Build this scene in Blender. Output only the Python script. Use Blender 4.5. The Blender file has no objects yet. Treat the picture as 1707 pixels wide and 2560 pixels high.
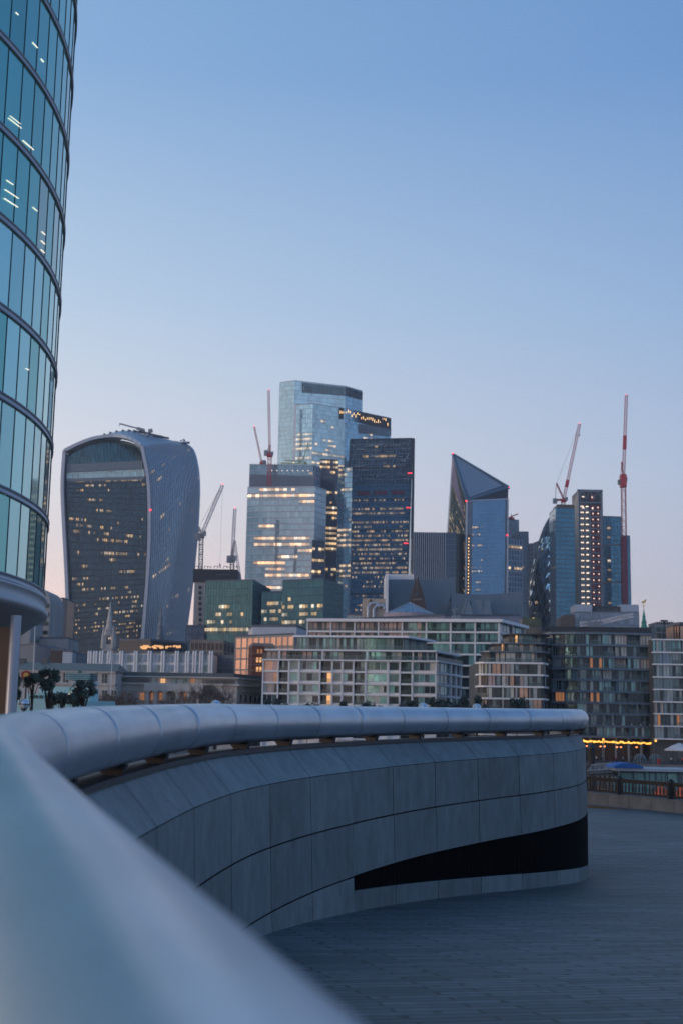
import bpy, math, random
from mathutils import Vector, Matrix
random.seed(7)
R = random.random
sc = bpy.context.scene
col = sc.collection

# ------------------------------------------------------------------ camera
FPX = 3200.0; PIT = math.atan(.1625); ROLL = math.radians(1.07); EYE = Vector((0, 0, 3.4))
fw = Vector((0, math.cos(PIT), math.sin(PIT))); u0 = Vector((0, -math.sin(PIT), math.cos(PIT))); r0 = Vector((1, 0, 0))
upv = u0*math.cos(ROLL) - r0*math.sin(ROLL); rtv = r0*math.cos(ROLL) + u0*math.sin(ROLL)
cam = bpy.data.cameras.new('camera'); co = bpy.data.objects.new('camera', cam); col.objects.link(co)
M = Matrix((rtv, upv, -fw)).transposed().to_4x4(); M.translation = EYE; co.matrix_world = M
cam.sensor_fit = 'VERTICAL'; cam.sensor_height = 36; cam.lens = 45.0
cam.clip_start = .05; cam.clip_end = 30000
cam.dof.use_dof = True; cam.dof.focus_distance = 25; cam.dof.aperture_fstop = 2.1
sc.camera = co
# ------------------------------------------------------------------ world: clear sky just after sunset
GLOW_AZ = math.radians(-78); SUN_AZ = math.radians(-115)      # west of the view direction (left, a bit ahead)
w = bpy.data.worlds.new('World'); sc.world = w; w.use_nodes = True
nt = w.node_tree; nt.nodes.clear(); N = nt.nodes.new; L = nt.links.new
out = N('ShaderNodeOutputWorld'); bg = N('ShaderNodeBackground'); L(bg.outputs[0], out.inputs[0]); bg.inputs[1].default_value = .1
sky = N('ShaderNodeTexSky'); sky.sky_type = 'NISHITA'; sky.sun_disc = False
sky.sun_elevation = math.radians(1.5); sky.sun_rotation = SUN_AZ; sky.ozone_density = 4.0; sky.air_density = 1.0; sky.dust_density = .6
tc = N('ShaderNodeTexCoord'); sep = N('ShaderNodeSeparateXYZ'); L(tc.outputs['Generated'], sep.inputs[0])
ramp = N('ShaderNodeValToRGB'); L(sep.outputs[2], ramp.inputs[0])
def srgb(r, g, b):
    f = lambda c: (c/255/12.92 if c <= 10 else ((c/255+.055)/1.055)**2.4)
    return (f(r), f(g), f(b), 1)
el = ramp.color_ramp
stops = [(0.0, srgb(212, 188, 180)), (.05, srgb(211, 195, 194)), (.11, srgb(200, 195, 202)), (.19, srgb(182, 190, 206)), (.31, srgb(150, 174, 203)), (.47, srgb(110, 146, 190)), (.7, srgb(90, 131, 174)), (1.0, srgb(84, 124, 164))]
while len(el.elements) < len(stops): el.elements.new(.5)
for e, (p, c) in zip(el.elements, stops): e.position = p; e.color = c
# brighter and warmer towards the west
dot = N('ShaderNodeVectorMath'); dot.operation = 'DOT_PRODUCT'; L(tc.outputs['Generated'], dot.inputs[0]); dot.inputs[1].default_value = (math.sin(GLOW_AZ), math.cos(GLOW_AZ), 0)
mr = N('ShaderNodeMapRange'); L(dot.outputs['Value'], mr.inputs[0]); mr.inputs[1].default_value = -.35; mr.inputs[2].default_value = .75
mxc = N('ShaderNodeMix'); mxc.data_type = 'RGBA'; L(mr.outputs[0], mxc.inputs[0]); mxc.inputs[6].default_value = (.50, .66, .84, 1); mxc.inputs[7].default_value = (1.65, 1.43, 1.18, 1)
sc1 = N('ShaderNodeVectorMath'); sc1.operation = 'MULTIPLY'; L(ramp.outputs[0], sc1.inputs[0]); L(mxc.outputs[2], sc1.inputs[1])
glow = N('ShaderNodeValToRGB'); L(sep.outputs[2], glow.inputs[0])
g = glow.color_ramp; g.elements[0].position = 0; g.elements[0].color = (.60, .20, .02, 1); g.elements[1].position = .14; g.elements[1].color = (0, 0, 0, 1)
mr2 = N('ShaderNodeMapRange'); L(dot.outputs['Value'], mr2.inputs[0]); mr2.inputs[1].default_value = .0; mr2.inputs[2].default_value = 1.0; mr2.inputs[3].default_value = 0; mr2.inputs[4].default_value = 1.0
sc2 = N('ShaderNodeVectorMath'); sc2.operation = 'SCALE'; L(glow.outputs[0], sc2.inputs[0]); L(mr2.outputs[0], sc2.inputs['Scale'])
ad = N('ShaderNodeVectorMath'); ad.operation = 'ADD'; L(sc1.outputs[0], ad.inputs[0]); L(sc2.outputs[0], ad.inputs[1])
sc3 = N('ShaderNodeVectorMath'); sc3.operation = 'SCALE'; L(ad.outputs[0], sc3.inputs[0]); sc3.inputs['Scale'].default_value = 11.3
sc4 = N('ShaderNodeVectorMath'); sc4.operation = 'SCALE'; L(sky.outputs[0], sc4.inputs[0]); sc4.inputs['Scale'].default_value = .03
ad2 = N('ShaderNodeVectorMath'); ad2.operation = 'ADD'; L(sc3.outputs[0], ad2.inputs[0]); L(sc4.outputs[0], ad2.inputs[1])
L(ad2.outputs[0], bg.inputs[0])
sl = bpy.data.lights.new('sun', 'SUN'); so = bpy.data.objects.new('sun', sl); col.objects.link(so)
sl.energy = .65; sl.angle = math.radians(12); sl.color = (1, .78, .64)
so.rotation_euler = Vector((math.sin(SUN_AZ), math.cos(SUN_AZ), .07)).to_track_quat('Z', 'Y').to_euler()
sc.view_settings.view_transform = 'Standard'; sc.view_settings.look = 'None'; sc.view_settings.exposure = .22; sc.view_settings.gamma = 1
sc.render.engine = 'CYCLES'

# ------------------------------------------------------------------ helpers
def ray(x, y): return fw + rtv*((x-853.5)/FPX) - upv*((y-1280)/FPX)
def at(x, y, Y): r = ray(x, y); return EYE + r*(Y/r.y)
def atz(x, y, z): r = ray(x, y); return EYE + r*((z-EYE.z)/r.z)
NB = -5.0          # north bank level
ORG = {}
def tag(o, label=None, cat=None, group=None, kind=None):
    if label: o['label'] = label
    if cat: o['category'] = cat
    if group: o['group'] = group
    if kind: o['kind'] = kind
    return o
def thing(name, label, cat, loc, group=None):
    o = bpy.data.objects.new(name, None); col.objects.link(o); o.location = loc; o.empty_display_size = .5
    ORG[o.name] = Vector(loc)
    return tag(o, label, cat, group)
class MB:
    def __init__(s): s.v = []; s.f = []; s.m = []; s.uv = []; s.sm = []
    def face(s, pts, mi=0, uv=None, smooth=False):
        b = len(s.v); s.v += [tuple(p) for p in pts]; s.f.append(tuple(range(b, b+len(pts)))); s.m.append(mi); s.sm.append(smooth)
        if uv is None:
            a = Vector(pts[0]); uv = []
            for p in pts:
                d = Vector(p)-a; uv.append((math.hypot(d.x, d.y), d.z))
        s.uv.append(uv)
    def grid(s, P, mi=0, uvf=None, smooth=True, close=False):   # P[j][i]
        nj = len(P); ni = len(P[0]); b = len(s.v)
        for r in P: s.v += [tuple(p) for p in r]
        for j in range(nj-1):
            for i in range(ni if close else ni-1):
                i2 = (i+1) % ni
                s.f.append((b+j*ni+i, b+j*ni+i2, b+(j+1)*ni+i2, b+(j+1)*ni+i)); s.m.append(mi(i, j) if callable(mi) else mi); s.sm.append(smooth)
                f = uvf or (lambda i, j: (i, j))
                s.uv.append([f(i, j), f(i+1, j), f(i+1, j+1), f(i, j+1)])
    def bar(s, a, b, w, d, n=None, mi=0):
        a = Vector(a); b = Vector(b); t = (b-a); ln = t.length
        if ln < 1e-6: return
        t /= ln
        if n is None: n = Vector((0, -1, 0)) if abs(t.y) < .9 else Vector((0, 0, 1))
        sx = t.cross(Vector(n)).normalized(); nn = sx.cross(t).normalized()
        q = [sx*(-w/2)+nn*(-d/2), sx*(w/2)+nn*(-d/2), sx*(w/2)+nn*(d/2), sx*(-w/2)+nn*(d/2)]
        A = [a+k for k in q]; B = [b+k for k in q]
        for i in range(4):
            j = (i+1) % 4; s.face([A[i], A[j], B[j], B[i]], mi, [(0, 0), (w, 0), (w, ln), (0, ln)])
        s.face(A[::-1], mi); s.face(B, mi)
    def tube(s, a, b, r, n=8, r2=None, mi=0, cap=True):
        a = Vector(a); b = Vector(b); t = (b-a).normalized(); x = t.orthogonal().normalized(); y = t.cross(x); r2 = r if r2 is None else r2
        ca = [a+(x*math.cos(k*math.tau/n)+y*math.sin(k*math.tau/n))*r for k in range(n)]
        cb = [b+(x*math.cos(k*math.tau/n)+y*math.sin(k*math.tau/n))*r2 for k in range(n)]
        s.grid([ca, cb], mi, close=True)
        if cap: s.face(ca[::-1], mi); s.face(cb, mi)
    def box(s, x0, x1, y0, y1, z0, z1, mi=0):
        s.prism([(x0, y0), (x1, y0), (x1, y1), (x0, y1)], z0, z1, mi)
    def prism(s, pts, z0, z1, mi=0, top=None):
        n = len(pts); z1s = z1 if isinstance(z1, (list, tuple)) else [z1]*n; z0s = z0 if isinstance(z0, (list, tuple)) else [z0]*n
        lo = [Vector((p[0], p[1], z0s[i])) for i, p in enumerate(pts)]; hi = [Vector((p[0], p[1], z1s[i])) for i, p in enumerate(pts)]
        acc = 0
        for i in range(n):
            j = (i+1) % n; d = (lo[j]-lo[i]).length
            s.face([lo[i], lo[j], hi[j], hi[i]], mi, [(acc, lo[i].z), (acc+d, lo[j].z), (acc+d, hi[j].z), (acc, hi[i].z)]); acc += d
        s.face(hi, mi if top is None else top, [(p.x, p.y) for p in hi]); s.face(lo[::-1], mi, [(p.x, p.y) for p in lo])
    def lathe(s, c, prof, n=16, mi=0, smooth=True):
        P = [[Vector(c)+Vector((r*math.cos(k*math.tau/n), r*math.sin(k*math.tau/n), z)) for k in range(n)] for r, z in prof]
        s.grid(P, mi, close=True, smooth=smooth)
    def blob(s, c, rx, ry, rz, n=10, mi=0):
        s.lathe((0, 0, 0), [(max(.001, math.sin(math.pi*k/7)), -math.cos(math.pi*k/7)) for k in range(8)], n, mi)
        m = 8*n; 
        for k in range(len(s.v)-m, len(s.v)):
            x, y, z = s.v[k]; s.v[k] = (c[0]+x*rx, c[1]+y*ry, c[2]+z*rz)
    def build(s, name, mats, parent=None, label=None):
        me = bpy.data.meshes.new(name)
        org = ORG.get(parent.name, Vector()) if parent else Vector()
        me.from_pydata([(p[0]-org.x, p[1]-org.y, p[2]-org.z) for p in s.v], [], s.f)
        if not isinstance(mats, (list, tuple)): mats = [mats]
        for m in mats: me.materials.append(m)
        me.polygons.foreach_set('material_index', s.m); me.polygons.foreach_set('use_smooth', s.sm)
        ul = me.uv_layers.new(name='UVMap'); flat = []
        for q in s.uv:
            for a in q: flat += [a[0], a[1]]
        ul.data.foreach_set('uv', flat); me.update()
        o = bpy.data.objects.new(name, me); col.objects.link(o)
        if parent: o.parent = parent; ORG[o.name] = org
        if label: o['label'] = label
        return o
def struct(o): o['kind'] = 'structure'; return o

# ------------------------------------------------------------------ materials
MATS = {}
def mat(name):
    m = bpy.data.materials.new(name); m.use_nodes = True; MATS[name] = m
    return m, m.node_tree.nodes, m.node_tree.links, m.node_tree.nodes['Principled BSDF']
def P(name, c, rough=.6, metal=0, var=.15, scale=.5, bump=0, bscale=None, streak=False, emis=None, es=0, spec=.5, world=True):
    m, n, l, b = mat(name)
    b.inputs['Roughness'].default_value = rough; b.inputs['Metallic'].default_value = metal; b.inputs['Specular IOR Level'].default_value = spec
    t = n.new('ShaderNodeTexCoord'); mp = n.new('ShaderNodeMapping'); l.new(t.outputs['Object'], mp.inputs[0])
    if streak: mp.inputs['Scale'].default_value = (1, 1, .12)
    no = n.new('ShaderNodeTexNoise'); no.inputs['Scale'].default_value = scale; no.inputs['Detail'].default_value = 6; no.inputs['Roughness'].default_value = .65; l.new(mp.outputs[0], no.inputs[0])
    r = n.new('ShaderNodeMapRange'); l.new(no.outputs[0], r.inputs[0]); r.inputs[1].default_value = .3; r.inputs[2].default_value = .7; r.inputs[3].default_value = 1-var; r.inputs[4].default_value = 1+var
    s = n.new('ShaderNodeVectorMath'); s.operation = 'SCALE'; s.inputs[0].default_value = c[:3]; l.new(r.outputs[0], s.inputs['Scale']); l.new(s.outputs[0], b.inputs['Base Color'])
    if bump:
        n2 = n.new('ShaderNodeTexNoise'); n2.inputs['Scale'].default_value = bscale or scale*6; n2.inputs['Detail'].default_value = 4; l.new(t.outputs['Object'], n2.inputs[0])
        bp = n.new('ShaderNodeBump'); bp.inputs['Strength'].default_value = bump; bp.inputs['Distance'].default_value = .02; l.new(n2.outputs[0], bp.inputs['Height']); l.new(bp.outputs[0], b.inputs['Normal'])
    if emis: b.inputs['Emission Color'].default_value = (*emis[:3], 1); b.inputs['Emission Strength'].default_value = es
    return m
def G(name, c, rough=.08, metal=.55, var=.25, lit=None, ls=1.0, wob=.02, blind=0.0, blindc=(.3, .3, .28)):
    """pane of a glass facade; UV cell = one pane. lit = warm office light behind it."""
    m, n, l, b = mat(name)
    b.inputs['Metallic'].default_value = metal; b.inputs['Roughness'].default_value = rough
    uv = n.new('ShaderNodeUVMap'); uv.uv_map = 'UVMap'
    fl = n.new('ShaderNodeVectorMath'); fl.operation = 'FLOOR'; l.new(uv.outputs[0], fl.inputs[0])
    wn = n.new('ShaderNodeTexWhiteNoise'); wn.noise_dimensions = '3D'; l.new(fl.outputs[0], wn.inputs['Vector'])
    fr = n.new('ShaderNodeVectorMath'); fr.operation = 'FRACTION'; l.new(uv.outputs[0], fr.inputs[0])
    # per-pane brightness + soft large variation (things mirrored in the glass differ from pane to pane)
    no = n.new('ShaderNodeTexNoise'); no.inputs['Scale'].default_value = .13; no.inputs['Detail'].default_value = 3; l.new(uv.outputs[0], no.inputs['Vector'])
    a1 = n.new('ShaderNodeMath'); a1.operation = 'MULTIPLY_ADD'; l.new(wn.outputs['Value'], a1.inputs[0]); a1.inputs[1].default_value = var*1.2; a1.inputs[2].default_value = 1-var*.6
    a2 = n.new('ShaderNodeMath'); a2.operation = 'MULTIPLY_ADD'; l.new(no.outputs[0], a2.inputs[0]); a2.inputs[1].default_value = var*2; l.new(a1.outputs[0], a2.inputs[2])
    a3 = n.new('ShaderNodeMath'); a3.operation = 'SUBTRACT'; l.new(a2.outputs[0], a3.inputs[0]); a3.inputs[1].default_value = var
    s = n.new('ShaderNodeVectorMath'); s.operation = 'SCALE'; s.inputs[0].default_value = c[:3]; l.new(a3.outputs[0], s.inputs['Scale'])
    last = s.outputs[0]
    if blind:
        gt = n.new('ShaderNodeMath'); gt.operation = 'LESS_THAN'; sx = n.new('ShaderNodeSeparateColor'); l.new(wn.outputs['Color'], sx.inputs[0]); l.new(sx.outputs[1], gt.inputs[0]); gt.inputs[1].default_value = blind
        mx = n.new('ShaderNodeMix'); mx.data_type = 'RGBA'; l.new(gt.outputs[0], mx.inputs[0]); l.new(last, mx.inputs[6]); mx.inputs[7].default_value = (*blindc, 1); last = mx.outputs[2]
    l.new(last, b.inputs['Base Color'])
    ge = n.new('ShaderNodeNewGeometry'); sb = n.new('ShaderNodeVectorMath'); sb.operation = 'SUBTRACT'; l.new(wn.outputs['Color'], sb.inputs[0]); sb.inputs[1].default_value = (.5, .5, .5)
    ss = n.new('ShaderNodeVectorMath'); ss.operation = 'SCALE'; l.new(sb.outputs[0], ss.inputs[0]); ss.inputs['Scale'].default_value = wob
    an = n.new('ShaderNodeVectorMath'); an.operation = 'ADD'; l.new(ge.outputs['Normal'], an.inputs[0]); l.new(ss.outputs[0], an.inputs[1])
    nn = n.new('ShaderNodeVectorMath'); nn.operation = 'NORMALIZE'; l.new(an.outputs[0], nn.inputs[0]); l.new(nn.outputs[0], b.inputs['Normal'])
    if lit:
        sp = n.new('ShaderNodeSeparateXYZ'); l.new(fr.outputs[0], sp.inputs[0])
        def mth(op, a, bb, cc=None):
            q = n.new('ShaderNodeMath'); q.operation = op
            for k, val in enumerate((a, bb, cc)):
                if val is None: continue
                if isinstance(val, (int, float)): q.inputs[k].default_value = val
                else: l.new(val, q.inputs[k])
            return q.outputs[0]
        # ceiling luminaires seen from below: short slanted strokes in the upper half of the pane
        d = mth('MULTIPLY_ADD', sp.outputs[1], 1.3, sp.outputs[0]); d = mth('ADD', d, wn.outputs['Value']); d = mth('FRACT', mth('MULTIPLY', d, 2.3), 0)
        st = mth('LESS_THAN', d, .45)
        up_ = mth('MULTIPLY', mth('GREATER_THAN', sp.outputs[1], .40), mth('LESS_THAN', sp.outputs[1], .82))
        core = mth('MULTIPLY', st, up_)
        br = mth('POWER', wn.outputs['Value'], 1.6)
        tot = mth('MULTIPLY', mth('MULTIPLY_ADD', core, 1.3, mth('MULTIPLY', up_, .45)), mth('ADD', br, .25))
        tot = mth('MULTIPLY_ADD', br, .10, tot)
        mc = n.new('ShaderNodeMix'); mc.data_type = 'RGBA'; sx2 = n.new('ShaderNodeSeparateColor'); l.new(wn.outputs['Color'], sx2.inputs[0]); l.new(mth('POWER', sx2.outputs[2], 2.0), mc.inputs[0]); mc.inputs[6].default_value = (*lit, 1); mc.inputs[7].default_value = (.95, .82, .62, 1); l.new(mc.outputs[2], b.inputs['Emission Color'])
        l.new(mth('MULTIPLY', tot, ls*.48), b.inputs['Emission Strength'])
    return m
WARM = (1.0, .62, .27)
def pair(name, c, ls=1.0, warm=WARM, **k):
    return [G(name, c, **k), G(name+'_lit', tuple(x*.7 for x in c), lit=warm, ls=ls, **k)]

# ------------------------------------------------------------------ facade builder
def lit_rows(nu, nv, p=.15, rows=None, seed=0, run=6, spans=None):
    rr = random.Random(seed); on = set()
    for j in range(nv):
        q = p*rr.choice((0, 0, .3, .6, 1, 2.2, 3))
        i = 0
        while i < nu:
            ln = rr.randint(1, run)
            if rr.random() < q: 
                for k in range(i, min(nu, i+ln)):
                    if rr.random() < .75: on.add((k, j))
            i += ln
    for (v, u0_, u1_, dens) in (spans or []):
        j = int(v*nv)
        for i in range(int(u0_*nu), int(math.ceil(u1_*nu))):
            if rr.random() < dens: on.add((i, j))
    return on
def flat(p0, p1, p2, p3):   # bilinear patch, p0 bottom-left p1 bottom-right p2 top-right p3 top-left
    p0, p1, p2, p3 = map(Vector, (p0, p1, p2, p3))
    return lambda u, v: (p0*(1-u)+p1*u)*(1-v)+(p3*(1-u)+p2*u)*v
def facade(parent, S, nu, nv, mats, on=None, name='glass_facade', frame=None, vw=.15, vd=.2, hw=.3, hd=.15, vstep=1, hstep=1, gname='mullion_grid', skip=None, nseg=1, tilt=.0):
    mb = MB(); on = on or set()
    for j in range(nv):
        for i in range(nu):
            if skip and skip((i+.5)/nu, (j+.5)/nv): continue
            a, b, c, d = S(i/nu, j/nv), S((i+1)/nu, j/nv), S((i+1)/nu, (j+1)/nv), S(i/nu, (j+1)/nv)
            mb.face([a, b, c, d], 1 if (i, j) in on else 0, [(i, j), (i+1, j), (i+1, j+1), (i, j+1)])
    o = mb.build(name, mats, parent)
    if frame:
        fb = MB()
        def nrm(u, v):
            e = .01; u = min(max(u, e), 1-e); v = min(max(v, e), 1-e)
            return (S(u+e, v)-S(u-e, v)).cross(S(u, v+e)-S(u, v-e)).normalized()
        if vw:
            for i in range(0, nu+1, vstep):
                for k in range(nseg):
                    a = S(i/nu, k/nseg); b = S(i/nu, (k+1)/nseg); n = nrm(i/nu, (k+.5)/nseg)
                    if skip and skip(i/nu, (k+.5)/nseg): continue
                    fb.bar(a+n*vd/2, b+n*vd/2, vw, vd, n)
        if hw:
            ns = nseg if nseg > 1 else 1
            for j in range(0, nv+1, hstep):
                for k in range(ns):
                    a = S(k/ns, j/nv); b = S((k+1)/ns, j/nv); n = nrm((k+.5)/ns, j/nv)
                    if skip and skip((k+.5)/ns, min(.999, j/nv)): continue
                    fb.bar(a+n*(hd/2-.003), b+n*(hd/2-.003), hw, hd, n)
        fb.build(gname, frame, parent)
    return o
def corner(px, py, Y): q = at(px, py, Y); return Vector((q.x, q.y, 0))
def block(name, label, cat, corners, ytop, back, mats, bay=2.0, floor=4.0, frame=None, roof=None, p=.1, seed=1, zb=NB, spans=None, vw=.15, vd=.2, hw=.35, hd=.15, ext=None, parent=None, pname='glass_facade', vstep=1, hstep=1, run=6, yref=None, group=None, parapet=.8, side_mats=None, yrows=None):
    """building from its visible corners (pixel x, depth) left to right, top given by pixel y at each corner"""
    pts = []; n = len(corners)
    yt = ytop if isinstance(ytop, (list, tuple)) else [ytop]*n
    for (px, Y), y in zip(corners, yt):
        q = at(px, yref if yref else y, Y); pts.append((q, at(px, y, Y).z))
    base = sum((p_[0] for p_ in pts), Vector())/n; base.z = zb
    root = parent or thing(name, label, cat, base, group)
    if yrows: yb_ = 1800+(EYE.z-zb)/corners[0][1]*FPX; spans = (spans or [])+[((yb_-y)/(yb_-yt[0]), a, b, d) for y, a, b, d in yrows]
    zt = [z for _, z in pts] if isinstance(ytop, (list, tuple)) else [max(z for _, z in pts)]*n
    V = [Vector((q.x, q.y, 0)) for q, _ in pts]
    B0 = V[0]+Vector((0, back, 0)); B1 = V[-1]+Vector((0, back, 0))
    B0.x = V[0].x*(V[0].y+back)/V[0].y if V[0].x > 0 and False else V[0].x
    ring = V+[B1, B0]; zr = zt+[zt[-1], zt[0]]
    for i in range(len(ring)):
        j = (i+1) % len(ring); a, b = ring[i], ring[j]; w_ = (b-a).length
        if w_ < .3: continue
        za, zb2 = zr[i], zr[j]; nu = max(1, round(w_/bay)); nv = max(1, round((max(za, zb2)-zb)/floor))
        S = flat((a.x, a.y, zb), (b.x, b.y, zb), (b.x, b.y, zb2), (a.x, a.y, za))
        vis = i < n-1
        side = not vis
        facade(root, S, nu, nv, mats if vis or not side_mats else side_mats, lit_rows(nu, nv, p, seed=seed+i*17, spans=spans if (i == 0 or n == 2) and vis else None, run=run), pname, frame if vis else None, vw, vd, hw, hd, vstep, hstep)
    rb = MB(); c = sum(ring, Vector())/len(ring)
    R2 = [c+(q-c)*1.0 for q in ring]
    rb.prism([(q.x, q.y) for q in R2], [z+.01 for z in zr], [z+parapet for z in zr]); rb.build('roof', roof or MATS['roof_grey'], root)
    return root
P('roof_grey', (.12, .13, .15), .7, var=.25, scale=.1)
P('roof_dark', (.035, .04, .048), .6, var=.3, scale=.15)
P('white_metal', (.55, .56, .60), .35, .2, var=.06)
P('pale_metal', (.42, .46, .52), .4, .3, var=.08)
P('grey_metal', (.22, .24, .27), .45, .4, var=.12)
P('mid_metal', (.13, .17, .21), .45, .4, var=.12)
P('dark_metal', (.035, .04, .05), .45, .4, var=.2)
P('black_metal', (.006, .007, .008), .5, 0, var=.3)
P('bronze', (.14, .09, .06), .4, .6, var=.2)
P('stone', (.50, .46, .42), .85, var=.18, scale=.35, bump=.3, streak=True)
P('stone_dark', (.19, .17, .15), .9, var=.3, scale=.4, bump=.3, streak=True)
P('slate', (.10, .11, .115), .6, var=.25, scale=.3)
P('lead_roof', (.17, .19, .21), .55, var=.15, scale=.12, streak=True)
P('concrete', (.33, .32, .31), .85, var=.2, scale=.2, streak=True)
P('concrete_dark', (.10, .10, .095), .9, var=.4, scale=.4, streak=True)
P('brick_red', (.10, .035, .026), .9, var=.3, scale=.8)
P('brick_brown', (.085, .06, .053), .9, var=.3, scale=.8)
P('beige', (.48, .38, .29), .8, var=.1, scale=.2)
P('beige_panel', (.42, .35, .29), .55, .1, var=.1, scale=.1)
P('white_paint', (.82, .80, .79), .5, var=.08, scale=.2)
P('crane_red', (.50, .03, .04), .5, var=.15)
P('crane_white', (.62, .60, .62), .5, var=.1)
P('crane_pink', (.60, .30, .32), .5, var=.1)
P('crane_grey', (.16, .17, .19), .5, var=.15)
P('green_copper', (.06, .30, .20), .7, var=.15)
P('gold', (.8, .5, .15), .3, .9)
P('red_panel', (.35, .045, .03), .5, var=.3, scale=.5)
P('black_band', (.012, .013, .018), .5, var=.3)
P('leaf', (.14, .17, .13), .6, var=.5, scale=2.5)
P('bark', (.06, .045, .035), .9, var=.3, scale=3)
P('twig', (.17, .125, .105), .9, var=.3, scale=3)
P('teal_paint', (.42, .66, .66), .55, var=.15, scale=.3)
P('teal_dark', (.06, .14, .17), .5, var=.2, scale=.3)
P('blue_canvas', (.02, .12, .38), .7)
P('orange_paint', (.75, .13, .05), .6, var=.1)
P('canvas_white', (.62, .58, .60), .8)
P('skin', (.45, .28, .2), .6)
P('cloth_dark', (.03, .035, .05), .9)
P('cloth_red', (.35, .05, .05), .9)
P('cloth_pale', (.4, .4, .42), .9)
P('wood_dark', (.03, .026, .022), .9, var=.4, scale=1)
P('red_glow', (.6, .02, .03), .5, emis=(1, .04, .06), es=3.0)
P('warm_glow', (.8, .5, .2), .5, emis=(1, .6, .25), es=1.8)
P('gold_glow', (.8, .5, .1), .5, emis=(1, .45, .07), es=1.7, var=.5, scale=.5)
P('white_glow', (.8, .8, .8), .5, emis=(1, .78, .58), es=1.3)
P('soft_glow', (.8, .7, .5), .6, emis=(1, .75, .45), es=.6)
P('sky_glass', (.35, .40, .46), .1, .6, var=.1)
P('balcony_glass', (.10, .15, .15), .08, .3, var=.2, scale=.3)
m_ = MATS['balcony_glass'].node_tree.nodes['Principled BSDF']; m_.inputs['Alpha'].default_value = .45
for nm_, c_, r_, mt_ in [('win_teal', (.20, .38, .38), .12, .4), ('win_dark', (.03, .045, .05), .06, .25), ('win_mid', (.14, .20, .21), .08, .45), ('win_grey', (.32, .36, .37), .15, .3), ('win_beige', (.46, .36, .31), .5, .1), ('win_pink', (.52, .36, .32), .35, .3), ('win_copper', (.62, .36, .24), .3, .5), ('win_cream', (.55, .52, .45), .6, .05), ('win_blue', (.20, .27, .36), .08, .5)]:
    P(nm_, c_, r_, mt_, var=.3, scale=.35)
P('win_lit', (.3, .2, .1), .4, var=.5, scale=.6, emis=(1, .5, .2), es=.8)
P('win_amber', (.3, .12, .05), .4, var=.5, scale=.6, emis=(1, .4, .15), es=.22)

# ------------------------------------------------------------------ ground, river, banks
def gz(Y): return .15+min(1.85, (28.5-Y)*.066) if Y < 28.5 else max(0.0, .15*(50-Y)/21.5)
# long narrow granite setts laid in courses
m, n, l, b = mat('paving')
t = n.new('ShaderNodeTexCoord'); mp = n.new('ShaderNodeMapping'); mp.inputs['Rotation'].default_value = (0, 0, math.radians(-15)); l.new(t.outputs['Object'], mp.inputs[0])
nz = n.new('ShaderNodeTexNoise'); nz.inputs['Scale'].default_value = .25; l.new(mp.outputs[0], nz.inputs[0])
mxv = n.new('ShaderNodeVectorMath'); mxv.operation = 'MULTIPLY_ADD'; l.new(nz.outputs['Color'], mxv.inputs[0]); mxv.inputs[1].default_value = (.05, .02, 0); l.new(mp.outputs[0], mxv.inputs[2])
br = n.new('ShaderNodeTexBrick'); l.new(mxv.outputs[0], br.inputs[0]); br.inputs['Scale'].default_value = 1; br.inputs['Brick Width'].default_value = .95; br.inputs['Row Height'].default_value = .15
br.inputs['Mortar Size'].default_value = .014; br.inputs['Mortar Smooth'].default_value = .2; br.offset = .37
br.inputs['Color1'].default_value = (.060, .070, .080, 1); br.inputs['Color2'].default_value = (.125, .138, .150, 1); br.inputs['Mortar'].default_value = (.006, .007, .008, 1)
nb = n.new('ShaderNodeTexNoise'); nb.inputs['Scale'].default_value = .35; nb.inputs['Detail'].default_value = 5; l.new(t.outputs['Object'], nb.inputs[0])
mpn = n.new('ShaderNodeMapping'); mpn.inputs['Scale'].default_value = (.8, 8, 1); mpn.inputs['Rotation'].default_value = (0, 0, math.radians(-15)); l.new(t.outputs['Object'], mpn.inputs[0])
nc = n.new('ShaderNodeTexNoise'); nc.inputs['Scale'].default_value = .9; nc.inputs['Detail'].default_value = 6; nc.inputs['Roughness'].default_value = .7; l.new(mpn.outputs[0], nc.inputs[0])
fine = n.new('ShaderNodeTexNoise'); fine.inputs['Scale'].default_value = 9; fine.inputs['Detail'].default_value = 5; l.new(t.outputs['Object'], fine.inputs[0])
a_ = n.new('ShaderNodeMath'); a_.operation = 'ADD'; l.new(nb.outputs[0], a_.inputs[0]); l.new(fine.outputs[0], a_.inputs[1])
r_ = n.new('ShaderNodeMapRange'); l.new(a_.outputs[0], r_.inputs[0]); r_.inputs[1].default_value = .75; r_.inputs[2].default_value = 1.25; r_.inputs[3].default_value = .75; r_.inputs[4].default_value = 1.25
# small dark dots (drilled studs) scattered over the setts
vo = n.new('ShaderNodeTexVoronoi'); vo.voronoi_dimensions = '2D'; vo.inputs['Scale'].default_value = 1.5; l.new(mp.outputs[0], vo.inputs['Vector'])
dt = n.new('ShaderNodeMapRange'); l.new(vo.outputs['Distance'], dt.inputs[0]); dt.inputs[1].default_value = .04; dt.inputs[2].default_value = .07; dt.inputs[3].default_value = .1; dt.inputs[4].default_value = 1
s1 = n.new('ShaderNodeVectorMath'); s1.operation = 'SCALE'; l.new(br.outputs[0], s1.inputs[0]); l.new(r_.outputs[0], s1.inputs['Scale'])
s2 = n.new('ShaderNodeVectorMath'); s2.operation = 'SCALE'; l.new(s1.outputs[0], s2.inputs[0]); l.new(dt.outputs[0], s2.inputs['Scale']); l.new(s2.outputs[0], b.inputs['Base Color'])
b.inputs['Roughness'].default_value = .55; b.inputs['Specular IOR Level'].default_value = .35
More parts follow.
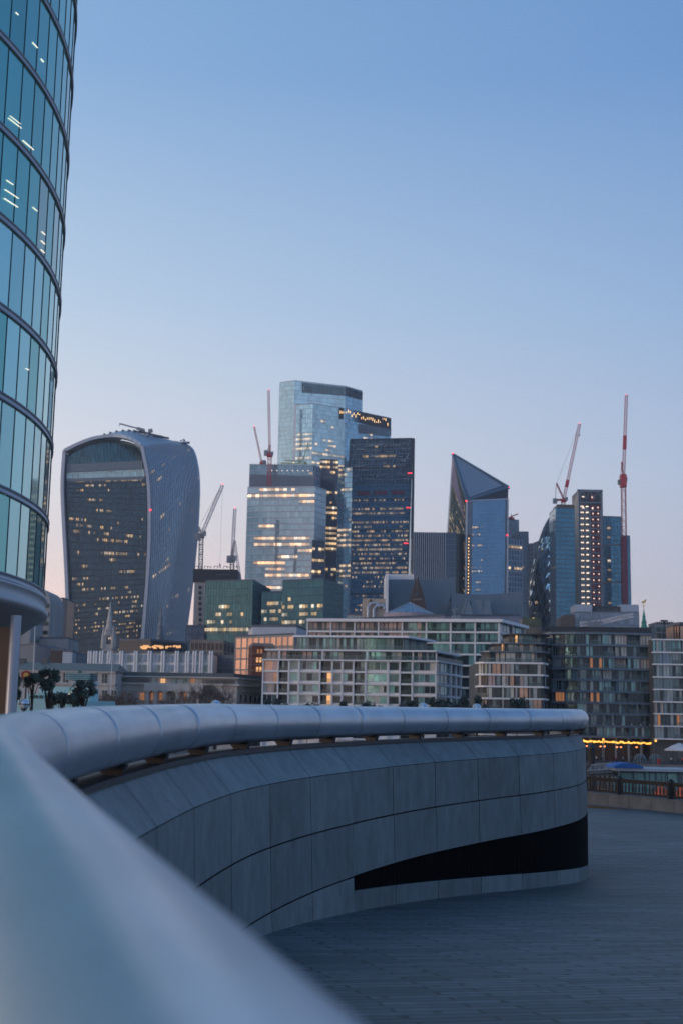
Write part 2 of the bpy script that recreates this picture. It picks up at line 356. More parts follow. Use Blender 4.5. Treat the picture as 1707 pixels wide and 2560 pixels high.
bp = n.new('ShaderNodeBump'); bp.inputs['Strength'].default_value = 1; bp.inputs['Distance'].default_value = .02; l.new(br.outputs['Fac'], bp.inputs['Height']); bp.invert = True
bp2 = n.new('ShaderNodeBump'); bp2.inputs['Strength'].default_value = .3; bp2.inputs['Distance'].default_value = .01; l.new(fine.outputs[0], bp2.inputs['Height']); l.new(bp.outputs[0], bp2.inputs['Normal']); l.new(bp2.outputs[0], b.inputs['Normal'])

mb = MB(); ys = [-30, -10, -1.2, 0, 4, 8, 12, 16, 20, 24, 28.5, 50, 56]; xs = [-90, -40, -20, -8, 0, 8, 20, 45, 90]
mb.grid([[Vector((x, y if not (y == 56) else (56 if x < 4 else 56-(x-4)*.3), gz(y))) for x in xs] for y in ys], 0, smooth=False)
# the quay widens on the left under the office tower and the trees
mb.face([(-90, 56, 0), (-6, 56, 0), (-9, 118, 0), (-90, 118, 0)])
struct(mb.build('promenade', MATS['paving']))
mb = MB(); mb.face([(-90, 118, 0), (-9, 118, 0), (-9, 118, -9), (-90, 118, -9)]); mb.face([(-9, 118, 0), (-6, 56, 0), (-6, 56, -9), (-9, 118, -9)]); mb.face([(-6, 56, 0), (4, 56, 0), (90, 30.2, 0), (90, 30.2, -9), (4, 56, -9), (-6, 56, -9)])
struct(mb.build('quay_edge', MATS['concrete_dark']))
m, n, l, b = mat('river'); b.inputs['Base Color'].default_value = (.03, .04, .045, 1); b.inputs['Roughness'].default_value = .12
t = n.new('ShaderNodeTexCoord'); no = n.new('ShaderNodeTexNoise'); no.inputs['Scale'].default_value = .4; no.inputs['Detail'].default_value = 6; l.new(t.outputs['Object'], no.inputs[0]); bp = n.new('ShaderNodeBump'); bp.inputs['Strength'].default_value = .5; bp.inputs['Distance'].default_value = .3; l.new(no.outputs[0], bp.inputs['Height']); l.new(bp.outputs[0], b.inputs['Normal'])
mb = MB(); mb.face([(-900, 20, -8.6), (900, 20, -8.6), (900, 287, -8.6), (-900, 287, -8.6)]); struct(mb.build('river', m))
mb = MB(); mb.face([(-3000, 286, NB), (3000, 286, NB), (3000, 3000, NB), (-3000, 3000, NB)]); struct(mb.build('north_bank_ground', MATS['concrete_dark']))
mb = MB(); mb.face([(-900, 286, -9), (900, 286, -9), (900, 286, NB), (-900, 286, NB)]); struct(mb.build('embankment', MATS['concrete_dark']))

# ------------------------------------------------------------------ curved parapet with the steel tube handrail
CTRL = [(1.22, -3), (.9, -2), (.58, -1), (.275, 0), (-.05, 1), (-.375, 2), (-.70, 3), (-1.02, 4), (-1.34, 5), (-1.62, 6.1), (-1.78, 7.3), (-1.80, 8.4), (-1.76, 9.8), (-1.62, 12), (-1.30, 14.2), (-.75, 16.4), (.03, 18.6), (1.0, 20.7), (2.35, 23.0), (3.75, 25.1), (4.75, 27.0), (5.42, 29.2), (5.66, 31.5), (5.4, 34.5), (4.2, 38)]
def zax(Y):
    k = [(-3, -.62), (0, -.52), (3, -.40), (6, -.27), (9, -.18), (14, -.075), (19, -.022), (24, .045), (28, .105), (40, .2)]
    for (a, za), (b_, zb) in zip(k, k[1:]):
        if Y <= b_: return EYE.z+za+(zb-za)*(Y-a)/(b_-a)
    return EYE.z+.2
def cr(p0, p1, p2, p3, t): return .5*((2*p1)+(-p0+p2)*t+(2*p0-5*p1+4*p2-p3)*t*t+(-p0+3*p1-3*p2+p3)*t**3)
raw = []
for i in range(1, len(CTRL)-2):
    q = [Vector((*CTRL[i+k], 0)) for k in (-1, 0, 1, 2)]
    for k in range(12): raw.append(cr(*q, k/12))
for v in raw: v.z = zax(v.y)
# resample by arc length
acc = [0]
for a, b_ in zip(raw, raw[1:]): acc.append(acc[-1]+(b_-a).length)
def railp(s):
    s = max(0, min(acc[-1]-1e-4, s)); i = 0
    lo, hi = 0, len(acc)-1
    while hi-lo > 1:
        mid = (lo+hi)//2
        if acc[mid] <= s: lo = mid
        else: hi = mid
    t_ = (s-acc[lo])/(acc[hi]-acc[lo]); return raw[lo].lerp(raw[hi], t_)
RL = acc[-1]
def frame_at(s):
    p = railp(s); t_ = (railp(s+.08)-railp(s-.08)); t_.z = 0; t_.normalize()
    return p, t_, Vector((t_.y, -t_.x, 0))      # n points to the right of travel = towards the paved bowl
par = thing('parapet', 'curved grey stone parapet wall topped by a fat brushed steel tube handrail', 'parapet', (0, 14, 0))
# tube
m, n, l, b = mat('brushed_steel'); b.inputs['Metallic'].default_value = .72; b.inputs['Base Color'].default_value = (.56, .58, .62, 1)
t = n.new('ShaderNodeUVMap'); mp = n.new('ShaderNodeMapping'); mp.inputs['Scale'].default_value = (.6, 9, 1); l.new(t.outputs[0], mp.inputs[0])
no = n.new('ShaderNodeTexNoise'); no.inputs['Scale'].default_value = 2; no.inputs['Detail'].default_value = 8; no.inputs['Roughness'].default_value = .75; l.new(mp.outputs[0], no.inputs[0])
r_ = n.new('ShaderNodeMapRange'); l.new(no.outputs[0], r_.inputs[0]); r_.inputs[1].default_value = .3; r_.inputs[2].default_value = .7; r_.inputs[3].default_value = .28; r_.inputs[4].default_value = .42; l.new(r_.outputs[0], b.inputs['Roughness'])
no2 = n.new('ShaderNodeTexNoise'); no2.inputs['Scale'].default_value = 1.1; no2.inputs['Detail'].default_value = 7; l.new(t.outputs[0], no2.inputs[0])
r2 = n.new('ShaderNodeMapRange'); l.new(no2.outputs[0], r2.inputs[0]); r2.inputs[1].default_value = .3; r2.inputs[2].default_value = .7; r2.inputs[3].default_value = .82; r2.inputs[4].default_value = 1.08
s_ = n.new('ShaderNodeVectorMath'); s_.operation = 'SCALE'; s_.inputs[0].default_value = (.52, .56, .62); l.new(r2.outputs[0], s_.inputs['Scale']); l.new(s_.outputs[0], b.inputs['Base Color'])
P('seam_dark', (.22, .24, .28), .5, .8)
TR = .245; tb = MB(); rows = []; ss = []; s = 0; JS = 1.66; mi_rows = []
while s < RL:
    rows.append(s); s += .13
for k in range(1, int(RL/JS)+1):
    c = k*JS; rows += [c-.014, c-.011, c+.011, c+.014] if k % 1 == 0 else []
rows = sorted(set(rows)); ring = []; NS = 40
def injoint(a, b_):
    mid = (a+b_)/2; k = round(mid/JS); return k >= 6 and abs(mid-k*JS) < .012
for s in rows:
    p, t_, n_ = frame_at(s); k = round(s/JS); rr = TR-.02*min(1, max(0, (p.y-6)/8))-(.005 if k >= 6 and abs(s-k*JS) < .0125 else 0)
    ring.append([p+n_*math.cos(a*math.tau/NS)*rr+Vector((0, 0, math.sin(a*math.tau/NS)*rr)) for a in range(NS)])
tb.grid(ring, lambda i, j: 1 if injoint(rows[j], rows[j+1]) else 0, lambda i, j: (rows[min(j, len(rows)-1)], i/NS*1.63), close=True)
tb.face(ring[0]); tb.face(ring[-1][::-1])
tb.build('handrail_tube', [m, MATS['seam_dark']], par)
# wall panels in three courses, coping, slot grille and plinth
m, n, l, b = mat('granite_wall'); t = n.new('ShaderNodeTexCoord'); mp = n.new('ShaderNodeMapping'); mp.inputs['Scale'].default_value = (1, 1, .5); l.new(t.outputs['Object'], mp.inputs[0])
no = n.new('ShaderNodeTexNoise'); no.inputs['Scale'].default_value = 4.5; no.inputs['Detail'].default_value = 8; no.inputs['Roughness'].default_value = .7; l.new(mp.outputs[0], no.inputs[0])
sp = n.new('ShaderNodeTexNoise'); sp.inputs['Scale'].default_value = 70; sp.inputs['Detail'].default_value = 2; l.new(t.outputs['Object'], sp.inputs[0])
uvn = n.new('ShaderNodeUVMap'); fl = n.new('ShaderNodeVectorMath'); fl.operation = 'FLOOR'; l.new(uvn.outputs[0], fl.inputs[0]); wn = n.new('ShaderNodeTexWhiteNoise'); l.new(fl.outputs[0], wn.inputs['Vector'])
big = n.new('ShaderNodeTexNoise'); big.inputs['Scale'].default_value = .6; big.inputs['Detail'].default_value = 4; l.new(t.outputs['Object'], big.inputs[0])
def mth(n, l, op, a, bb, cc=None):
    q = n.new('ShaderNodeMath'); q.operation = op
    for k, val in enumerate((a, bb, cc)):
        if val is None: continue
        if isinstance(val, (int, float)): q.inputs[k].default_value = val
        else: l.new(val, q.inputs[k])
    return q.outputs[0]
f_ = mth(n, l, 'MULTIPLY_ADD', no.outputs[0], 1.1, .32); f_ = mth(n, l, 'MULTIPLY', f_, mth(n, l, 'MULTIPLY_ADD', sp.outputs[0], .8, .6)); f_ = mth(n, l, 'MULTIPLY', f_, mth(n, l, 'MULTIPLY_ADD', wn.outputs['Value'], .34, .83)); f_ = mth(n, l, 'MULTIPLY', f_, mth(n, l, 'MULTIPLY_ADD', big.outputs[0], .6, .7))
s_ = n.new('ShaderNodeVectorMath'); s_.operation = 'SCALE'; s_.inputs[0].default_value = (.185, .22, .225); l.new(f_, s_.inputs['Scale']); l.new(s_.outputs[0], b.inputs['Base Color']); b.inputs['Roughness'].default_value = .62
bp = n.new('ShaderNodeBump'); bp.inputs['Strength'].default_value = .35; bp.inputs['Distance'].default_value = .01; l.new(sp.outputs[0], bp.inputs['Height']); l.new(bp.outputs[0], b.inputs['Normal'])
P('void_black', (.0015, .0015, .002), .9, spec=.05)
P('joint_dark', (.03, .033, .038), .9)
def section(s):
    p, t_, n_ = frame_at(s); zt = p.z-TR
    return p, t_, n_, zt
def wallpt(s, off, z):
    p, t_, n_, zt = section(s); off *= 1-.8*min(1, max(0, (p.y-24)/6.5)); return Vector((p.x+n_.x*off, p.y+n_.y*off, z))
PW = 1.66; OFFS = {'c0': .02, 'c1': .40}
COP0 = -.075; COP1 = -.42; H = .70
def zrel(s, k):
    p = section(s)[0]; k2 = k if k > COP1+.01 else k+.07*min(1, max(0, (p.y-18)/12)); return p.z-TR+k2
back_ = MB(); mb = MB(); npan = int((RL-1)/PW)
SLOT0 = None
def slot_start():   # station where the grille begins (photo x ~ 874)
    best = None
    for q in range(0, int(RL*10)):
        s = q/10; p = wallpt(s, .42, zrel(s, COP1-2.1*H))
        if p.y > 14:
            v = p-EYE; px = 853.5+FPX*(v.dot(rtv))/(v.dot(fw))
            if px > 874: return s
    return 16
SLOT0 = slot_start()
PH = SLOT0 % PW; npan = int((RL-1-PH)/PW)
J = .009; cop = MB(); courses = MB(); plinth = MB(); grille = MB(); fill = MB()
def strip(mb, sa, sb, fa, fb, offa, offb, cell, seg=4, thick=.05):
    """panel between stations sa..sb from lower edge function fa to upper fb (z), offsets from the rail line"""
    P2 = [[], []]
    for k in range(seg+1):
        s = sa+(sb-sa)*k/seg; P2[0].append(wallpt(s, offa, fa(s))); P2[1].append(wallpt(s, offb, fb(s)))
    mb.grid(P2, 0, lambda i, j: (cell[0]+.05+.9*i/seg, cell[1]+.05+.9*j), smooth=False)
    # bevel-like returns into the joint
    for r, rf in ((P2[0], -1), (P2[1], 1)):
        pass
def zg(s, off=.42): return gz(wallpt(s, off, 0).y)
BAT = .03
for k in range(npan):
    sa, sb = k*PW+PH+J, (k+1)*PW+PH-J
    if sb > RL-.2: break
    strip(cop, sa, sb, lambda s: zrel(s, COP1), lambda s: zrel(s, COP0), .40, .10, (k, 9))
    for c in range(4):
        top = lambda s, c=c: zrel(s, COP1-c*H)-J
        bot = lambda s, c=c: zrel(s, COP1-(c+1)*H)+J
        base = lambda s: zg(s)+.27+J
        if sa >= SLOT0-.05:
            if c >= 2: 
                continue
            strip(courses, sa, sb, bot, top, .415+BAT*c, .40+BAT*c, (k, c))
        else:
            mids = (sa+sb)/2
            if top(mids) < zg(mids)+.02: continue
            strip(courses, sa, sb, lambda s: min(top(s)-.001, max(bot(s), zg(s)-.1)), top, .40+BAT*(c+1), .40+BAT*c, (k, c))
    if sa >= SLOT0-.05:
        strip(plinth, sa, sb, lambda s: zg(s)-.1, lambda s: zg(s)+.27, .47, .47, (k, 12))
        P2 = [[wallpt(sa-J+(sb-sa+2*J)*q/4, o, zg(sa+(sb-sa)*q/4)+.27) for q in range(5)] for o in (.47, .30)]; plinth.grid(P2, 0, lambda i, j: (k+.5, 12.5), smooth=False)
        # black vertical slats over a dark back
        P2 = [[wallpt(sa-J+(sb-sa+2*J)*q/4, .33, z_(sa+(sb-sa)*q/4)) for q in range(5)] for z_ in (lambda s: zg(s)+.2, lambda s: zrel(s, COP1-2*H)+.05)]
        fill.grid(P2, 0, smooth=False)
        nsl = 30
        for q in range(nsl):
            s = sa-J+(sb-sa+2*J)*(q+.5)/nsl; n_ = section(s)[2]
            a = wallpt(s, .40, zg(s)+.25); c_ = wallpt(s, .40, zrel(s, COP1-2*H))
            if c_.z-a.z > .05: grille.bar(a, c_, .022, .05, n_)
# dark joint backing behind the panels
rowsj = [[], [], [], []]
s = 0
while s < RL-.2:
    bz = zrel(s, COP1-2*H)+.04 if s >= SLOT0 else zg(s)-.1
    rowsj[0].append(wallpt(s, .365, bz)); rowsj[1].append(wallpt(s, .365, zrel(s, COP1)-.005)); rowsj[2].append(wallpt(s, .085, zrel(s, COP0)-.015)); rowsj[3].append(wallpt(s, -.12, zrel(s, COP0)-.015)); s += .15
back_.grid(rowsj, 0, smooth=False)
# outer (left) face of the wall
P2 = [[wallpt(q*.3, -.12, zg(q*.3)-.1) for q in range(int(RL/.3))], [wallpt(q*.3, -.12, zrel(q*.3, COP0)-.015) for q in range(int(RL/.3))]]
outer = MB(); outer.grid(P2, 0, lambda i, j: (i*.25, j*4), smooth=False)
# cheek where the slot starts
e0 = SLOT0+.0

# soffit of the wall above the slot
P2 = [[wallpt(SLOT0+q*.2, o, zrel(SLOT0+q*.2, COP1-2*H)+J) for q in range(int((RL-.4-SLOT0)/.2))] for o in (.30, .447)]
courses.grid(P2, 0, lambda i, j: (.5, .5), smooth=False)
GW = MATS['granite_wall']
cop.build('coping', GW, par); courses.build('wall_panels', GW, par); plinth.build('plinth', GW, par); outer.build('outer_face', GW, par)
back_.build('joint_backing', MATS['joint_dark'], par); fill.build('slot_back', MATS['void_black'], par); grille.build('slot_grille', P('slat_black', (.004, .004, .005), .7, spec=.1), par)
# steel wedge brackets that carry the tube
P('bracket_steel', (.035, .03, .028), .6, .2)
for k in range(1, npan):
    s = k*PW+PH; p, t_, n_, zt = section(s)
    if p.y < 1: continue
    bb = MB()
    prof = [(-.10, zt+.04), (.15, zt+.04), (.11, zt+COP0-.01), (.02, zt+COP0-.01)]
    A = [Vector((p.x+n_.x*o, p.y+n_.y*o, z))-t_*.05 for o, z in prof]; B = [v+t_*.10 for v in A]
    bb.face(A); bb.face(B[::-1])
    for i in range(4): bb.face([A[i], B[i], B[(i+1) % 4], A[(i+1) % 4]])
    bb.build('rail_bracket', MATS['bracket_steel'], par)
rb = MB(); P2 = [[wallpt(q*.2, o, zrel(q*.2, COP0)+.035) for q in range(int((RL-.4)/.2))] for o in (.14, -.14)]; rb.grid(P2, 0, smooth=False)
P2 = [[wallpt(q*.2, .14, zrel(q*.2, COP0)+d) for q in range(int((RL-.4)/.2))] for d in (-.01, .035)]; rb.grid(P2, 0, smooth=False)
rb.build('base_rail', MATS['dark_metal'], par)

# ------------------------------------------------------------------ office tower with a rounded end, left
TC = Vector((-49.6, 68, 0)); TRR = 33.0
tower = thing('office_tower', 'round-ended glass office tower at left edge with dark ledges and a column below', 'office tower', (TC.x, TC.y, 0))
LV = [10.0, 14.27, 18.89, 23.3, 27.8, 32.35, 37.0, 41.8, 46.3, 50.8, 55.3, 59.8]
LV = [z+.1 for z in LV]
def tpt(a, z, r=0): return Vector((TC.x+(TRR+r)*math.cos(a), TC.y+(TRR+r)*math.sin(a), z))
A0, A1 = math.radians(-42), math.radians(140); NA = 62
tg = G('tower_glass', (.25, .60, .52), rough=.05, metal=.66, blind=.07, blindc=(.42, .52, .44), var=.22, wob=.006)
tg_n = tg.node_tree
tgl = G('tower_glass_reflection_tint', (.50, .80, .73), rough=.06, metal=.7, var=.2, wob=.006)  # paler copy: brighter sky reflection painted into the lower storeys
P('interior_blind', (.42, .36, .28), .8, emis=(1, .75, .5), es=.04)
for k in range(len(LV)-1):
    z0, z1 = LV[k]+.30, LV[k+1]-.12
    mb = MB(); st = .5*(k % 2)
    for i in range(NA):
        a = A0+(A1-A0)*i/NA; b_ = A0+(A1-A0)*(i+1)/NA
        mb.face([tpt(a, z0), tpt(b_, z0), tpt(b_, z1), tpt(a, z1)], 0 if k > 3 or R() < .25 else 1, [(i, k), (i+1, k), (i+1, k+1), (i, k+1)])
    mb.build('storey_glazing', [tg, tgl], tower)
    mb = MB()
    for i in range(NA+1):
        a = A0+(A1-A0)*i/NA; mb.bar(tpt(a, z0, .01), tpt(a, z1, .01), .035, .04, Vector((math.cos(a), math.sin(a), 0)))
    mb.build('mullions', MATS['dark_metal'], tower)
    # ledge: two dark rolls with a pale fascia
for k in range(len(LV)):
    z = LV[k]; mb = MB(); fa = .34 if k else .5
    prof = [(0, z-.12), (.08, z-.12), (.10, z-.07), (.08, z-.02), (.05, z), (.05, z+.18), (.08, z+.19), (.10, z+.25), (.08, z+.30), (0, z+.30)]
    NA2 = 96
    mb.grid([[tpt(A0+(A1-A0)*i/NA2, zz, r) for i in range(NA2+1)] for r, zz in prof], lambda i, j: 1 if j in (4, 5) else 0)
    mb.build('ledge', [MATS['grey_metal'], MATS['pale_metal']], tower)
# deep fascia and soffit under the lowest floor
mb = MB(); z = LV[0]
prof = [(-6, z-2.6), (-3.2, z-2.55), (-1.2, z-2.1), (-.1, z-1.25), (.25, z-1.15), (.30, z-.9), (.12, z-.85), (.12, z-.30), (.22, z-.26), (.22, z-.13), (0, z-.12)]
mb.grid([[tpt(A0+(A1-A0)*i/NA2, zz, r) for i in range(NA2+1)] for r, zz in prof], 0); mb.build('stone_fascia', P('fascia_stone', (.52, .52, .53), .5, var=.08), tower)
mb = MB(); mb.face([tpt(A0+(A1-A0)*i/48, z-2.6, -6) for i in range(49)]); mb.build('soffit', MATS['concrete'], tower)
mb = MB(); mb.face([tpt(A0+(A1-A0)*i/48, 60.2, .1) for i in range(49)]); mb.build('roof', MATS['roof_grey'], tower)
cp = at(27, 1780, 62); 
mb = MB(); mb.tube((cp.x, cp.y, 0), (cp.x, cp.y, z-2.0), .26, 28); mb.build('column', MATS['pale_metal'], tower)
mb = MB(); mb.prism([(cp.x-9, cp.y+1), (cp.x-.42, cp.y+1), (cp.x-1.2, cp.y+6), (cp.x-9, cp.y+6)], 0, z-2.5); mb.build('lobby_wall', MATS['bronze'], tower)
# ceiling lamps seen through the glass, hung just inside
lampm = P('ceiling_lamp', (.9, .9, .9), .5, emis=(1, .88, .7), es=.9)
for px, py, wd, ht in [(44, 34, 4, 3), (89, 113, 9, 3), (107, 151, 5, 4), (39, 308, 20, 2), (40, 300, 16, 1.4), (72, 363, 19, 3), (26, 456, 10, 2.4), (31, 485, 25, 2.4), (29, 507, 25, 3), (89, 523, 9, 2.4), (110, 583, 8, 2.4), (109, 606, 9, 2.4), (108, 628, 9, 2.4), (70, 923, 6, 2)]:
    # ray / cylinder hit
    r = ray(px, py); ox, oy = EYE.x-TC.x, EYE.y-TC.y; a = r.x**2+r.y**2; bq = 2*(ox*r.x+oy*r.y); cq = ox*ox+oy*oy-(TRR+.02)**2
    dsc = bq*bq-4*a*cq
    if dsc < 0: continue
    tt = (-bq-math.sqrt(dsc))/(2*a); q = EYE+r*tt; nrm_ = Vector((q.x-TC.x, q.y-TC.y, 0)).normalized(); tn = Vector((-nrm_.y, nrm_.x, 0))
    sc_ = q.y/FPX; wv = min(1.6, wd*sc_/max(.25, abs(tn.x)))*.5; hv = ht*sc_*.36
    mb = MB(); mb.bar(q-tn*wv-Vector((0, 0, wv*.12)), q+tn*wv+Vector((0, 0, wv*.12)), hv*2, .03, nrm_); mb.build('ceiling_lamp', lampm, tower)

# ------------------------------------------------------------------ city towers
def arc_pts(pts, n=8):
    """smooth curve through list of vectors -> function t in 0..1"""
    Q = [2*pts[0]-pts[1]]+list(pts)+[2*pts[-1]-pts[-2]]; m = len(pts)-1
    def f(t):
        t = min(max(t, 0), 1)*m; i = min(int(t), m-1); return cr(Q[i], Q[i+1], Q[i+2], Q[i+3], t-i)
    return f
# 1. flared tower
YF = 790
w20 = thing('flared_tower', 'flared glass office tower bulging at the top under an arched roof', 'office tower', (at(260, 1600, YF).x, YF, NB))
def pz(px, py, Y): return at(px, py, Y)
Lc = arc_pts([pz(185, 1834, YF), pz(177, 1635, YF), pz(172, 1540, YF), pz(168, 1435, YF), pz(161, 1300, YF), pz(158, 1210, YF), pz(163, 1128, YF)])
Rc = arc_pts([pz(343, 1834, YF-6), pz(357, 1615, YF-6), pz(364, 1525, YF-6), pz(371, 1430, YF-6), pz(375, 1320, YF-6), pz(372, 1205, YF-6), pz(356, 1116, YF-6)])
Bc = arc_pts([pz(438, 1832, YF+42), pz(463, 1615, YF+42), pz(474, 1540, YF+42), pz(487, 1435, YF+42), pz(498, 1310, YF+42), pz(501, 1200, YF+42), pz(489, 1132, YF+42), pz(468, 1110, YF+42), pz(439, 1103, YF+42)])
def level(c):   # reparametrise so v = 0..1 is height from the base
    return c
bw = 4.6
def Fin(u, v):   # front glazing inset from the frame
    a, b = Lc(v), Rc(v); d = (b-a); ln = d.length; d /= ln
    return a+d*(bw*.45+(ln-bw*.9)*u)+Vector((0, 1.0, 0))
gd = pair('dark_glass', (.045, .095, .14), ls=1.0, rough=.12, metal=.5, var=.35)
gb = pair('blue_fin_glass', (.42, .60, .70), ls=.9, rough=.12, metal=.6, var=.2)
P('glass_teal', (.10, .20, .22), .1, .5, var=.4, scale=.08)
vt = .855
rows20 = [(.985, .12, .95, .75), (.94, .1, .3, .3), (.885, .25, .45, .5), (.84, .37, .55, .6), (.79, .02, .3, .55), (.75, .05, .3, .3), (.715, .44, .75, .8), (.67, .42, .74, .7), (.63, .4, .6, .5), (.585, .65, .88, .7), (.545, .1, .17, .8), (.50, .15, .5, .45), (.49, .8, .98, .4), (.455, .4, 1, .55), (.38, .6, .95, .5), (.30, .05, .95, .42), (.265, .45, .95, .4), (.19, .05, .95, .45), (.13, .3, .6, .3), (.075, .05, .7, .5)]
facade(w20, lambda u, v: Fin(u, v*vt), 46, 40, gd, lit_rows(46, 40, .10, seed=5, spans=rows20, run=3), frame=MATS['dark_metal'], vw=.22, vd=.25, hw=.5, hd=.2, nseg=12)
# sky garden glass under the arch
def arch(t): # inner arch curve
    P_ = arc_pts([pz(168, 1143, YF), pz(200, 1121, YF), pz(232, 1108, YF), pz(280, 1105, YF), pz(327, 1113, YF), pz(354, 1127, YF)]); return P_(t)
sgb = lambda t: Fin(t, .925)+Vector((0, .3, 0))
gl2 = pair('garden_glass', (.09, .17, .17), ls=.4, rough=.08, metal=.5, var=.5)
facade(w20, lambda u, v: sgb(u)*(1-v)+(arch(u)+Vector((0, 1.3, 0)))*v, 26, 4, gl2, name='sky_garden_glass', frame=MATS['mid_metal'], vw=.3, vd=.5, hw=.2, hd=.2, nseg=4, hstep=4)
facade(w20, lambda u, v: Fin(u, vt+.005+(.045)*v), 30, 2, pair('deck_glass', (.30, .48, .52), ls=.5, rough=.1, metal=.5, var=.4), lit_rows(30, 2, .3, seed=3), name='deck_glass', frame=MATS['pale_metal'], vw=.25, hw=.3)
mb = MB(); a, b = Fin(0, .912), Fin(1, .912); mb.bar(a, b, 5.0, 2.0, Vector((0, -1, 0))); a, b = Fin(0, .852), Fin(1, .852); mb.bar(a, b, 2.0, 1.2, Vector((0, -1, 0))); mb.build('deck_beam', MATS['mid_metal'], w20)
otop_ = arc_pts([Lc(1), pz(200, 1110, YF), pz(240, 1096, YF), pz(290, 1091, YF), pz(330, 1099, YF-4), Rc(1)])
mb = MB(); q_ = [Fin(t/12, .9)+Vector((0, 6, 0)) for t in range(13)]; mb.grid([q_, [otop_(t/12)+Vector((0, 6, -1.0)) for t in range(13)]], 0, smooth=False); mb.build('garden_shade_panel', MATS['teal_dark'], w20)  # added dark panel stands for the shaded interior behind the arch
# frame band
mb = MB()
otop = arc_pts([Lc(1), pz(200, 1110, YF), pz(240, 1096, YF), pz(290, 1091, YF), pz(330, 1099, YF-4), Rc(1)])
prev = None; path = [Lc(k/20) for k in range(21)]+[otop(k/12) for k in range(1, 13)]+[Rc(1-k/20) for k in range(1, 21)]
for a, b in zip(path, path[1:]): mb.bar(a, b, 2.0, 5.0, Vector((0, -1, 0)))
mb.build('frame_band', MATS['pale_metal'], w20)
# side with vertical fins
def Sd(u, v):
    a, b = Rc(v), Bc(min(1, v)); q = a.lerp(b, u); bul = math.sin(math.pi*u)*3.0; n = Vector((.86, -.5, 0)); return q+n*bul
facade(w20, Sd, 30, 40, gb, lit_rows(30, 40, .02, seed=9, run=3, spans=[(.86, 0, .6, .4), (.45, .0, .3, .6), (.33, .35, .8, .4), (.18, .3, .7, .3)]), name='side_glass', frame=MATS['mid_metal'], vw=0, hw=.3, hd=.1, nseg=8)
mb = MB()
for i in range(1, 31):
    for k in range(18):
        a, b = Sd(i/31, k/18), Sd(i/31, (k+1)/18); mb.bar(a+Vector((.4, -.6, 0)), b+Vector((.4, -.6, 0)), .38, .8, Vector((.5, -.86, 0)))
mb.build('side_fins', MATS['white_metal'], w20)
# roof shell and far sides
back = lambda t: Lc(1).lerp(Bc(1), t)+Vector((0, 42*(1-t), 0))+Vector((0, 0, 10*math.sin(math.pi*t)))
mb = MB(); mb.grid([[otop(k/16) for k in range(17)], [otop(k/16)*.5+back(k/16)*.5+Vector((0, 0, 4.0*math.sin(math.pi*k/16))) for k in range(17)], [back(k/16) for k in range(17)]], 0); mb.build('roof', MATS['pale_metal'], w20)
mb = MB()
for k in range(5, 16):
    a = otop(k/16)*.55+back(k/16)*.45+Vector((0, 0, 4)); b = back(k/16)*.97+otop(k/16)*.03+Vector((0, 0, 1.2)); mb.bar(a, b, .9, 1.2, Vector((0, 0, 1)))
mb.build('roof_louvres', MATS['dark_metal'], w20)
mb = MB(); mb.grid([[Lc(k/12) for k in range(13)], [Lc(k/12)+Vector((3, 46, 0)) for k in range(13)]], 0); mb.grid([[Lc(k/12)+Vector((3, 46, 0)) for k in range(13)], [Bc(k/12) for k in range(13)]], 0); mb.build('rear_glass', gb[0], w20)
mb = MB(); q = pz(377, 1275, YF-9); mb.blob(q, .6, .6, .6, 8); mb.build('warning_light', MATS['red_glow'], w20)

def lattice(mb, a, b, w=2.0, c=.3, step=None, mi=0):
    a = Vector(a); b = Vector(b); t = (b-a).normalized(); x = t.cross(Vector((0, 1, 0))).normalized(); y = t.cross(x)
    cs = [x*w/2+y*w/2, x*w/2-y*w/2, -x*w/2-y*w/2, -x*w/2+y*w/2]; ln = (b-a).length; n = max(1, int(ln/(step or w*1.25)))
    for k in cs: mb.bar(a+k, b+k, c, c, Vector((0, -1, .01)), mi)
    for i in range(n):
        p, q = a+t*ln*i/n, a+t*ln*(i+1)/n
        for k in range(4):
            k2 = (k+1) % 4; (s1, s2) = (cs[k], cs[k2]) if i % 2 else (cs[k2], cs[k]); mb.bar(p+s1, q+s2, c*.6, c*.6, Vector((0, -1, .01)), mi)
        for k in range(4): mb.bar(p+cs[k], p+cs[(k+1) % 4], c*.6, c*.6, Vector((0, 0, 1)), mi)
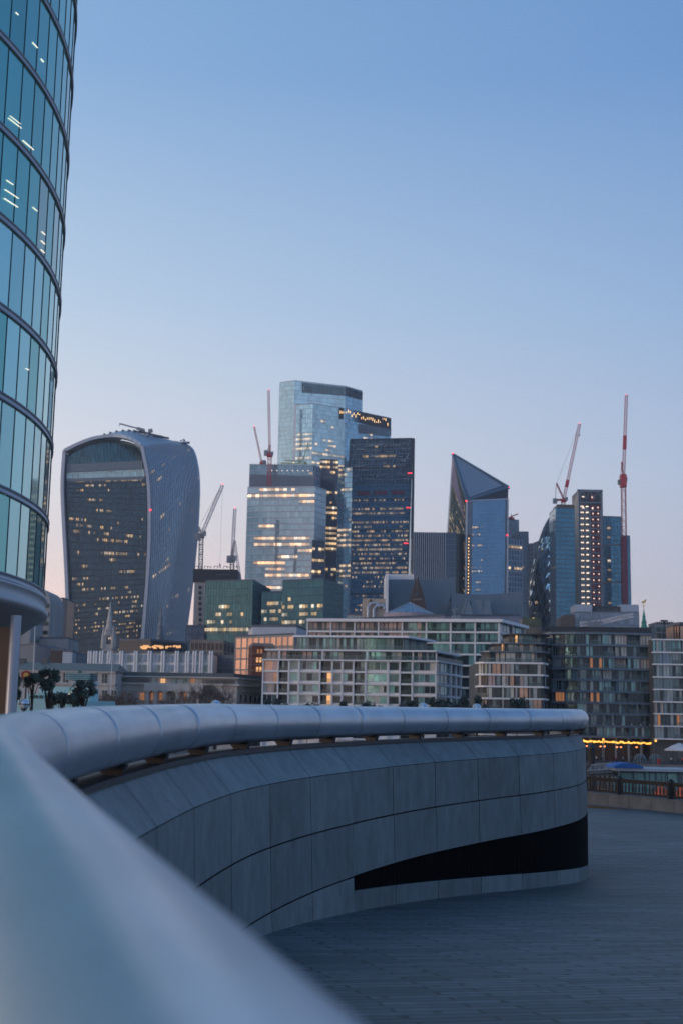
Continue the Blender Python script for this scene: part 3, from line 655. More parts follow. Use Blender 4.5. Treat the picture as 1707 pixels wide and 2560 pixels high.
def crane(label, Y, base, slew, tip, m1, m2, counter=None, apex=None, w=2.2, cab=(0, 0), redsec=None, jw=1.5, cabm='grey_metal', tie=True, hook=None):
    """luffing crane: mast base->slew, jib slew->tip, all given as photo pixels at depth Y"""
    a, s_, t_ = at(*base, Y), at(*slew, Y), at(*tip, Y)
    root = thing('tower_crane', label, 'crane', a, 'luffing tower cranes over the skyline')
    mb = MB(); s2 = Vector((s_.x, s_.y, s_.z)); a2 = Vector((a.x, a.y, a.z)); lattice(mb, a2, s2, w, .38); mb.build('mast', m1, root)
    mb = MB(); d = (t_-s2).normalized(); lattice(mb, s2+d*1.5, t_, jw, .30); mb.bar(t_, t_+Vector((.8, 0, -.8)), .5, .5); mb.build('jib', m2, root)
    if redsec:
        mb = MB(); p, q = s2.lerp(t_, redsec[0]), s2.lerp(t_, redsec[1]); mb.bar(p, q, jw+.7, jw+.7); mb.build('red_jib_section', MATS['crane_red'], root)
    mb = MB(); mb.box(s2.x-w*.8, s2.x+w*.8, s2.y-w*.8, s2.y+w*.8, s2.z-1.6, s2.z+.8)
    sg = -1 if t_.x >= s2.x else 1
    cw = at(*counter, Y) if counter else s2+Vector((sg*7, 0, .5))
    mb.bar(s2+Vector((0, 0, .3)), cw+Vector((0, 0, .2)), 1.4, 2.0, Vector((0, -1, 0))); mb.build('slewing_deck', m1, root)
    mb = MB(); mb.box(cw.x-1.8, cw.x+1.2, cw.y-1.5, cw.y+1.5, cw.z-2.4, cw.z+1.4); mb.build('counterweight', MATS['grey_metal'], root)
    ap = at(*apex, Y) if apex else s2+Vector((sg*3.5, 0, 9))
    mb = MB(); lattice(mb, s2+Vector((0, 0, .8)), ap, .9, .3); mb.bar(cw+Vector((0, 0, 1)), ap, .35, .35); mb.build('a_frame', m1, root)
    mb = MB(); mb.box(s2.x+.8, s2.x+2.8, s2.y-2.6, s2.y-.8, s2.z-.6, s2.z+2.0); mb.build('cab', MATS[cabm], root)
    if tie:
        mb = MB(); mb.bar(ap, s2.lerp(t_, .93)+Vector((sg*.6, 0, .4)), .14, .14); mb.build('tie_rope', MATS['dark_metal'], root)
    if hook:
        h = at(*hook, Y); mb = MB(); mb.bar(t_, Vector((t_.x, t_.y, h.z)), .10, .10); mb.box(t_.x-.4, t_.x+.4, t_.y-.4, t_.y+.4, h.z-1.2, h.z); mb.build('hoist_rope', MATS['grey_metal'], root)
    mb = MB(); mb.blob(t_+Vector((0, 0, .6)), .35, .35, .35, 6); mb.build('warning_light', MATS['red_glow'], root)
    return root

# rooftop cradle cranes on the flared tower
def cradle(label, px, py, Y, tipx, tipy, tailx, taily, sc=1):
    b0 = at(px, py, Y); root = thing('facade_cleaning_crane', label, 'cleaning crane', b0)
    mb = MB(); mb.box(b0.x-3*sc, b0.x+3*sc, b0.y-2, b0.y+2, b0.z-.9*sc, b0.z+.5*sc); mb.build('base', MATS['pale_metal'], root)
    mb = MB(); p = b0+Vector((0, 0, 3*sc)); mb.bar(b0, p, 1.2*sc, 1.2*sc); mb.build('post', MATS['grey_metal'], root)
    mb = MB(); t_ = at(tipx, tipy, Y); q = p.lerp(t_, .3); mb.bar(p, q, 1.7*sc, 1.7*sc); mb.bar(q, t_, .8*sc, .8*sc); mb.bar(t_, t_+Vector((0, 0, -1.6*sc)), .4, .4); mb.build('boom', MATS['grey_metal'], root)
    mb = MB(); t_ = at(tailx, taily, Y); mb.bar(b0+Vector((1, 0, .4)), t_, 1.0*sc, 1.2*sc); mb.bar(t_+Vector((-1.8*sc, 0, -.3)), t_+Vector((.8*sc, 0, .3)), 2.2*sc, 2*sc); mb.build('tail_weight', MATS['grey_metal'], root)
cradle('grey cleaning crane with long boom on the arched roof of the flared tower', 361, 1087, 810, 300, 1059, 379, 1077)
cradle('small cleaning cradle on the right shoulder of the flared tower', 462, 1106, 826, 452, 1101, 473, 1107, .6)

# 2. tallest blue tower
gbl = pair('sky_blue_glass', (.44, .64, .72), ls=1.15, rough=.1, metal=.72, var=.28, wob=.03)
gbl2 = pair('sky_blue_glass_low', (.33, .52, .62), ls=1.3, rough=.1, metal=.65, var=.3)
t22 = thing('stepped_blue_tower', 'tallest pale blue glass skyscraper with stepped louvred crown', 'skyscraper', (at(800, 1200, 1120).x, 1120, NB))
block('x', '', '', [(700, 1150), (737, 1125), (863, 1120), (905, 1145)], [957, 952, 966, 978], 45, gbl, bay=2.4, floor=4.2, frame=MATS['pale_metal'], vw=.12, hw=.35, hd=.1, parent=t22, p=.0, parapet=.5, pname='tall_wing_glass')
def between(y0, y1, x0, Y0, x1, Y1, n, m, root, name, w=.8, d=.8):
    mb = MB()
    for i in range(n+1):
        t_ = i/n; px = x0+(x1-x0)*t_; Y = Y0+(Y1-Y0)*t_; yy0 = y0[0]+(y0[1]-y0[0])*t_; yy1 = y1[0]+(y1[1]-y1[0])*t_
        q = at(px, yy0, Y); r = at(px, yy1, Y); mb.bar(Vector((q.x, q.y-.5, q.z)), Vector((q.x, q.y-.5, r.z)), w, d)
    mb.build(name, m, root)
between((956, 968), (981, 989), 757, 1123.5, 863, 1119.5, 22, MATS['dark_metal'], t22, 'crown_louvres', 1.0, .5)
between((968, 980), (990, 1000), 866, 1121, 904, 1144, 9, MATS['dark_metal'], t22, 'crown_louvres', 1.0, .5)
rows22 = [(.60, 0, 1, .9), (.655, .0, .5, .8), (.64, .5, 1, .5), (.62, .0, .55, .8), (.585, .1, 1, .85), (.565, .4, 1, .7), (.545, .3, 1, .7), (.70, .2, .9, .25), (.46, .4, .9, .7), (.35, .5, 1, .8), (.33, .5, 1, .8), (.31, .5, 1, .8), (.28, .5, 1, .9), (.26, .5, 1, .8)]
block('x', '', '', [(735, 1104), (783, 1098)], [1013, 1010], 30, gbl, bay=2.4, floor=4.2, frame=MATS['pale_metal'], vw=.12, hw=.35, hd=.1, parent=t22, p=.1, seed=3, parapet=.5, pname='front_wing_glass', yrows=[(1097.4, 0, 0.95, 0.9), (1103.8, 0, 0.95, 0.9), (1110.2, 0, 0.95, 0.9), (1116.5, 0, 0.95, 0.9), (1122.9, 0, 0.95, 0.9), (1150.0, 0, 0.95, 0.9)])
block('x', '', '', [(783.2, 1098), (862, 1095), (976, 1118)], [1010, 1022, 1046], 30, gbl2, bay=2.4, floor=4.2, frame=MATS['pale_metal'], vw=.12, hw=.35, hd=.1, parent=t22, p=.04, seed=4, parapet=.5, pname='front_wing_glass', yrows=[(1059.1, 0.4, 0.8, 0.15), (1103.8, 0.2, 1, 0.4), (1111.8, 0.1, 1, 0.2), (1120.7, 0.1, 0.8, 0.2), (1134.1, 0, 1, 0.85), (1137.3, 0, 1, 0.85), (1143.0, 0, 1, 0.9), (1157.0, 0, 1, 0.8), (1160.2, 0, 1, 0.7), (1172.3, 0.3, 1, 0.5)])
between((1019, 1047), (1046, 1075), 849, 1094, 975, 1116, 34, MATS['dark_metal'], t22, 'crown_louvres', 1.3, .5)
between((1060, 1072), (1083, 1090), 897, 1102, 975, 1116, 16, MATS['mid_metal'], t22, 'crown_louvres', 1.4, .5)
mb = MB()
for i in range(26):
    t_ = i/26; q = at(851+t_*122, 1022+t_*27+R()*14, 1094+22*t_); mb.box(q.x-.25, q.x+.25, q.y-1.2, q.y-.9, q.z-.3-R()*2.4, q.z+.3)
mb.build('crown_lamps', MATS['warm_glow'], t22)
mb = MB(); q = at(739, 1014, 1096); r = at(739, 1150, 1096); mb.bar(q, Vector((q.x, q.y, r.z)), 2.0, 1.5); mb.build('pale_corner_strip', MATS['white_paint'], t22)

# 3. dark tower between
gdk = pair('navy_glass', (.05, .07, .11), ls=2.0, rough=.1, metal=.5, var=.4)
tdk = block('dark_office_tower', 'slim near-black glass tower with lit floors just right of the white latticed tower', 'office tower', [(800, 1000), (846, 998)], [1149, 1151], 35, gdk, bay=2.0, floor=4.1, frame=MATS['dark_metal'], p=.1, seed=12, vw=.2, yrows=[(1158.0, 0, 1, 0.8), (1166.0, 0, 1, 0.7), (1177.1, 0, 1, 0.4), (1228.2, 0, 1, 0.9), (1261.6, 0, 1, 0.7), (1274.4, 0, 1, 0.8), (1285.5, 0, 1, 0.8), (1325.4, 0, 1, 0.9), (1332.4, 0, 1, 0.8), (1341.4, 0, 1, 0.95), (1350.9, 0, 1, 0.9), (1360.5, 0, 1, 0.95), (1366.9, 0, 1, 0.95), (1376.4, 0, 1, 0.95), (1424.3, 0, 1, 0.8), (1440.2, 0, 1, 0.3)])
block('glass_office_annex', 'narrow blue lit strip tower squeezed between the near-black tower and the wedge tower', 'office tower', [(847, 1012), (880, 1010)], [1170, 1168], 30, gbl2, bay=2.0, floor=4.1, frame=MATS['pale_metal'], p=.12, seed=2, vw=.12, yrows=[(1229.7, 0, 1, 0.9), (1325.4, 0, 1, 0.85), (1338.2, 0, 1, 0.9), (1350.9, 0, 1, 0.85), (1363.7, 0, 1, 0.9), (1374.8, 0, 1, 0.9), (1424.3, 0, 1, 0.7)])

# 4. wedge tower (sloping front)
tw = thing('wedge_tower', 'dark blue wedge-shaped skyscraper with red edge lights and crossed bracing', 'skyscraper', (at(945, 1500, 1020).x, 1020, NB))
def wz(px, py, Y): return at(px, py, Y)
p0, p1, p2, p3 = wz(841, 1827, 992), wz(1005, 1828, 994), wz(1029, 1096, 1048), wz(876, 1099, 1046)
Sw = flat(p0, p1, p2, p3)
WV = (1827-1660)/(1827-1097)
wv = lambda v: WV+(1-WV)*v
gw = pair('deep_blue_glass', (.04, .12, .16), ls=.75, rough=.1, metal=.5, var=.5)
wr = [(.70, .0, 1, .4), (.66, .05, .9, .8), (.645, .2, .9, .5), (.59, .1, .35, .7), (.595, .4, .65, .9), (.545, .0, 1, .55), (.52, .0, 1, .8), (.50, .0, .7, .7), (.46, .0, 1, .4), (.43, .3, 1, .3), (.385, 0, 1, .35), (.345, .3, 1, .35), (.31, .3, .7, .5), (.28, .2, 1, .5), (.25, .4, 1, .7), (.22, 0, .9, .6), (.20, 0, 1, .7), (.17, 0, .8, .7), (.145, .0, 1, .8), (.12, .2, .9, .7), (.10, .0, .9, .6), (.06, 0, 1, .5), (.03, .2, 1, .5)]
facade(tw, lambda u, v: Sw(u, v*wv(.78)), 40, 52, gw, lit_rows(40, 52, .3, seed=6, spans=[(wv(a*1.0)/wv(.78), b, c, d) for a, b, c, d in wr], run=4), frame=MATS['mid_metal'], vw=.18, vd=.2, hw=.7, hd=.35)
# open plant storeys at the top behind thin glass
facade(tw, lambda u, v: Sw(u, wv(.78)+(1-wv(.78))*v), 20, 9, pair('plant_glass', (.05, .07, .085), ls=.8, rough=.15, metal=.4, var=.7), lit_rows(20, 9, .12, seed=8), name='plant_storeys', frame=MATS['mid_metal'], vw=.3, vd=.3, hw=.5, hd=.4)
rp = random.Random(4)
for k in range(70):
    mb = MB(); u = rp.random(); v = wv(.79+.2*rp.random()); a = Sw(u, v)+Vector((0, -.6, 0)); mb.bar(a, a+Vector((rp.uniform(1, 7), 0, 0)) if Sw(u, v).x+7 < p2.x else a+Vector((0, 0, 2)), rp.uniform(.3, 1.0), .5); mb.build('plant_pipe', MATS['grey_metal'], tw)
mb = MB()
for i in range(3):
    a = Sw(.13+.28*i, wv(.742))+Vector((0, -.7, 0)); b = Sw(.13+.28*i+.22, wv(.742))+Vector((0, -.7, 0)); mb.bar(a, b, 3.2, .3, Vector((0, -1, 0)))
mb.build('red_hoarding', P('hoarding', (.16, .02, .04), .7, var=.3), tw)
mb = MB(); off = Vector((0, -.8, 0))
nb_ = 3.5
for k in range(7):
    v0, v1 = wv(k/7), wv((k+1)/7)
    for i in range(4):
        for (ua, ub) in ((i, i+.5), (i+.5, i)):
            if ub/3.0 > 1 or ua/3.0 > 1: continue
            if k % 2: ua, ub = ub, ua
            mb.bar(Sw(ua/3, v0)+off, Sw(ub/3, v1)+off, .45, .4, Vector((0, -1, 0)))
mb.build('cross_bracing', MATS['mid_metal'], tw)
mb = MB()
for v in (.143, .285, .43, .571, .714, .86, 1.0): mb.bar(Sw(0, wv(v))+off, Sw(1, wv(v))+off, .55, .5, Vector((0, -1, 0)))
for u in (0, 1): mb.bar(Sw(u, 0)+off, Sw(u, 1)+off, 1.2, 1.2, Vector((0, -1, 0)))
mb.build('megaframe', MATS['dark_metal'], tw)
mb = MB()
for x, y in [(873, 1185), (1024, 1182.5), (867, 1271), (1020, 1269), (861, 1359), (1014, 1358)]:
    Yq = 992+(1827-y)/730*55; q = at(x, y, Yq-1.5); mb.bar(q-Vector((1.8, 0, 0)), q+Vector((1.8, 0, 0)), .45, .5)
mb.build('warning_lights', MATS['red_glow'], tw)
q0 = wz(1024, 1827, 1055); q2 = wz(1033, 1096, 1055)
mb = MB(); gs_ = G('side_glass_pale', (.42, .47, .45), rough=.1, metal=.7, var=.35)
mb = MB()
for k in range(14):
    S2 = flat(p1, q0, q2, p2); mb.face([S2(0, k/14), S2(1, k/14), S2(1, (k+1)/14), S2(0, (k+1)/14)], 0, [(0, k), (1, k), (1, k+1), (0, k+1)])
mb.build('side_glass', gs_, tw)
mb = MB(); bq = Vector((0, 16, 0)); mb.face([p2, q2, q2+bq, p3+Vector((0, 25, 0)), p3]); mb.build('roof', MATS['dark_metal'], tw)
mb = MB(); mb.bar(q0, q2, 2.0, 2.0); mb.face([q0, q0+bq, q2+bq, q2]); mb.face([q0+bq, p0+Vector((0, 60, 0)), p3+Vector((0, 25, 0)), q2+bq]); mb.face([p0+Vector((0, 60, 0)), p0, p3, p3+Vector((0, 25, 0))]); mb.build('north_core', MATS['dark_metal'], tw)

# 5. white latticed tower
gwt = pair('milky_glass', (.42, .52, .55), ls=2.6, warm=(1, .50, .20), rough=.14, metal=.55, var=.22)
tl = thing('latticed_glass_tower', 'pale glass tower of white floor lines with rows of orange lit floors and louvred top', 'office tower', (at(700, 1400, 950).x, 950, NB))
sp1 = [(.972, .2, .75, .95), (.93, .0, 1, .97), (.895, .0, 1, .97), (.86, .8, 1, 1), (.66, .2, .38, 1), (.585, .2, .92, .97), (.51, .2, .95, .97), (.475, .85, 1, 1), (.405, .5, .72, 1), (.365, .18, .6, .97), (.33, .32, .6, 1), (.29, .32, .9, .97), (.215, .3, .55, 1)]
block('x', '', '', [(620, 952), (788, 946), (816, 962)], [1218.5, 1217, 1226], 30, gwt, bay=3.0, floor=4.6, frame=MATS['white_metal'], vw=.16, vd=.2, hw=.8, hd=.4, parent=tl, p=.0, seed=21, yrows=[(1226.6, 0.2, 0.65, 0.95), (1237.7, 0.03, 1, 0.98), (1241.9, 0.03, 1, 0.9), (1248.9, 0.03, 1, 0.98), (1261.6, 0.82, 1, 1), (1322.2, 0.18, 0.4, 1), (1346.1, 0.17, 0.9, 1), (1370.1, 0.17, 0.9, 1), (1379.6, 0.82, 1, 1), (1405.1, 0.52, 0.72, 1), (1417.9, 0.16, 0.56, 1), (1429.0, 0.34, 0.58, 1), (1443.4, 0.34, 0.92, 1), (1468.9, 0.34, 0.6, 1)], parapet=.4, pname='glass_facade')
block('x', '', '', [(625, 955), (783, 949.5), (801, 964)], [1161, 1163, 1169], 24, pair('crown_glass', (.22, .32, .38), ls=.8, rough=.12, metal=.6, var=.3), bay=3.0, floor=4.6, frame=MATS['pale_metal'], vw=.14, hw=.3, parent=tl, p=.02, seed=5, zb=at(620, 1219, 950).z, parapet=.3, pname='crown_glass')
between((1186, 1190), (1217, 1217), 626, 954, 783, 948, 44, MATS['grey_metal'], tl, 'crown_louvres', .9, .7)
mb = MB()
for k in range(8):
    q = at(680+k*13, 1177, 948); mb.box(q.x-.3, q.x+.3, q.y-.9, q.y-.4, q.z-.3, q.z+.3)
mb.build('roof_lamps', MATS['white_glow'], tl)
mb = MB(); q = at(716, 1330, 944)
lattice(mb, at(689, 1420, 945), at(692, 1296, 945), 1.0, .25); lattice(mb, at(735, 1430, 945), at(740, 1362, 945), .8, .2); mb.build('inner_bracing', MATS['grey_metal'], tl)
# lower dark flank of the latticed tower
block('dark_low_tower', 'dark glass block at the foot of the latticed tower, right of its lit floors', 'office block', [(781, 940), (812, 944)], [1352, 1354], 26, gdk, bay=2.4, floor=4.2, frame=MATS['dark_metal'], p=.5, seed=31, spans=[(.9, 0, 1, .6), (.6, .2, .9, .8)])

# 6. scalpel-like angular tower
ts = thing('pointed_tower', 'angular tower with a folded triangular louvred roof rising to a sharp point', 'skyscraper', (at(1190, 1500, 940).x, 940, NB))
ap = at(1131, 1137.6, 955); lb = at(1087, 1828, 965); mbm = at(1165.5, 1251.5, 915); mb0 = at(1158, 1829, 915); rc = at(1270, 1220, 945); rr_ = at(1268.5, 1248, 945); rb0 = at(1262, 1829, 945)
gsl = pair('gold_green_glass', (.42, .50, .40), ls=.9, rough=.1, metal=.65, var=.7, wob=.05)
facade(ts, flat(lb, mb0, mbm, ap), 16, 60, gsl, lit_rows(16, 60, .35, seed=4, spans=[(.43, .4, 1, .8), (.46, .5, .9, .7), (.49, .6, 1, .5), (.72, 0, .6, .6), (.68, .5, .8, .6)]), name='west_facade', frame=MATS['dark_metal'], vw=.12, hw=.2)
mb = MB(); S_ = flat(lb, mb0, mbm, ap)
mb.face([S_(.03, .905)+Vector((-.3, -.6, 0)), S_(.97, .895)+Vector((-.3, -.6, 0)), ap+Vector((-.2, -.6, -1))]); mb.build('lilac_top_panel', G('lilac_glass', (.62, .50, .66), rough=.15, metal=.6, var=.2), ts)
SV = lambda v: (1829-(1560-v*310))/579
def Sr(u, v): return flat(mb0, rb0, rr_, mbm+Vector((0, 0, 0)))(u, v)
gsr = pair('cobalt_glass', (.22, .42, .62), ls=1.1, rough=.08, metal=.62, var=.16)
facade(ts, lambda u, v: Sr(.14+.80*u, v), 26, 62, gsr, lit_rows(26, 62, 0, seed=3, spans=[(SV(a), b, c, d) for a, b, c, d in [(.45, .03, .28, .7), (.40, .03, .3, .7), (.50, .03, .3, .3), (.32, .12, .26, 1), (.265, .12, .26, 1), (.21, .12, .26, 1), (.155, .12, .26, 1), (.1, .12, .26, 1), (.62, .02, .3, .5), (.72, .02, .3, .5), (.78, .02, .3, .4)]]), name='south_facade', frame=MATS['mid_metal'], vw=.12, vd=.15, hw=.22, hd=.12)
mb = MB(); mb.face([Sr(.0, 0), Sr(.14, 0), Sr(.14, 1), Sr(0, 1)]); mb.face([Sr(.94, 0), Sr(1, 0), Sr(1, 1), Sr(.94, 1)]); mb.build('grey_edge_panels', MATS['grey_metal'], ts)
mb = MB(); mb.face([Sr(.03, 0)+Vector((0, -.5, 0)), Sr(.095, 0)+Vector((0, -.5, 0)), Sr(.095, SV(.72))+Vector((0, -.5, 0)), Sr(.03, SV(.72))+Vector((0, -.5, 0))]); mb.build('brown_slot', MATS['bronze'], ts)
mb = MB()
for k in range(26):
    q = Sr(.055+.01*R(), SV(.03+.68*k/26))+Vector((0, -.9, 0)); mb.box(q.x-.3, q.x+.3, q.y-.1, q.y+.1, q.z-.4, q.z+.5)
mb.build('lift_lobby_lamps', MATS['warm_glow'], ts)
mb = MB()
for a, b in [(mb0, mbm), (mbm, ap), (ap, lb), (rb0, rr_), (mbm+Vector((0, 0, -.5)), rr_)]: mb.bar(a+Vector((0, -.6, 0)), b+Vector((0, -.6, 0)), 1.1, 1.0, Vector((0, -1, 0)))
mb.build('white_edge_trim', MATS['white_metal'], ts)
mb = MB(); mb.face([mbm, rr_, rc]); mb.build('dark_gusset', MATS['dark_metal'], ts)
mb = MB(); mb.face([ap, mbm, rc]); mb.build('roof_plane', MATS['mid_metal'], ts)
mb = MB(); nr = (mbm-ap).cross(rc-ap).normalized()
if nr.y > 0: nr = -nr
for k in range(1, 24):
    t_ = k/24; a = ap.lerp(mbm, .05+.93*t_)+nr*.4; b = ap.lerp(rc, (.05+.93*t_)*.96)+nr*.4; a2 = a.lerp(b, .07); b2 = a.lerp(b, .94); mb.bar(a2, b2, 1.15, .6, nr)
mb.build('roof_louvres', MATS['pale_metal'], ts)
mb = MB()
for a, b in [(mbm, ap), (ap, rc), (mbm, rc)]: mb.bar(a+nr*.6, b+nr*.6, 2.2, 1.2, nr)
mb.build('roof_border', MATS['mid_metal'], ts)
mb = MB()
for q in (ap+Vector((0, -1, 1)), rc+Vector((0, -1.2, 0)), mbm+Vector((-.5, -2, -.6)), at(1267, 1338, 944)): mb.blob(q, .6, .6, .6, 8)
mb.build('warning_lights', MATS['red_glow'], ts)
bk = Vector((0, 40, 0)); mb = MB(); mb.face([rb0, rb0+bk, rc+bk*.6, rc, rr_]); mb.face([rb0+bk, lb+bk, ap+bk*.3, rc+bk*.6]); mb.face([lb+bk, lb, ap, ap+bk*.3]); mb.face([ap, rc, rc+bk*.6, ap+bk*.3]); mb.build('rear_facade', gsr[0], ts)

# 7. striped tower
tst = thing('striped_tower', 'dark slab tower with pale vertical stripes right of the wedge tower', 'office tower', (at(1080, 1500, 900).x, 900, NB))
gst = pair('ink_glass', (.012, .016, .024), ls=.8, rough=.2, metal=.1, var=.4)
block('x', '', '', [(1033, 900), (1113, 900)], [1333, 1334], 30, gst, bay=1.6, floor=4, frame=None, parent=tst, p=.03, seed=1)
between((1332, 1333), (1520, 1520), 1034, 899, 1112, 899, 15, MATS['pale_metal'], tst, 'pale_stripes', .5, .5)
block('x', '', '', [(1113.3, 898), (1139, 905)], [1334, 1334], 20, pair('slate_glass', (.09, .12, .16), rough=.15, metal=.5, var=.2), bay=2, floor=4, frame=MATS['mid_metal'], parent=tst, p=0, pname='side_glass')
gr_ = pair('bronze_glass', (.05, .055, .05), ls=1.3, rough=.1, metal=.5, var=.5)
cq = at(1136, 1337, 925); rad = (at(1161, 1400, 925).x-cq.x); root = thing('round_dark_tower', 'black round-cornered glass tower tucked behind the pointed tower', 'office tower', (cq.x, 925, NB)); zt_ = at(1136, 1338, 925).z
facade(root, lambda u, v: Vector((cq.x+rad*math.sin(-1.2+2.9*u), cq.y-rad*math.cos(-1.2+2.9*u), NB+(zt_-NB)*v)), 18, 34, gr_, lit_rows(18, 34, .0, spans=[(.17, 0, 1, .8), (.2, .3, 1, .6), (.12, 0, 1, .5), (.4, .5, 1, .3)]), frame=MATS['dark_metal'], vw=.15, hw=.2, nseg=18)
mb = MB(); mb.face([Vector((cq.x+rad*math.sin(k*math.tau/24), cq.y-rad*math.cos(k*math.tau/24), zt_)) for k in range(24)]); mb.build('roof', MATS['roof_dark'], root)

# 8. group right of the pointed tower
gy = pair('grey_glass', (.16, .20, .25), ls=.9, rough=.15, metal=.5, var=.3)
block('office_tower', 'narrow grey tower peeping above others just right of the pointed tower', 'office tower', [(1268, 1080), (1296, 1080)], [1299, 1302], 25, gy, bay=2.4, floor=4, frame=MATS['mid_metal'], p=.02, seed=3)
rd = at(1279, 1299, 1080); root = thing('crane_cab', 'small red crane machine on the narrow grey tower right of the pointed tower', 'crane machinery', rd); mb = MB(); mb.box(rd.x-4, rd.x+2, rd.y, rd.y+4, rd.z, rd.z+2); mb.bar(rd+Vector((-2, 0, 2)), rd+Vector((5, 0, 5)), .8, .8); mb.bar(rd+Vector((0, 0, 2)), rd+Vector((-1, 0, 4.5)), .6, .6); mb.build('machinery', MATS['crane_red'], root)
block('office_tower', 'grey-brown slab tower with flat roof behind the gridded block', 'office tower', [(1290, 1060), (1320, 1062)], [1331, 1331], 25, gy, bay=2.2, floor=4, frame=MATS['mid_metal'], p=.02, seed=4)
bgd = block('gridded_tower', 'white gridded office tower with lit top storey between pointed and gherkin-shaped towers', 'office tower', [(1262, 985), (1304, 990)], [1347, 1351], 30, pair('grid_glass', (.07, .12, .18), ls=1.6, rough=.1, metal=.5, var=.3), bay=2.3, floor=4.2, frame=MATS['pale_metal'], vw=.4, hw=.45, hd=.3, vd=.3, p=.02, seed=6, spans=[(.97, 0, 1, .95), (.85, 0, .9, .7), (.72, .3, .6, .8), (.68, .3, .6, .8), (.62, .5, .8, .6)])
block('office_tower', 'greyish stone-banded tower immediately left of the gherkin-shaped tower', 'office tower', [(1308, 1150), (1331, 1150), (1350, 1155)], [1362, 1360, 1352], 25, pair('taupe_glass', (.15, .15, .155), ls=.7, rough=.25, metal=.35, var=.3), bay=2.0, floor=3.8, frame=MATS['grey_metal'], vw=.3, hw=.4, p=.03, seed=7)
# gherkin-shaped tower
gc = at(1398, 1400, 1100); root = thing('gherkin_tower', 'bullet-shaped round tower with a diamond lattice and dark spirals', 'skyscraper', (gc.x, 1100, NB))
prof = []
for x, y in [(1314, 1600), (1314.5, 1560), (1317, 1520), (1319, 1490), (1326, 1436), (1335, 1392), (1347, 1350), (1359, 1317), (1372, 1294), (1384, 1279), (1397, 1268)]:
    q = at(x, y, 1100); prof.append((max(.2, gc.x-q.x), q.z))
prof[0] = (prof[0][0], NB)
def gr(v):
    z = NB+(prof[-1][1]-NB)*v
    for (r0_, z0), (r1, z1) in zip(prof, prof[1:]):
        if z <= z1+1e-6: return r0_+(r1-r0_)*(z-z0)/(z1-z0), z
    return prof[-1]
mb = MB(); NG, VG = 48, 42; cols = []
g1 = G('gherkin_glass', (.60, .66, .66), rough=.08, metal=.8, var=.7, wob=.40); g2 = G('gherkin_dark', (.012, .017, .022), rough=.08, metal=.4, var=.4, wob=.05); g3 = G('gherkin_lit', (.1, .12, .14), rough=.1, metal=.4, lit=WARM, ls=1.3)
rg = random.Random(3)
for j in range(VG):
    for i in range(NG):
        P4 = []
        for (di, dj) in ((0, 0), (1, 0), (1, 1), (0, 1)):
            r__, z = gr((j+dj)/VG); a = (i+di+.5*((j+dj) % 2))*math.tau/NG; P4.append(Vector((gc.x+r__*math.cos(a), gc.y+r__*math.sin(a), z)))
        k = (i+j*.5) % 8
        mi = 1 if (k < 3 or j > 35) else (2 if rg.random() < .10 else 0)
        mb.face([P4[0], P4[1], P4[2]], mi, [(i*2, j), (i*2+.9, j), (i*2+.9, j+.9)]); mb.face([P4[0], P4[2], P4[3]], mi, [(i*2+1, j), (i*2+1.9, j+.9), (i*2+1, j+.9)])
mb.build('spiral_glazing', [g1, g2, g3], root)
mb = MB()
for d in (1, -1):
    for i in range(0, 24):
        for j in range(0, VG, 1):
            (ra, za), (rb_, zb_) = gr(j/VG), gr((j+1)/VG); a0 = (i*2+d*j*.5)*math.tau/NG; a1 = (i*2+d*(j+1)*.5)*math.tau/NG
            mb.bar((gc.x+(ra+.2)*math.cos(a0), gc.y+(ra+.2)*math.sin(a0), za), (gc.x+(rb_+.2)*math.cos(a1), gc.y+(rb_+.2)*math.sin(a1), zb_), .42, .3)
mb.build('diagrid', MATS['grey_metal'], root)

# 9. right-hand towers
gcb = pair('denim_glass', (.08, .24, .33), ls=1.4, rough=.1, metal=.55, var=.2)
tb5 = thing('blue_slab_tower', 'tall blue slab tower with beige flank in front of the gherkin-shaped tower', 'office tower', (at(1410, 1500, 980).x, 980, NB))
block('x', '', '', [(1388, 975), (1435, 977)], [1270, 1272], 30, gcb, bay=2.2, floor=3.6, frame=MATS['mid_metal'], vw=.15, hw=.6, hd=.3, parent=tb5, p=0, seed=1)
mb = MB(); a = at(1378, 1292, 994); b = at(1388, 1270, 975.5); mb.face([(a.x, a.y, NB), (b.x, b.y, NB), b, a]); mb.build('beige_flank', MATS['beige_panel'], tb5)
mb = MB(); a = at(1392, 1268, 975.5); mb.box(a.x, a.x+13.5, a.y+1, a.y+20, a.z, a.z+2.4); mb.build('plant_room', MATS['bronze'], tb5)
tlf = thing('exposed_lift_tower', 'tall narrow tower with open lit floors and a column of red lift panels', 'office tower', (at(1475, 1500, 1010).x, 1010, NB))
block('x', '', '', [(1445.5, 1010), (1505, 1010)], [1226.5, 1226.5], 30, pair('open_floor', (.10, .10, .11), ls=.5, rough=.5, metal=.2, var=.5), bay=4.5, floor=4.4, frame=None, parent=tlf, p=.0, seed=2)
mb = MB(); a = at(1427, 1270, 1030); b = at(1445.5, 1226.5, 1009); mb.face([(a.x, a.y, NB), (b.x, b.y, NB), b, a]); c = at(1436, 1272, 1000); mb.build('beige_flank', MATS['beige_panel'], tlf)
mbf = MB(); mbr = MB(); mbr2 = MB(); mbl = MB(); mbw = MB(); zz0 = at(1475, 1520, 1009).z; zz1 = at(1475, 1277, 1009).z
xa, xb = at(1447, 1400, 1008).x, at(1504, 1400, 1008).x; wd_ = xb-xa; rl = random.Random(8)
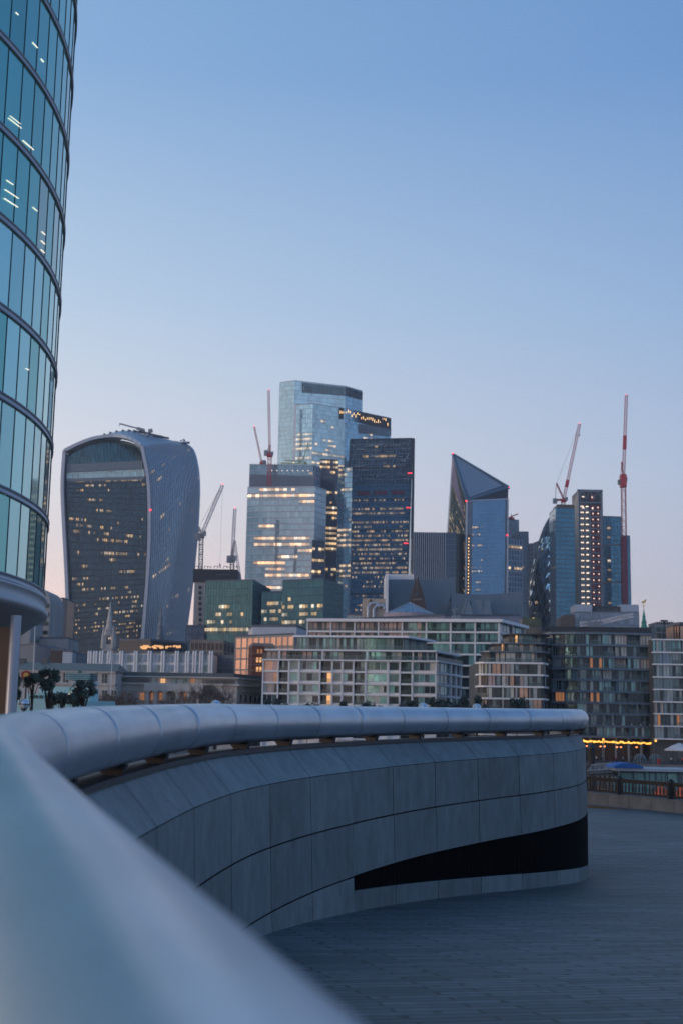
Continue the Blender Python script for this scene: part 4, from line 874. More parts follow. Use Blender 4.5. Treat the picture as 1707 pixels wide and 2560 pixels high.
for k in range(17):
    z = zz0+(zz1-zz0)*k/16; mbf.box(xa, xb, 1007.2, 1009.6, z-.55, z+.35); ht = (zz1-zz0)/16
    mbw.box(xa+wd_*.04, xa+wd_*.42, 1009.3, 1009.8, z+.35, z+ht*.45)
    for xx in (.09, .17, .32, .38): mbl.box(xa+wd_*xx, xa+wd_*(xx+.05), 1008.6, 1009.2, z+ht*.62, z+ht*.80)
    for xx in (.55, .78):
        (mbr if xx < .6 else mbr2).box(xa+wd_*xx, xa+wd_*(xx+.16), 1008.0, 1009.5, z+ht*.10, z+ht*.82)
        if rl.random() < .75: mbl.box(xa+wd_*(xx+.05), xa+wd_*(xx+.09), 1007.7, 1007.95, z+ht*.45, z+ht*.62)
for k in (1, 2):
    z = zz1+(k-.3)*9; mbf.box(xa, xb, 1007.2, 1009.6, z-.5, z+.5); mbr.box(xa+wd_*.52, xa+wd_*.70, 1008.2, 1009.4, z-7, z-2.5); mbl.box(xa+wd_*.58, xa+wd_*.64, 1007.9, 1008.15, z-5, z-3.6); mbl.box(xa+wd_*.15, xa+wd_*.25, 1007.9, 1008.15, z-4.5, z-3.8)
zr_ = at(1475, 1227, 1009).z
for xx in (0, .03, .48, .95, 1): mbf.box(xa+wd_*xx-.5, xa+wd_*xx+.5, 1006.6, 1009.7, NB, zr_-.3 if xx in (0, 1, .03) else zz1)
mbf.box(xa-1, xb+1, 1006.6, 1009.7, zr_-1, zr_+.6)
for i in range(6): mbf.bar((xa+wd_*i/6, 1007.4, zr_-(0 if i % 2 else 7)), (xa+wd_*(i+1)/6, 1007.4, zr_-(7 if i % 2 else 0)), .7, .7)
mbf.build('steel_frame', MATS['grey_metal'], tlf); mbr.build('red_lift_panels', MATS['red_panel'], tlf); mbr2.build('red_lift_panels', MATS['red_panel'], tlf); mbl.build('floor_lamps', MATS['white_glow'], tlf); mbw.build('floor_panels', MATS['concrete'], tlf)
block('blue_slab_tower', 'plain blue glass tower right of the tower with red lift panels', 'office tower', [(1506.5, 1030), (1551, 1030)], [1292, 1293.5], 30, gcb, bay=3.2, floor=3.8, frame=MATS['mid_metal'], vw=.3, hw=.5, p=.0, seed=2, spans=[(k/20, .2, .3, .8) for k in range(20)])
block('blue_slab_tower', 'lower slim blue tower standing behind the tallest red crane at far right', 'office tower', [(1551.5, 1040), (1573.5, 1040)], [1340, 1341], 30, gcb, bay=3.0, floor=3.8, frame=MATS['mid_metal'], vw=.2, hw=.5, p=.0, seed=2)
gpo = pair('podium_glass', (.20, .24, .29), ls=.7, rough=.2, metal=.45, var=.4)
pod = block('podium_block', 'broad grey glazed office podium below the right-hand towers', 'office block', [(1435, 850), (1596, 850)], [1532, 1532], 30, gpo, bay=3.4, floor=4, frame=MATS['grey_metal'], vw=.25, hw=.4, p=.1, seed=2)
mb = MB(); a, b = at(1438, 1511, 852), at(1479, 1532, 852); mb.box(a.x, b.x, 852, 872, b.z, a.z); mb.build('plant_room', MATS['pale_metal'], pod); mb = MB(); a, b = at(1551, 1511, 852), at(1596, 1532, 852); mb.box(a.x, b.x, 852, 872, b.z, a.z); mb.build('plant_room', MATS['pale_metal'], pod)
mb = MB(); a, b = at(1479.5, 1518, 854), at(1550.5, 1532, 854)
for k in range(18):
    x = a.x+(b.x-a.x)*k/17; mb.box(x-.3, x+.3, 854, 856, b.z, a.z)
mb.box(a.x, b.x, 854, 856, a.z, a.z+.8); mb.build('roof_screen', MATS['dark_metal'], pod)
block('brown_low_block', 'small brown clad block at the foot of the tall blue slab tower', 'office block', [(1399, 840), (1411, 830), (1437, 832)], [1546, 1538, 1540], 16, [MATS['bronze'], MATS['bronze']], bay=8, floor=8, p=0)

# 10. left edge group
ga = pair('band_window', (.05, .07, .10), ls=1.2, rough=.15, metal=.3, var=.4)
lo = thing('round_topped_office', 'grey office block with a rounded top and dark window bands beside the office tower column', 'office block', (at(100, 1560, 500).x, 500, NB))
mb = MB(); xl, xr = at(66, 1560, 500).x, at(124.5, 1560, 500).x; ztp = at(115, 1471, 500).z; rcx = 4.5
pts = [(xl, NB), (xr, NB), (xr, ztp-rcx*1.6)]+[(xr-rcx+rcx*math.cos(a*math.pi/16), ztp-rcx*1.6+rcx*1.6*math.sin(a*math.pi/16)) for a in range(1, 9)]+[(xl, ztp)]
F_ = [Vector((x, 500, z)) for x, z in pts]; Bk = [Vector((x, 525, z)) for x, z in pts]; mb.face(F_, 0); mb.face(Bk[::-1], 0)
for i in range(len(F_)): j = (i+1) % len(F_); mb.face([F_[i], Bk[i], Bk[j], F_[j]][::-1], 0, smooth=False)
mb.build('stone_body', MATS['concrete'], lo)
mb = MB(); mbl2 = MB(); zf = ztp-6
while zf > 0:
    for k in range(2): 
        x0 = xl+.3+(xr-xl-.4)*k/2; mb.box(x0, x0+(xr-xl)/2-.6, 499.6, 499.9, zf-1.5, zf)
    if rl.random() < .6: mbl2.box(xl+2, xl+2+rl.random()*4, 499.4, 499.58, zf-.8, zf-.5)
    zf -= 3.5
mb.build('window_bands', MATS['win_dark'], lo); mbl2.build('office_lamps', MATS['warm_glow'], lo)
block('stone_block', 'low stone office wing with lit edge left of the rounded grey office', 'office block', [(40, 470), (78, 470)], [1556, 1556], 20, [MATS['concrete'], ga[1]], bay=2.5, floor=3.6, p=.1, seed=2)
cg = G('sunset_tinted_glass', (.95, .58, .40), rough=.3, metal=.35, var=.12, wob=.01)  # peach base colour stands in for the sunset mirrored in the glass
block('sunset_tinted_block', 'rosy glass block glowing in the sunset left of the flared tower', 'office block', [(122, 700), (157, 688), (169, 706)], [1507, 1497, 1500], 20, [cg, gb[1]], bay=3, floor=3.6, frame=MATS['grey_metal'], vw=.12, hw=.15, p=0)
block('grey_low_block', 'long plain grey low block in front of the rosy glass block', 'office block', [(100, 480), (172, 480)], [1597, 1598], 20, [MATS['concrete'], MATS['concrete']], bay=30, floor=12, p=0)
block('grey_shed', 'blue-grey metal shed roofs below the flared tower at far left', 'shed', [(38, 440), (90, 438), (135, 440), (215, 446)], [1618, 1612, 1628, 1640], 18, [MATS['lead_roof'], MATS['lead_roof']], bay=30, floor=9, p=0)
block('small_plant_room', 'pale box plant room on the shed roofs at left', 'plant room', [(158, 432), (182, 432)], [1630, 1631], 6, [MATS['pale_metal'], MATS['pale_metal']], bay=10, floor=9, p=0)
block('brown_plant_room', 'brown brick plant room between the shed roofs and the neoclassical buildings', 'plant room', [(128, 436), (160, 436)], [1626, 1627], 6, [MATS['brick_brown'], MATS['brick_brown']], bay=10, floor=9, p=0)

# 11. concrete core under construction + green glass office
core = thing('construction_core', 'unfinished concrete stair core wrapped in a black top band under white cranes', 'construction core', (at(530, 1500, 700).x, 700, NB))
mb = MB(); a, b = at(487, 1453, 700), at(540, 1453, 700); mb.box(a.x, b.x, 700, 722, NB, a.z); mb.build('concrete_shaft', MATS['concrete'], core)
mb = MB(); a, b = at(484, 1422, 699), at(594, 1454, 699); mb.box(a.x, b.x, 699, 724, b.z-.5, a.z); mb.build('black_hoarding', MATS['black_band'], core)
mb = MB()
for k in range(9):
    q = at(501, 1467+k*13.5, 699.6); mb.box(q.x-.8, q.x+.6, 699.4, 700.2, q.z-1.2, q.z+.6)
mb.build('openings', MATS['black_metal'], core)
mb = MB()
for k in range(14):
    q = at(488+k*8, 1421, 705); mb.bar(q, q+Vector((0, 0, 1.5)), .25, .25)
    if k % 3 == 0: mb.bar(q+Vector((0, 0, 1.4)), q+Vector((3.6, 0, .6)), .25, .25)
mb.build('edge_protection', MATS['dark_metal'], core)
mb = MB(); 
for k in range(5):
    q = at(545+k*7, 1437, 698.8); mb.box(q.x-.5, q.x+.5, 698.6, 698.8, q.z-.12, q.z+.12)
mb.build('hoarding_lettering', MATS['grey_metal'], core)
ggr = pair('bottle_green_glass', (.06, .16, .165), ls=1.5, rough=.14, metal=.45, var=.3)
grn = thing('green_glass_office', 'broad dark green glass office block with lit lower floors below the latticed tower', 'office block', (at(680, 1560, 640).x, 640, NB))
kw = dict(bay=1.5, floor=3.9, frame=MATS['teal_dark'], vw=.12, hw=.3, hd=.2, parent=grn, parapet=.6)
block('x', '', '', [(515, 642), (633, 636), (676, 655)], [1453, 1451, 1475], 30, ggr, p=.0, seed=3, yrows=[(1512, .3, .6, .5), (1533, .25, 1, .6), (1551, .0, .6, .35), (1570, .1, 1, .6), (1588, 0, 1, .8)], **kw)
block('x', '', '', [(655, 641), (712, 641)], [1482, 1480], 24, ggr, p=.0, seed=5, yrows=[(1515, .3, 1, .7), (1533, .1, 1, .5), (1553, .1, 1, .7)], **kw)
block('x', '', '', [(707, 634), (809, 632), (857, 650)], [1453, 1448, 1466], 30, ggr, p=.0, seed=7, yrows=[(1495, .1, .2, .6), (1513, .05, 1, .7), (1533, .0, 1, .6), (1553, .0, 1, .8), (1572, 0, 1, .7)], **kw)
block('dark_terrace_block', 'black low block with a roof pergola beside the concrete core', 'office block', [(466, 640), (512, 640)], [1566, 1566], 14, gdk, bay=3, floor=4, frame=MATS['dark_metal'], p=.4, seed=2)

# 12. white and red cranes
cw_, cpk, crd, cg_ = MATS['crane_white'], MATS['crane_pink'], MATS['crane_red'], MATS['crane_grey']
crane('grey-white luffing crane rising between the flared tower and black-topped core', 705, (502, 1422), (504, 1338), (557, 1213), cg_, cw_, counter=(497, 1340), apex=(498, 1318), w=2.0, hook=(548, 1410))
crane('second grey crane with upright jib on the black-topped concrete core', 708, (581, 1424), (581, 1399), (588, 1272), cg_, cw_, counter=(576, 1396), apex=(587, 1352), w=2.0)
q = thing('crane_boom', 'folded white lattice boom leaning beside the second grey crane', 'crane boom', at(601, 1447, 706)); mb = MB(); lattice(mb, at(601, 1449, 706), at(587, 1352, 706), 1.2, .25); mb.build('boom', cw_, q)
crane('dark red crane with vertical jib on top of the white latticed tower', 940, (673, 1214), (675, 1137), (672, 976), crd, cpk, counter=(667, 1131), apex=(676, 1112), w=2.6, tie=False)
crane('thin dark red crane leaning left behind the latticed tower roof', 965, (657, 1165), (655, 1158), (636, 1067), crd, cpk, counter=(662, 1157), apex=(657, 1150), w=2.0, jw=1.2, tie=False)
crane('red and white crane leaning right on the blue slab tower', 978, (1406, 1268), (1408, 1250), (1447.6, 1060), crd, cpk, counter=(1387, 1251), apex=(1390, 1208), w=2.4, redsec=(.17, .26), jw=1.8, hook=(1449, 1086))
c6 = crane('tallest red and white crane standing upright at the far right', 1000, (1561.5, 1512), (1557, 1200), (1564.6, 988), crd, cpk, counter=(1549, 1204), apex=(1553, 1155), w=3.2, redsec=(.36, .52), jw=1.9, tie=False)
mb = MB(); a = at(1561.4, 1512, 999); b = at(1560, 1342, 999); mb.box(a.x-2.2, a.x+2.2, 997.6, 1002, a.z, b.z); mb.build('red_mast_cladding', P('dusty_red', (.22, .04, .06), .8), c6)
mb = MB(); a = at(1556.7, 1218, 999); mb.box(a.x-2.2, a.x+2.2, 996, 1002, a.z, a.z+10); mb.build('machine_deck', MATS['crane_red'], c6)
mb = MB()
for yy in (1360, 1453): a = at(1561, yy, 1003); mb.bar(a+Vector((-18, 0, -2)), a, .8, .8)
mb.build('tie_collars', MATS['bronze'], c6)
# roof clutter on the latticed tower
rc_ = thing('roof_scaffold', 'yellow-green scaffold arms along the roof edge of the latticed tower', 'scaffold', at(730, 1158, 955)); mb = MB()
for a, b in [((712, 1150), (768, 1156)), ((768, 1156), (760, 1160)), ((745, 1160), (752, 1150)), ((705, 1158), (770, 1160)), ((757, 1153), (771, 1108))]: mb.bar(at(*a, 955), at(*b, 955), .6, .6)
for k in range(20): q_ = at(628+k*8.5, 1162, 951); mb.bar(q_, q_+Vector((0, 0, 1.6)), .2, .2)
mb.build('arms', P('scaffold_yellow', (.4, .42, .12), .6), rc_)

# ------------------------------------------------------------------ spires, folded roofs and rooftop blocks behind the apartments
def spire(name, label, px, ytop, ybase, Y, wb, m, pinn=True):
    t_ = at(px, ytop, Y); b_ = at(px, ybase, Y); x = t_.x; root = thing(name, label, 'church spire', (x, Y, NB))
    mb = MB(); mb.lathe((x, Y, 0), [(wb*.5, b_.z), (wb*.28, b_.z+(t_.z-b_.z)*.45), (.15, t_.z)], 8, smooth=False); mb.build('spire', m, root)
    mb = MB(); h = wb*.55; zb0 = b_.z-12; mb.box(x-h, x+h, Y-h, Y+h, NB, zb0+8); mb.build('tower', m, root)
    if pinn:
        mb = MB()
        for sx in (-1, 1):
            for sy in (-1, 1):
                mb.lathe((x+sx*h, Y+sy*h, 0), [(.8, zb0+6), (.8, zb0+10), (.05, zb0+17)], 6, smooth=False); mb.bar((x+sx*h, Y+sy*h, zb0+9), (x, Y, b_.z+3), .6, .6)
        mb.build('pinnacle', m, root)
    for k in range(3):
        mb = MB(); z = b_.z+(t_.z-b_.z)*(.15+.25*k); mb.lathe((x, Y, 0), [(wb*(.47-.14*k), z), (wb*(.52-.14*k), z+.4), (wb*(.45-.14*k), z+.8)], 8, smooth=False); mb.build('string_course', m, root)
    return root
spire('stone_spire', 'weathered pale stone church spire in front of the dark front of the flared tower', 277, 1506, 1590, 600, 4.2, MATS['stone'])
spire('lead_spire', 'slim grey lead church spire in front of the finned side of the flared tower', 404, 1517, 1605, 620, 3.6, MATS['lead_roof'], False)
gs0 = spire('green_spire', 'thin green copper spire topped by a golden weathercock at right', 1608, 1523, 1580, 600, 3.6, MATS['green_copper'], False)
q = at(1608, 1523, 600); mb = MB(); mb.bar(q-Vector((0, 0, .5)), q+Vector((0, 0, 4)), .25, .25); mb.bar(q+Vector((-1.2, 0, 1.6)), q+Vector((1.2, 0, 1.6)), .2, .2); mb.bar(q+Vector((-.9, 0, 3.2)), q+Vector((.9, 0, 3.6)), .9, .3); mb.bar(q+Vector((.5, 0, 3.6)), q+Vector((1.1, 0, 4.6)), .7, .3); mb.build('weathercock', MATS['gold'], gs0)

# folded lead roofs
fr = thing('folded_roof_block', 'big grey lead-clad office roofs with sagging ridges behind the white apartments', 'office block', (at(1130, 1500, 560).x, 570, NB))
def sag(x0, x1, y0, ysag, ytr, ybot, Y, name, Yb=None, n=14):
    mb = MB(); top = []; bot = []
    for k in range(n+1):
        t_ = k/n; px = x0+(x1-x0)*t_; y = y0+(ytr-y0)*t_+ysag*4*t_*(1-t_)
        top.append(at(px, y, Y+10)); bot.append(at(px, ybot, Y))
    mb.grid([bot, top], 0, smooth=False); mb.grid([top, [p+Vector((0, 18, -6)) for p in top]], 0, smooth=False); mb.grid([[p+Vector((0, 0, -40)) for p in bot], bot], 0, smooth=False)
    mb.build(name, MATS['lead_roof'], fr)
    sm_ = MB()
    for k in range(0, n*2+1):
        t_ = k/(n*2); px = x0+(x1-x0)*t_; y = y0+(ytr-y0)*t_+ysag*4*t_*(1-t_); a, b = at(px, ybot, Y), at(px, y, Y+10); sm_.bar(a+Vector((0, -.15, 0)), b+Vector((0, -.15, 0)), .16, .2, Vector((0, -1, .2)))
    sm_.build('standing_seams', MATS['mid_metal'], fr)
sag(970, 1137, 1444, 6, 1442, 1560, 575, 'west_roof')
sag(1127, 1303, 1482, 7, 1476, 1575, 560, 'east_roof')
mb = MB(); a, b = at(963, 1436, 570), at(970, 1560, 570); mb.box(a.x, at(970, 1436, 570).x, 568, 590, NB, a.z); mb.build('white_end_wall', MATS['white_paint'], fr)
between((1436, 1436), (1449, 1449), 971, 574, 1032, 574, 16, MATS['white_paint'], fr, 'ridge_slats', .6, .6)
gb_ = thing('brick_gable', 'steep brown brick gable with a round window poking out of the lead roof', 'gable', (at(1042, 1500, 560).x, 562, NB))
mb = MB(); pts = [at(1021, 1600, 562), at(1064, 1600, 562), at(1064, 1515, 562), at(1056, 1478, 562), at(1042, 1439, 562), at(1030, 1478, 562), at(1021, 1515, 562)]
mb.face(pts); mb.face([p+Vector((0, 8, 0)) for p in pts][::-1])
for i in range(len(pts)): j = (i+1) % len(pts); mb.face([pts[i], pts[i]+Vector((0, 8, 0)), pts[j]+Vector((0, 8, 0)), pts[j]])
mb.build('brick_wall', MATS['brick_brown'], gb_)
q = at(1041.5, 1485, 561.7); mb = MB(); mb.tube(q, q+Vector((0, .6, 0)), 1.0, 16); mb.build('round_window', MATS['win_dark'], gb_)
mb = MB(); mb.bar(at(1030, 1499, 561.6), at(1054, 1499, 561.6), .7, .5); mb.bar(at(1041.5, 1474, 561.6), at(1041.5, 1440, 561.6), .3, .3); mb.build('stone_band', MATS['stone_dark'], gb_)
for lab, cx, y0, y1, hw_ in [('triangular glazed dormer on the right-hand lead roof', 1168, 1493, 1545, 16), ]:
    dr = thing('triangular_dormer', lab, 'dormer', at(cx, y1, 555)); mb = MB(); A, B, C = at(cx-hw_, y1, 552), at(cx+hw_, y1, 552), at(cx, y0, 560); D = C+Vector((0, 8, 0)); mb.face([A, B, C]); mb.face([B, B+Vector((0, 16, 0)), D, C]); mb.face([A+Vector((0, 16, 0)), A, C, D]); mb.build('lead_cladding', MATS['lead_roof'], dr)
    mb = MB(); 
    for p_, q_ in ((A, C), (B, C), (A, B), (A.lerp(C, .4), B.lerp(C, .4))): mb.bar(p_+Vector((0, -.2, 0)), q_+Vector((0, -.2, 0)), .3, .3, Vector((0, -1, 0)))
    mb.build('glazing_bars', MATS['grey_metal'], dr)
dr = thing('lead_bay', 'flat-topped lead bay beside the triangular dormer', 'dormer', at(1200, 1545, 556)); mb = MB(); A, B, C, D = at(1178, 1560, 552), at(1232, 1560, 552), at(1224, 1502, 560), at(1176, 1499, 560); mb.face([A, B, C, D]); mb.face([B, B+Vector((0, 12, 0)), C+Vector((0, 8, 0)), C]); mb.face([D, C, C+Vector((0, 8, 0)), D+Vector((0, 8, 0))]); mb.face([A+Vector((0, 12, 0)), A, D, D+Vector((0, 8, 0))]); mb.bar(at(1203, 1560, 553), at(1203, 1500, 559.5), .4, .5); mb.build('lead_cladding', MATS['lead_roof'], dr)
# glazed cone roof
cn = at(1024, 1506, 470); cb = at(1024, 1536, 470); root = thing('cone_roof_pavilion', 'shallow blue glass cone roof on a lilac drum above the white apartments', 'pavilion', (cn.x, 470, NB)); rc0 = (at(1092, 1536, 470).x-at(966, 1536, 470).x)/2
mb = MB(); mb.lathe((cn.x, 470, 0), [(rc0, cb.z), (.1, cn.z)], 28, smooth=False); mb.build('glass_cone', MATS['win_blue'], root)
mb = MB()
for k in range(28): a = k*math.tau/28; mb.bar((cn.x+rc0*math.cos(a), 470+rc0*math.sin(a), cb.z+.1), (cn.x, 470, cn.z+.1), .12, .15)
mb.build('glazing_bars', MATS['pale_metal'], root)
mb = MB(); mb.lathe((cn.x, 470, 0), [(rc0+.3, NB), (rc0+.3, cb.z-.3), (rc0+.3, cb.z), (rc0-.2, cb.z)], 28, smooth=False); mb.build('drum', P('lilac_render', (.34, .29, .32), .8), root)
# plant block with fat pipes
pl = thing('plant_block', 'beige rooftop plant block with fat bent silver ducts', 'plant room', (at(935, 1520, 500).x, 500, NB)); mb = MB(); a, b = at(907, 1496, 500), at(963, 1496, 500); mb.box(a.x, b.x, 500, 510, NB, a.z); mb.build('walls', MATS['beige'], pl)
mb = MB(); mb.box(a.x+2.5, a.x+3.4, 499.6, 499.9, a.z-2, a.z-.3); mb.build('hatch', MATS['bronze'], pl)
mb = MB()
for dx, dz in ((0, 0), (2.2, -.8)):
    p = [Vector((a.x+2+dx, 498.9, a.z-8)), Vector((a.x+2+dx, 498.9, a.z-3.6+dz)), Vector((a.x+3.1+dx, 498.9, a.z-2.0+dz)), Vector((a.x+5.6+dx, 498.9, a.z-1.9+dz)), Vector((a.x+6.2+dx, 498.9, a.z-3.2+dz))]
    for u, v in zip(p, p[1:]): mb.tube(u, v, .55, 10); mb.blob(v, .55, .55, .55, 10)
mb.build('ducts', MATS['pale_metal'], pl)
block('small_curved_roof', 'low grey glazed vault left of the beige plant block', 'roof light', [(868, 505), (905, 505)], [1538, 1540], 10, [MATS['win_grey'], MATS['win_grey']], bay=1.2, floor=9, frame=MATS['pale_metal'], hw=0, p=0)
block('lilac_parapet_block', 'long low lilac roof parapet stretching behind the white apartment roof', 'office block', [(835, 455), (1110, 455), (1300, 470)], [1552, 1541, 1541], 14, [MATS['lilac_render'], MATS['lilac_render']], bay=12, floor=30, p=0)
# copper-lit office, metal roof, brick houses
block('copper_lit_office', 'low office whose upper glazing glows copper beside the white apartments', 'office block', [(590, 402), (735, 398)], [1595, 1589], 20, [G('copper_glow_tint', (.80, .48, .33), rough=.2, metal=.75, var=.35, wob=.01), ga[1]], bay=1.9, floor=3.4, frame=MATS['beige_panel'], vw=.35, hw=.5, p=0, seed=3)  # copper light on the glazing is put into the pane colour
block('metal_roof_hall', 'pale blue metal barrel roof above the copper-lit office', 'hall', [(622, 425), (632, 420), (742, 418), (766, 422)], [1576, 1568, 1568, 1577], 20, [MATS['pale_metal'], MATS['pale_metal']], bay=14, floor=30, p=0)
block('brick_office', 'dark red brick office with two lit windows beside the white apartments', 'office block', [(622, 372), (632, 366), (682, 364)], [1622, 1614, 1616], 16, [MATS['brick_red'], MATS['brick_red']], bay=14, floor=30, p=0)
for i, (x, y) in enumerate([(645, 1625), (655, 1625), (645, 1643), (655, 1643), (645, 1667), (655, 1667)]):
    pass
bo = [o for o in bpy.data.objects if o.get('label', '').startswith('dark red brick office')][0]
for x, y, mm in [(644, 1650, 'win_lit'), (652, 1650, 'win_lit'), (644, 1673, 'win_lit'), (652, 1673, 'win_lit'), (660, 1650, 'win_dark'), (660, 1673, 'win_dark'), (646, 1629, 'win_amber'), (654, 1629, 'win_amber')]:
    q = at(x, y, 365.4); mb = MB(); mb.box(q.x-.3, q.x+.3, q.y-.5, q.y-.1, q.z-.65, q.z+.65); mb.build('window', MATS[mm], bo)
mb = MB(); q = at(622, 1640, 364.8); r = at(682, 1640, 363.2)
for k in range(4): 
    z = at(640, 1634+k*14, 365).z; mb.bar((q.x, 365.3, z), (r.x, 363.4, z), .18, .3)
mb.build('brick_course', MATS['stone_dark'], bo)
block('brown_office', 'long brown brick office with dormered roof behind the grey glass box', 'office block', [(478, 470), (560, 465), (612, 470)], [1604, 1606, 1626], 18, [MATS['brick_brown'], MATS['win_dark']], bay=1.6, floor=3.2, frame=MATS['stone_dark'], vw=.5, hw=.9, p=.0)
block('grey_glass_box', 'plain grey glazed box right of the white ribbed building', 'office block', [(538, 415), (621, 412)], [1643, 1643], 14, [MATS['mid_metal'], MATS['win_grey']], bay=1.6, floor=3.4, frame=MATS['grey_metal'], vw=.2, hw=.4, p=.08)
dkr = block('roof_terrace_bar', 'black flat-roofed bar with amber lights at the foot of the flared tower', 'bar', [(300, 560), (378, 552), (457, 560)], [1602, 1601, 1608], 20, [MATS['black_band'], MATS['win_amber']], bay=3, floor=3, p=0)
mb = MB()
for k in range(34):
    px = 355+R()*98; y = 1615+R()*7; q = at(px, y, 552.0+(px-378)*.1 if px > 378 else 552.6); s_ = .25+.5*R(); mb.box(q.x-s_, q.x+s_*1.4, q.y-1.2, q.y-.9, q.z-.25, q.z+.35)
mb.build('bar_lamps', MATS['win_lit'], dkr)
# white ribbed building
rbb = thing('ribbed_office', 'long white office with rounded ribs and dark windows behind the neoclassical building', 'office block', (at(380, 1650, 400).x, 400, NB))
mb = MB(); a, b = at(223, 1627, 400), at(534, 1629, 400); mb.box(a.x, b.x, 400, 418, NB, a.z-.4); mb.build('walls', MATS['white_paint'], rbb)
mb = MB(); mb.box(a.x-.3, b.x+.2, 399.5, 418.5, a.z-.38, a.z+.1); mb.build('parapet', MATS['lead_roof'], rbb)
xx = 226; k = 0
for xx in (226, 240, 255, 275, 305, 341, 376, 409, 444, 470, 488, 505, 529):
    for d_ in (-3, 3):
        q = at(xx+d_, 1626, 399.4); mb = MB(); mb.tube((q.x, 399.4, NB), (q.x, 399.4, q.z-.6), .32, 8); mb.blob((q.x, 399.4, q.z-.6), .32, .32, .5, 8); mb.build('rib', MATS['white_paint'], rbb)
for xx in (247, 262, 286, 295, 317, 325, 333, 351, 360, 368, 386, 395, 403, 420, 428, 436, 453, 461, 478, 487.5, 497, 515):
    for y0, y1 in ((1637, 1655), (1662, 1679)):
        q, r = at(xx, y0, 399.7), at(xx, y1, 399.7); mb = MB(); mb.box(q.x-.36, q.x+.36, 399.72, 399.95, r.z, q.z); mb.build('window', MATS['win_blue' if R() < .7 else ('win_lit' if R() < .12 else 'win_mid')], rbb)

# ------------------------------------------------------------------ apartment blocks on the far quay
def seg_pt(path, s):
    d = 0
    for a, b in zip(path, path[1:]):
        l_ = (b-a).length
        if s <= d+l_+1e-6: 
            t_ = (b-a)/l_; return a+t_*(s-d), Vector((t_.y, -t_.x, 0))
        d += l_
    t_ = (path[-1]-path[-2]).normalized(); return path[-1], Vector((t_.y, -t_.x, 0))
def plen(path): return sum((b-a).length for a, b in zip(path, path[1:]))
WC = [0]
def window(root, path, s0, s1, z0, z1, mats, rec=.35, nm=2, frame='white_metal', fw_=.09, sill=None, balcony=False, name='window', count=[0]):
    """one glazed opening: frame with mullions, panes in it (sub-part), optional balustrade"""
    a, n = seg_pt(path, s0+.03); b, _ = seg_pt(path, s1-.03); n = Vector(((b-a).y, -(b-a).x, 0)).normalized(); a = a-n*rec; b = b-n*rec
    A = Vector((a.x, a.y, z0)); B = Vector((b.x, b.y, z0)); up_ = Vector((0, 0, z1-z0)); mb = MB()
    for k in range(nm+1): p = A.lerp(B, k/nm); mb.bar(p, p+up_, fw_, fw_+.02, n)
    mb.bar(A, B, fw_, fw_, n); mb.bar(A+up_, B+up_, fw_, fw_, n)
    o = mb.build(name, MATS[frame], root); ORG[o.name] = ORG.get(root.name, Vector())
    pb = MB(); ml = []
    for k in range(nm):
        p, q = A.lerp(B, k/nm), A.lerp(B, (k+1)/nm); m_ = random.choice(mats)
        if m_ not in ml: ml.append(m_)
        off = n*(-.02-.05*R())
        if R() < .3 and m_ in ('win_beige', 'win_pink', 'win_cream', 'win_teal'):   # half-drawn curtain
            h = .35+.5*R(); 
            if 'win_dark' not in ml: ml.append('win_dark')
            mid = p.lerp(q, h); pb.face([p+off, mid+off, mid+up_+off, p+up_+off], ml.index(m_)); pb.face([mid+off, q+off, q+up_+off, mid+up_+off], ml.index('win_dark'))
        else: pb.face([p+off, q+off, q+up_+off, p+up_+off], ml.index(m_))
    pb.build('pane', [MATS[x] for x in ml], o)
    if balcony:
        mb = MB(); c, _ = seg_pt(path, s0+.05); d, _ = seg_pt(path, s1-.05); c = Vector((c.x, c.y, z0-.2))+n*.02; d = Vector((d.x, d.y, z0-.2))+n*.02; mb.face([c, d, d+Vector((0, 0, 1.1)), c+Vector((0, 0, 1.1))], 0); mb.bar(c+Vector((0, 0, 1.1)), d+Vector((0, 0, 1.1)), .05, .06, n, 1); mb.build('balustrade', [MATS['balcony_glass'], MATS['grey_metal']], root)
    WC[0] += 1
def band(path, z, h, out, mat_, root, name, ext=0.0):
    mb = MB(); P_ = []; m = len(path)
    for i, p in enumerate(path):
        n0 = seg_pt(path, 0)[1] if i == 0 else Vector(((path[i]-path[i-1]).y, -(path[i]-path[i-1]).x, 0)).normalized()
        n1 = n0 if i == m-1 else Vector(((path[i+1]-path[i]).y, -(path[i+1]-path[i]).x, 0)).normalized()
        if i == 0: n0 = n1
        n = (n0+n1).normalized(); n = n/max(.5, n.dot(n1)); P_.append((p, n))
    fr_ = [Vector((p.x+n.x*out, p.y+n.y*out, z)) for p, n in P_]; bk_ = [Vector((p.x-n.x*1.9, p.y-n.y*1.9, z)) for p, n in P_]; U = Vector((0, 0, h))
    mb.grid([fr_, [p+U for p in fr_], [p+U for p in bk_], bk_, fr_], 0, smooth=False)
    mb.face([fr_[0], bk_[0], bk_[0]+U, fr_[0]+U][::-1]); mb.face([fr_[-1], bk_[-1], bk_[-1]+U, fr_[-1]+U])
    return mb.build(name, mat_, root)
def core_(path, z0, z1, root, inset=1.7, depth=16, m='concrete_dark', roof='roof_grey'):
    c = sum(path, Vector())/len(path); I = [p+Vector((0, inset, 0)) for p in path]; x0, x1 = I[0], I[-1]
    ring = [(p.x, p.y) for p in I]+[(x1.x, x1.y+depth), (x0.x, x0.y+depth)]
    mb = MB(); mb.prism(ring, z0, z1, 0, 1); mb.build('core', [MATS[m], MATS[roof]], root)
def zof(y, px, Y): return at(px, y, Y).z
def W(px, Y, y=1700): q = at(px, y, Y); return Vector((q.x, q.y, 0))

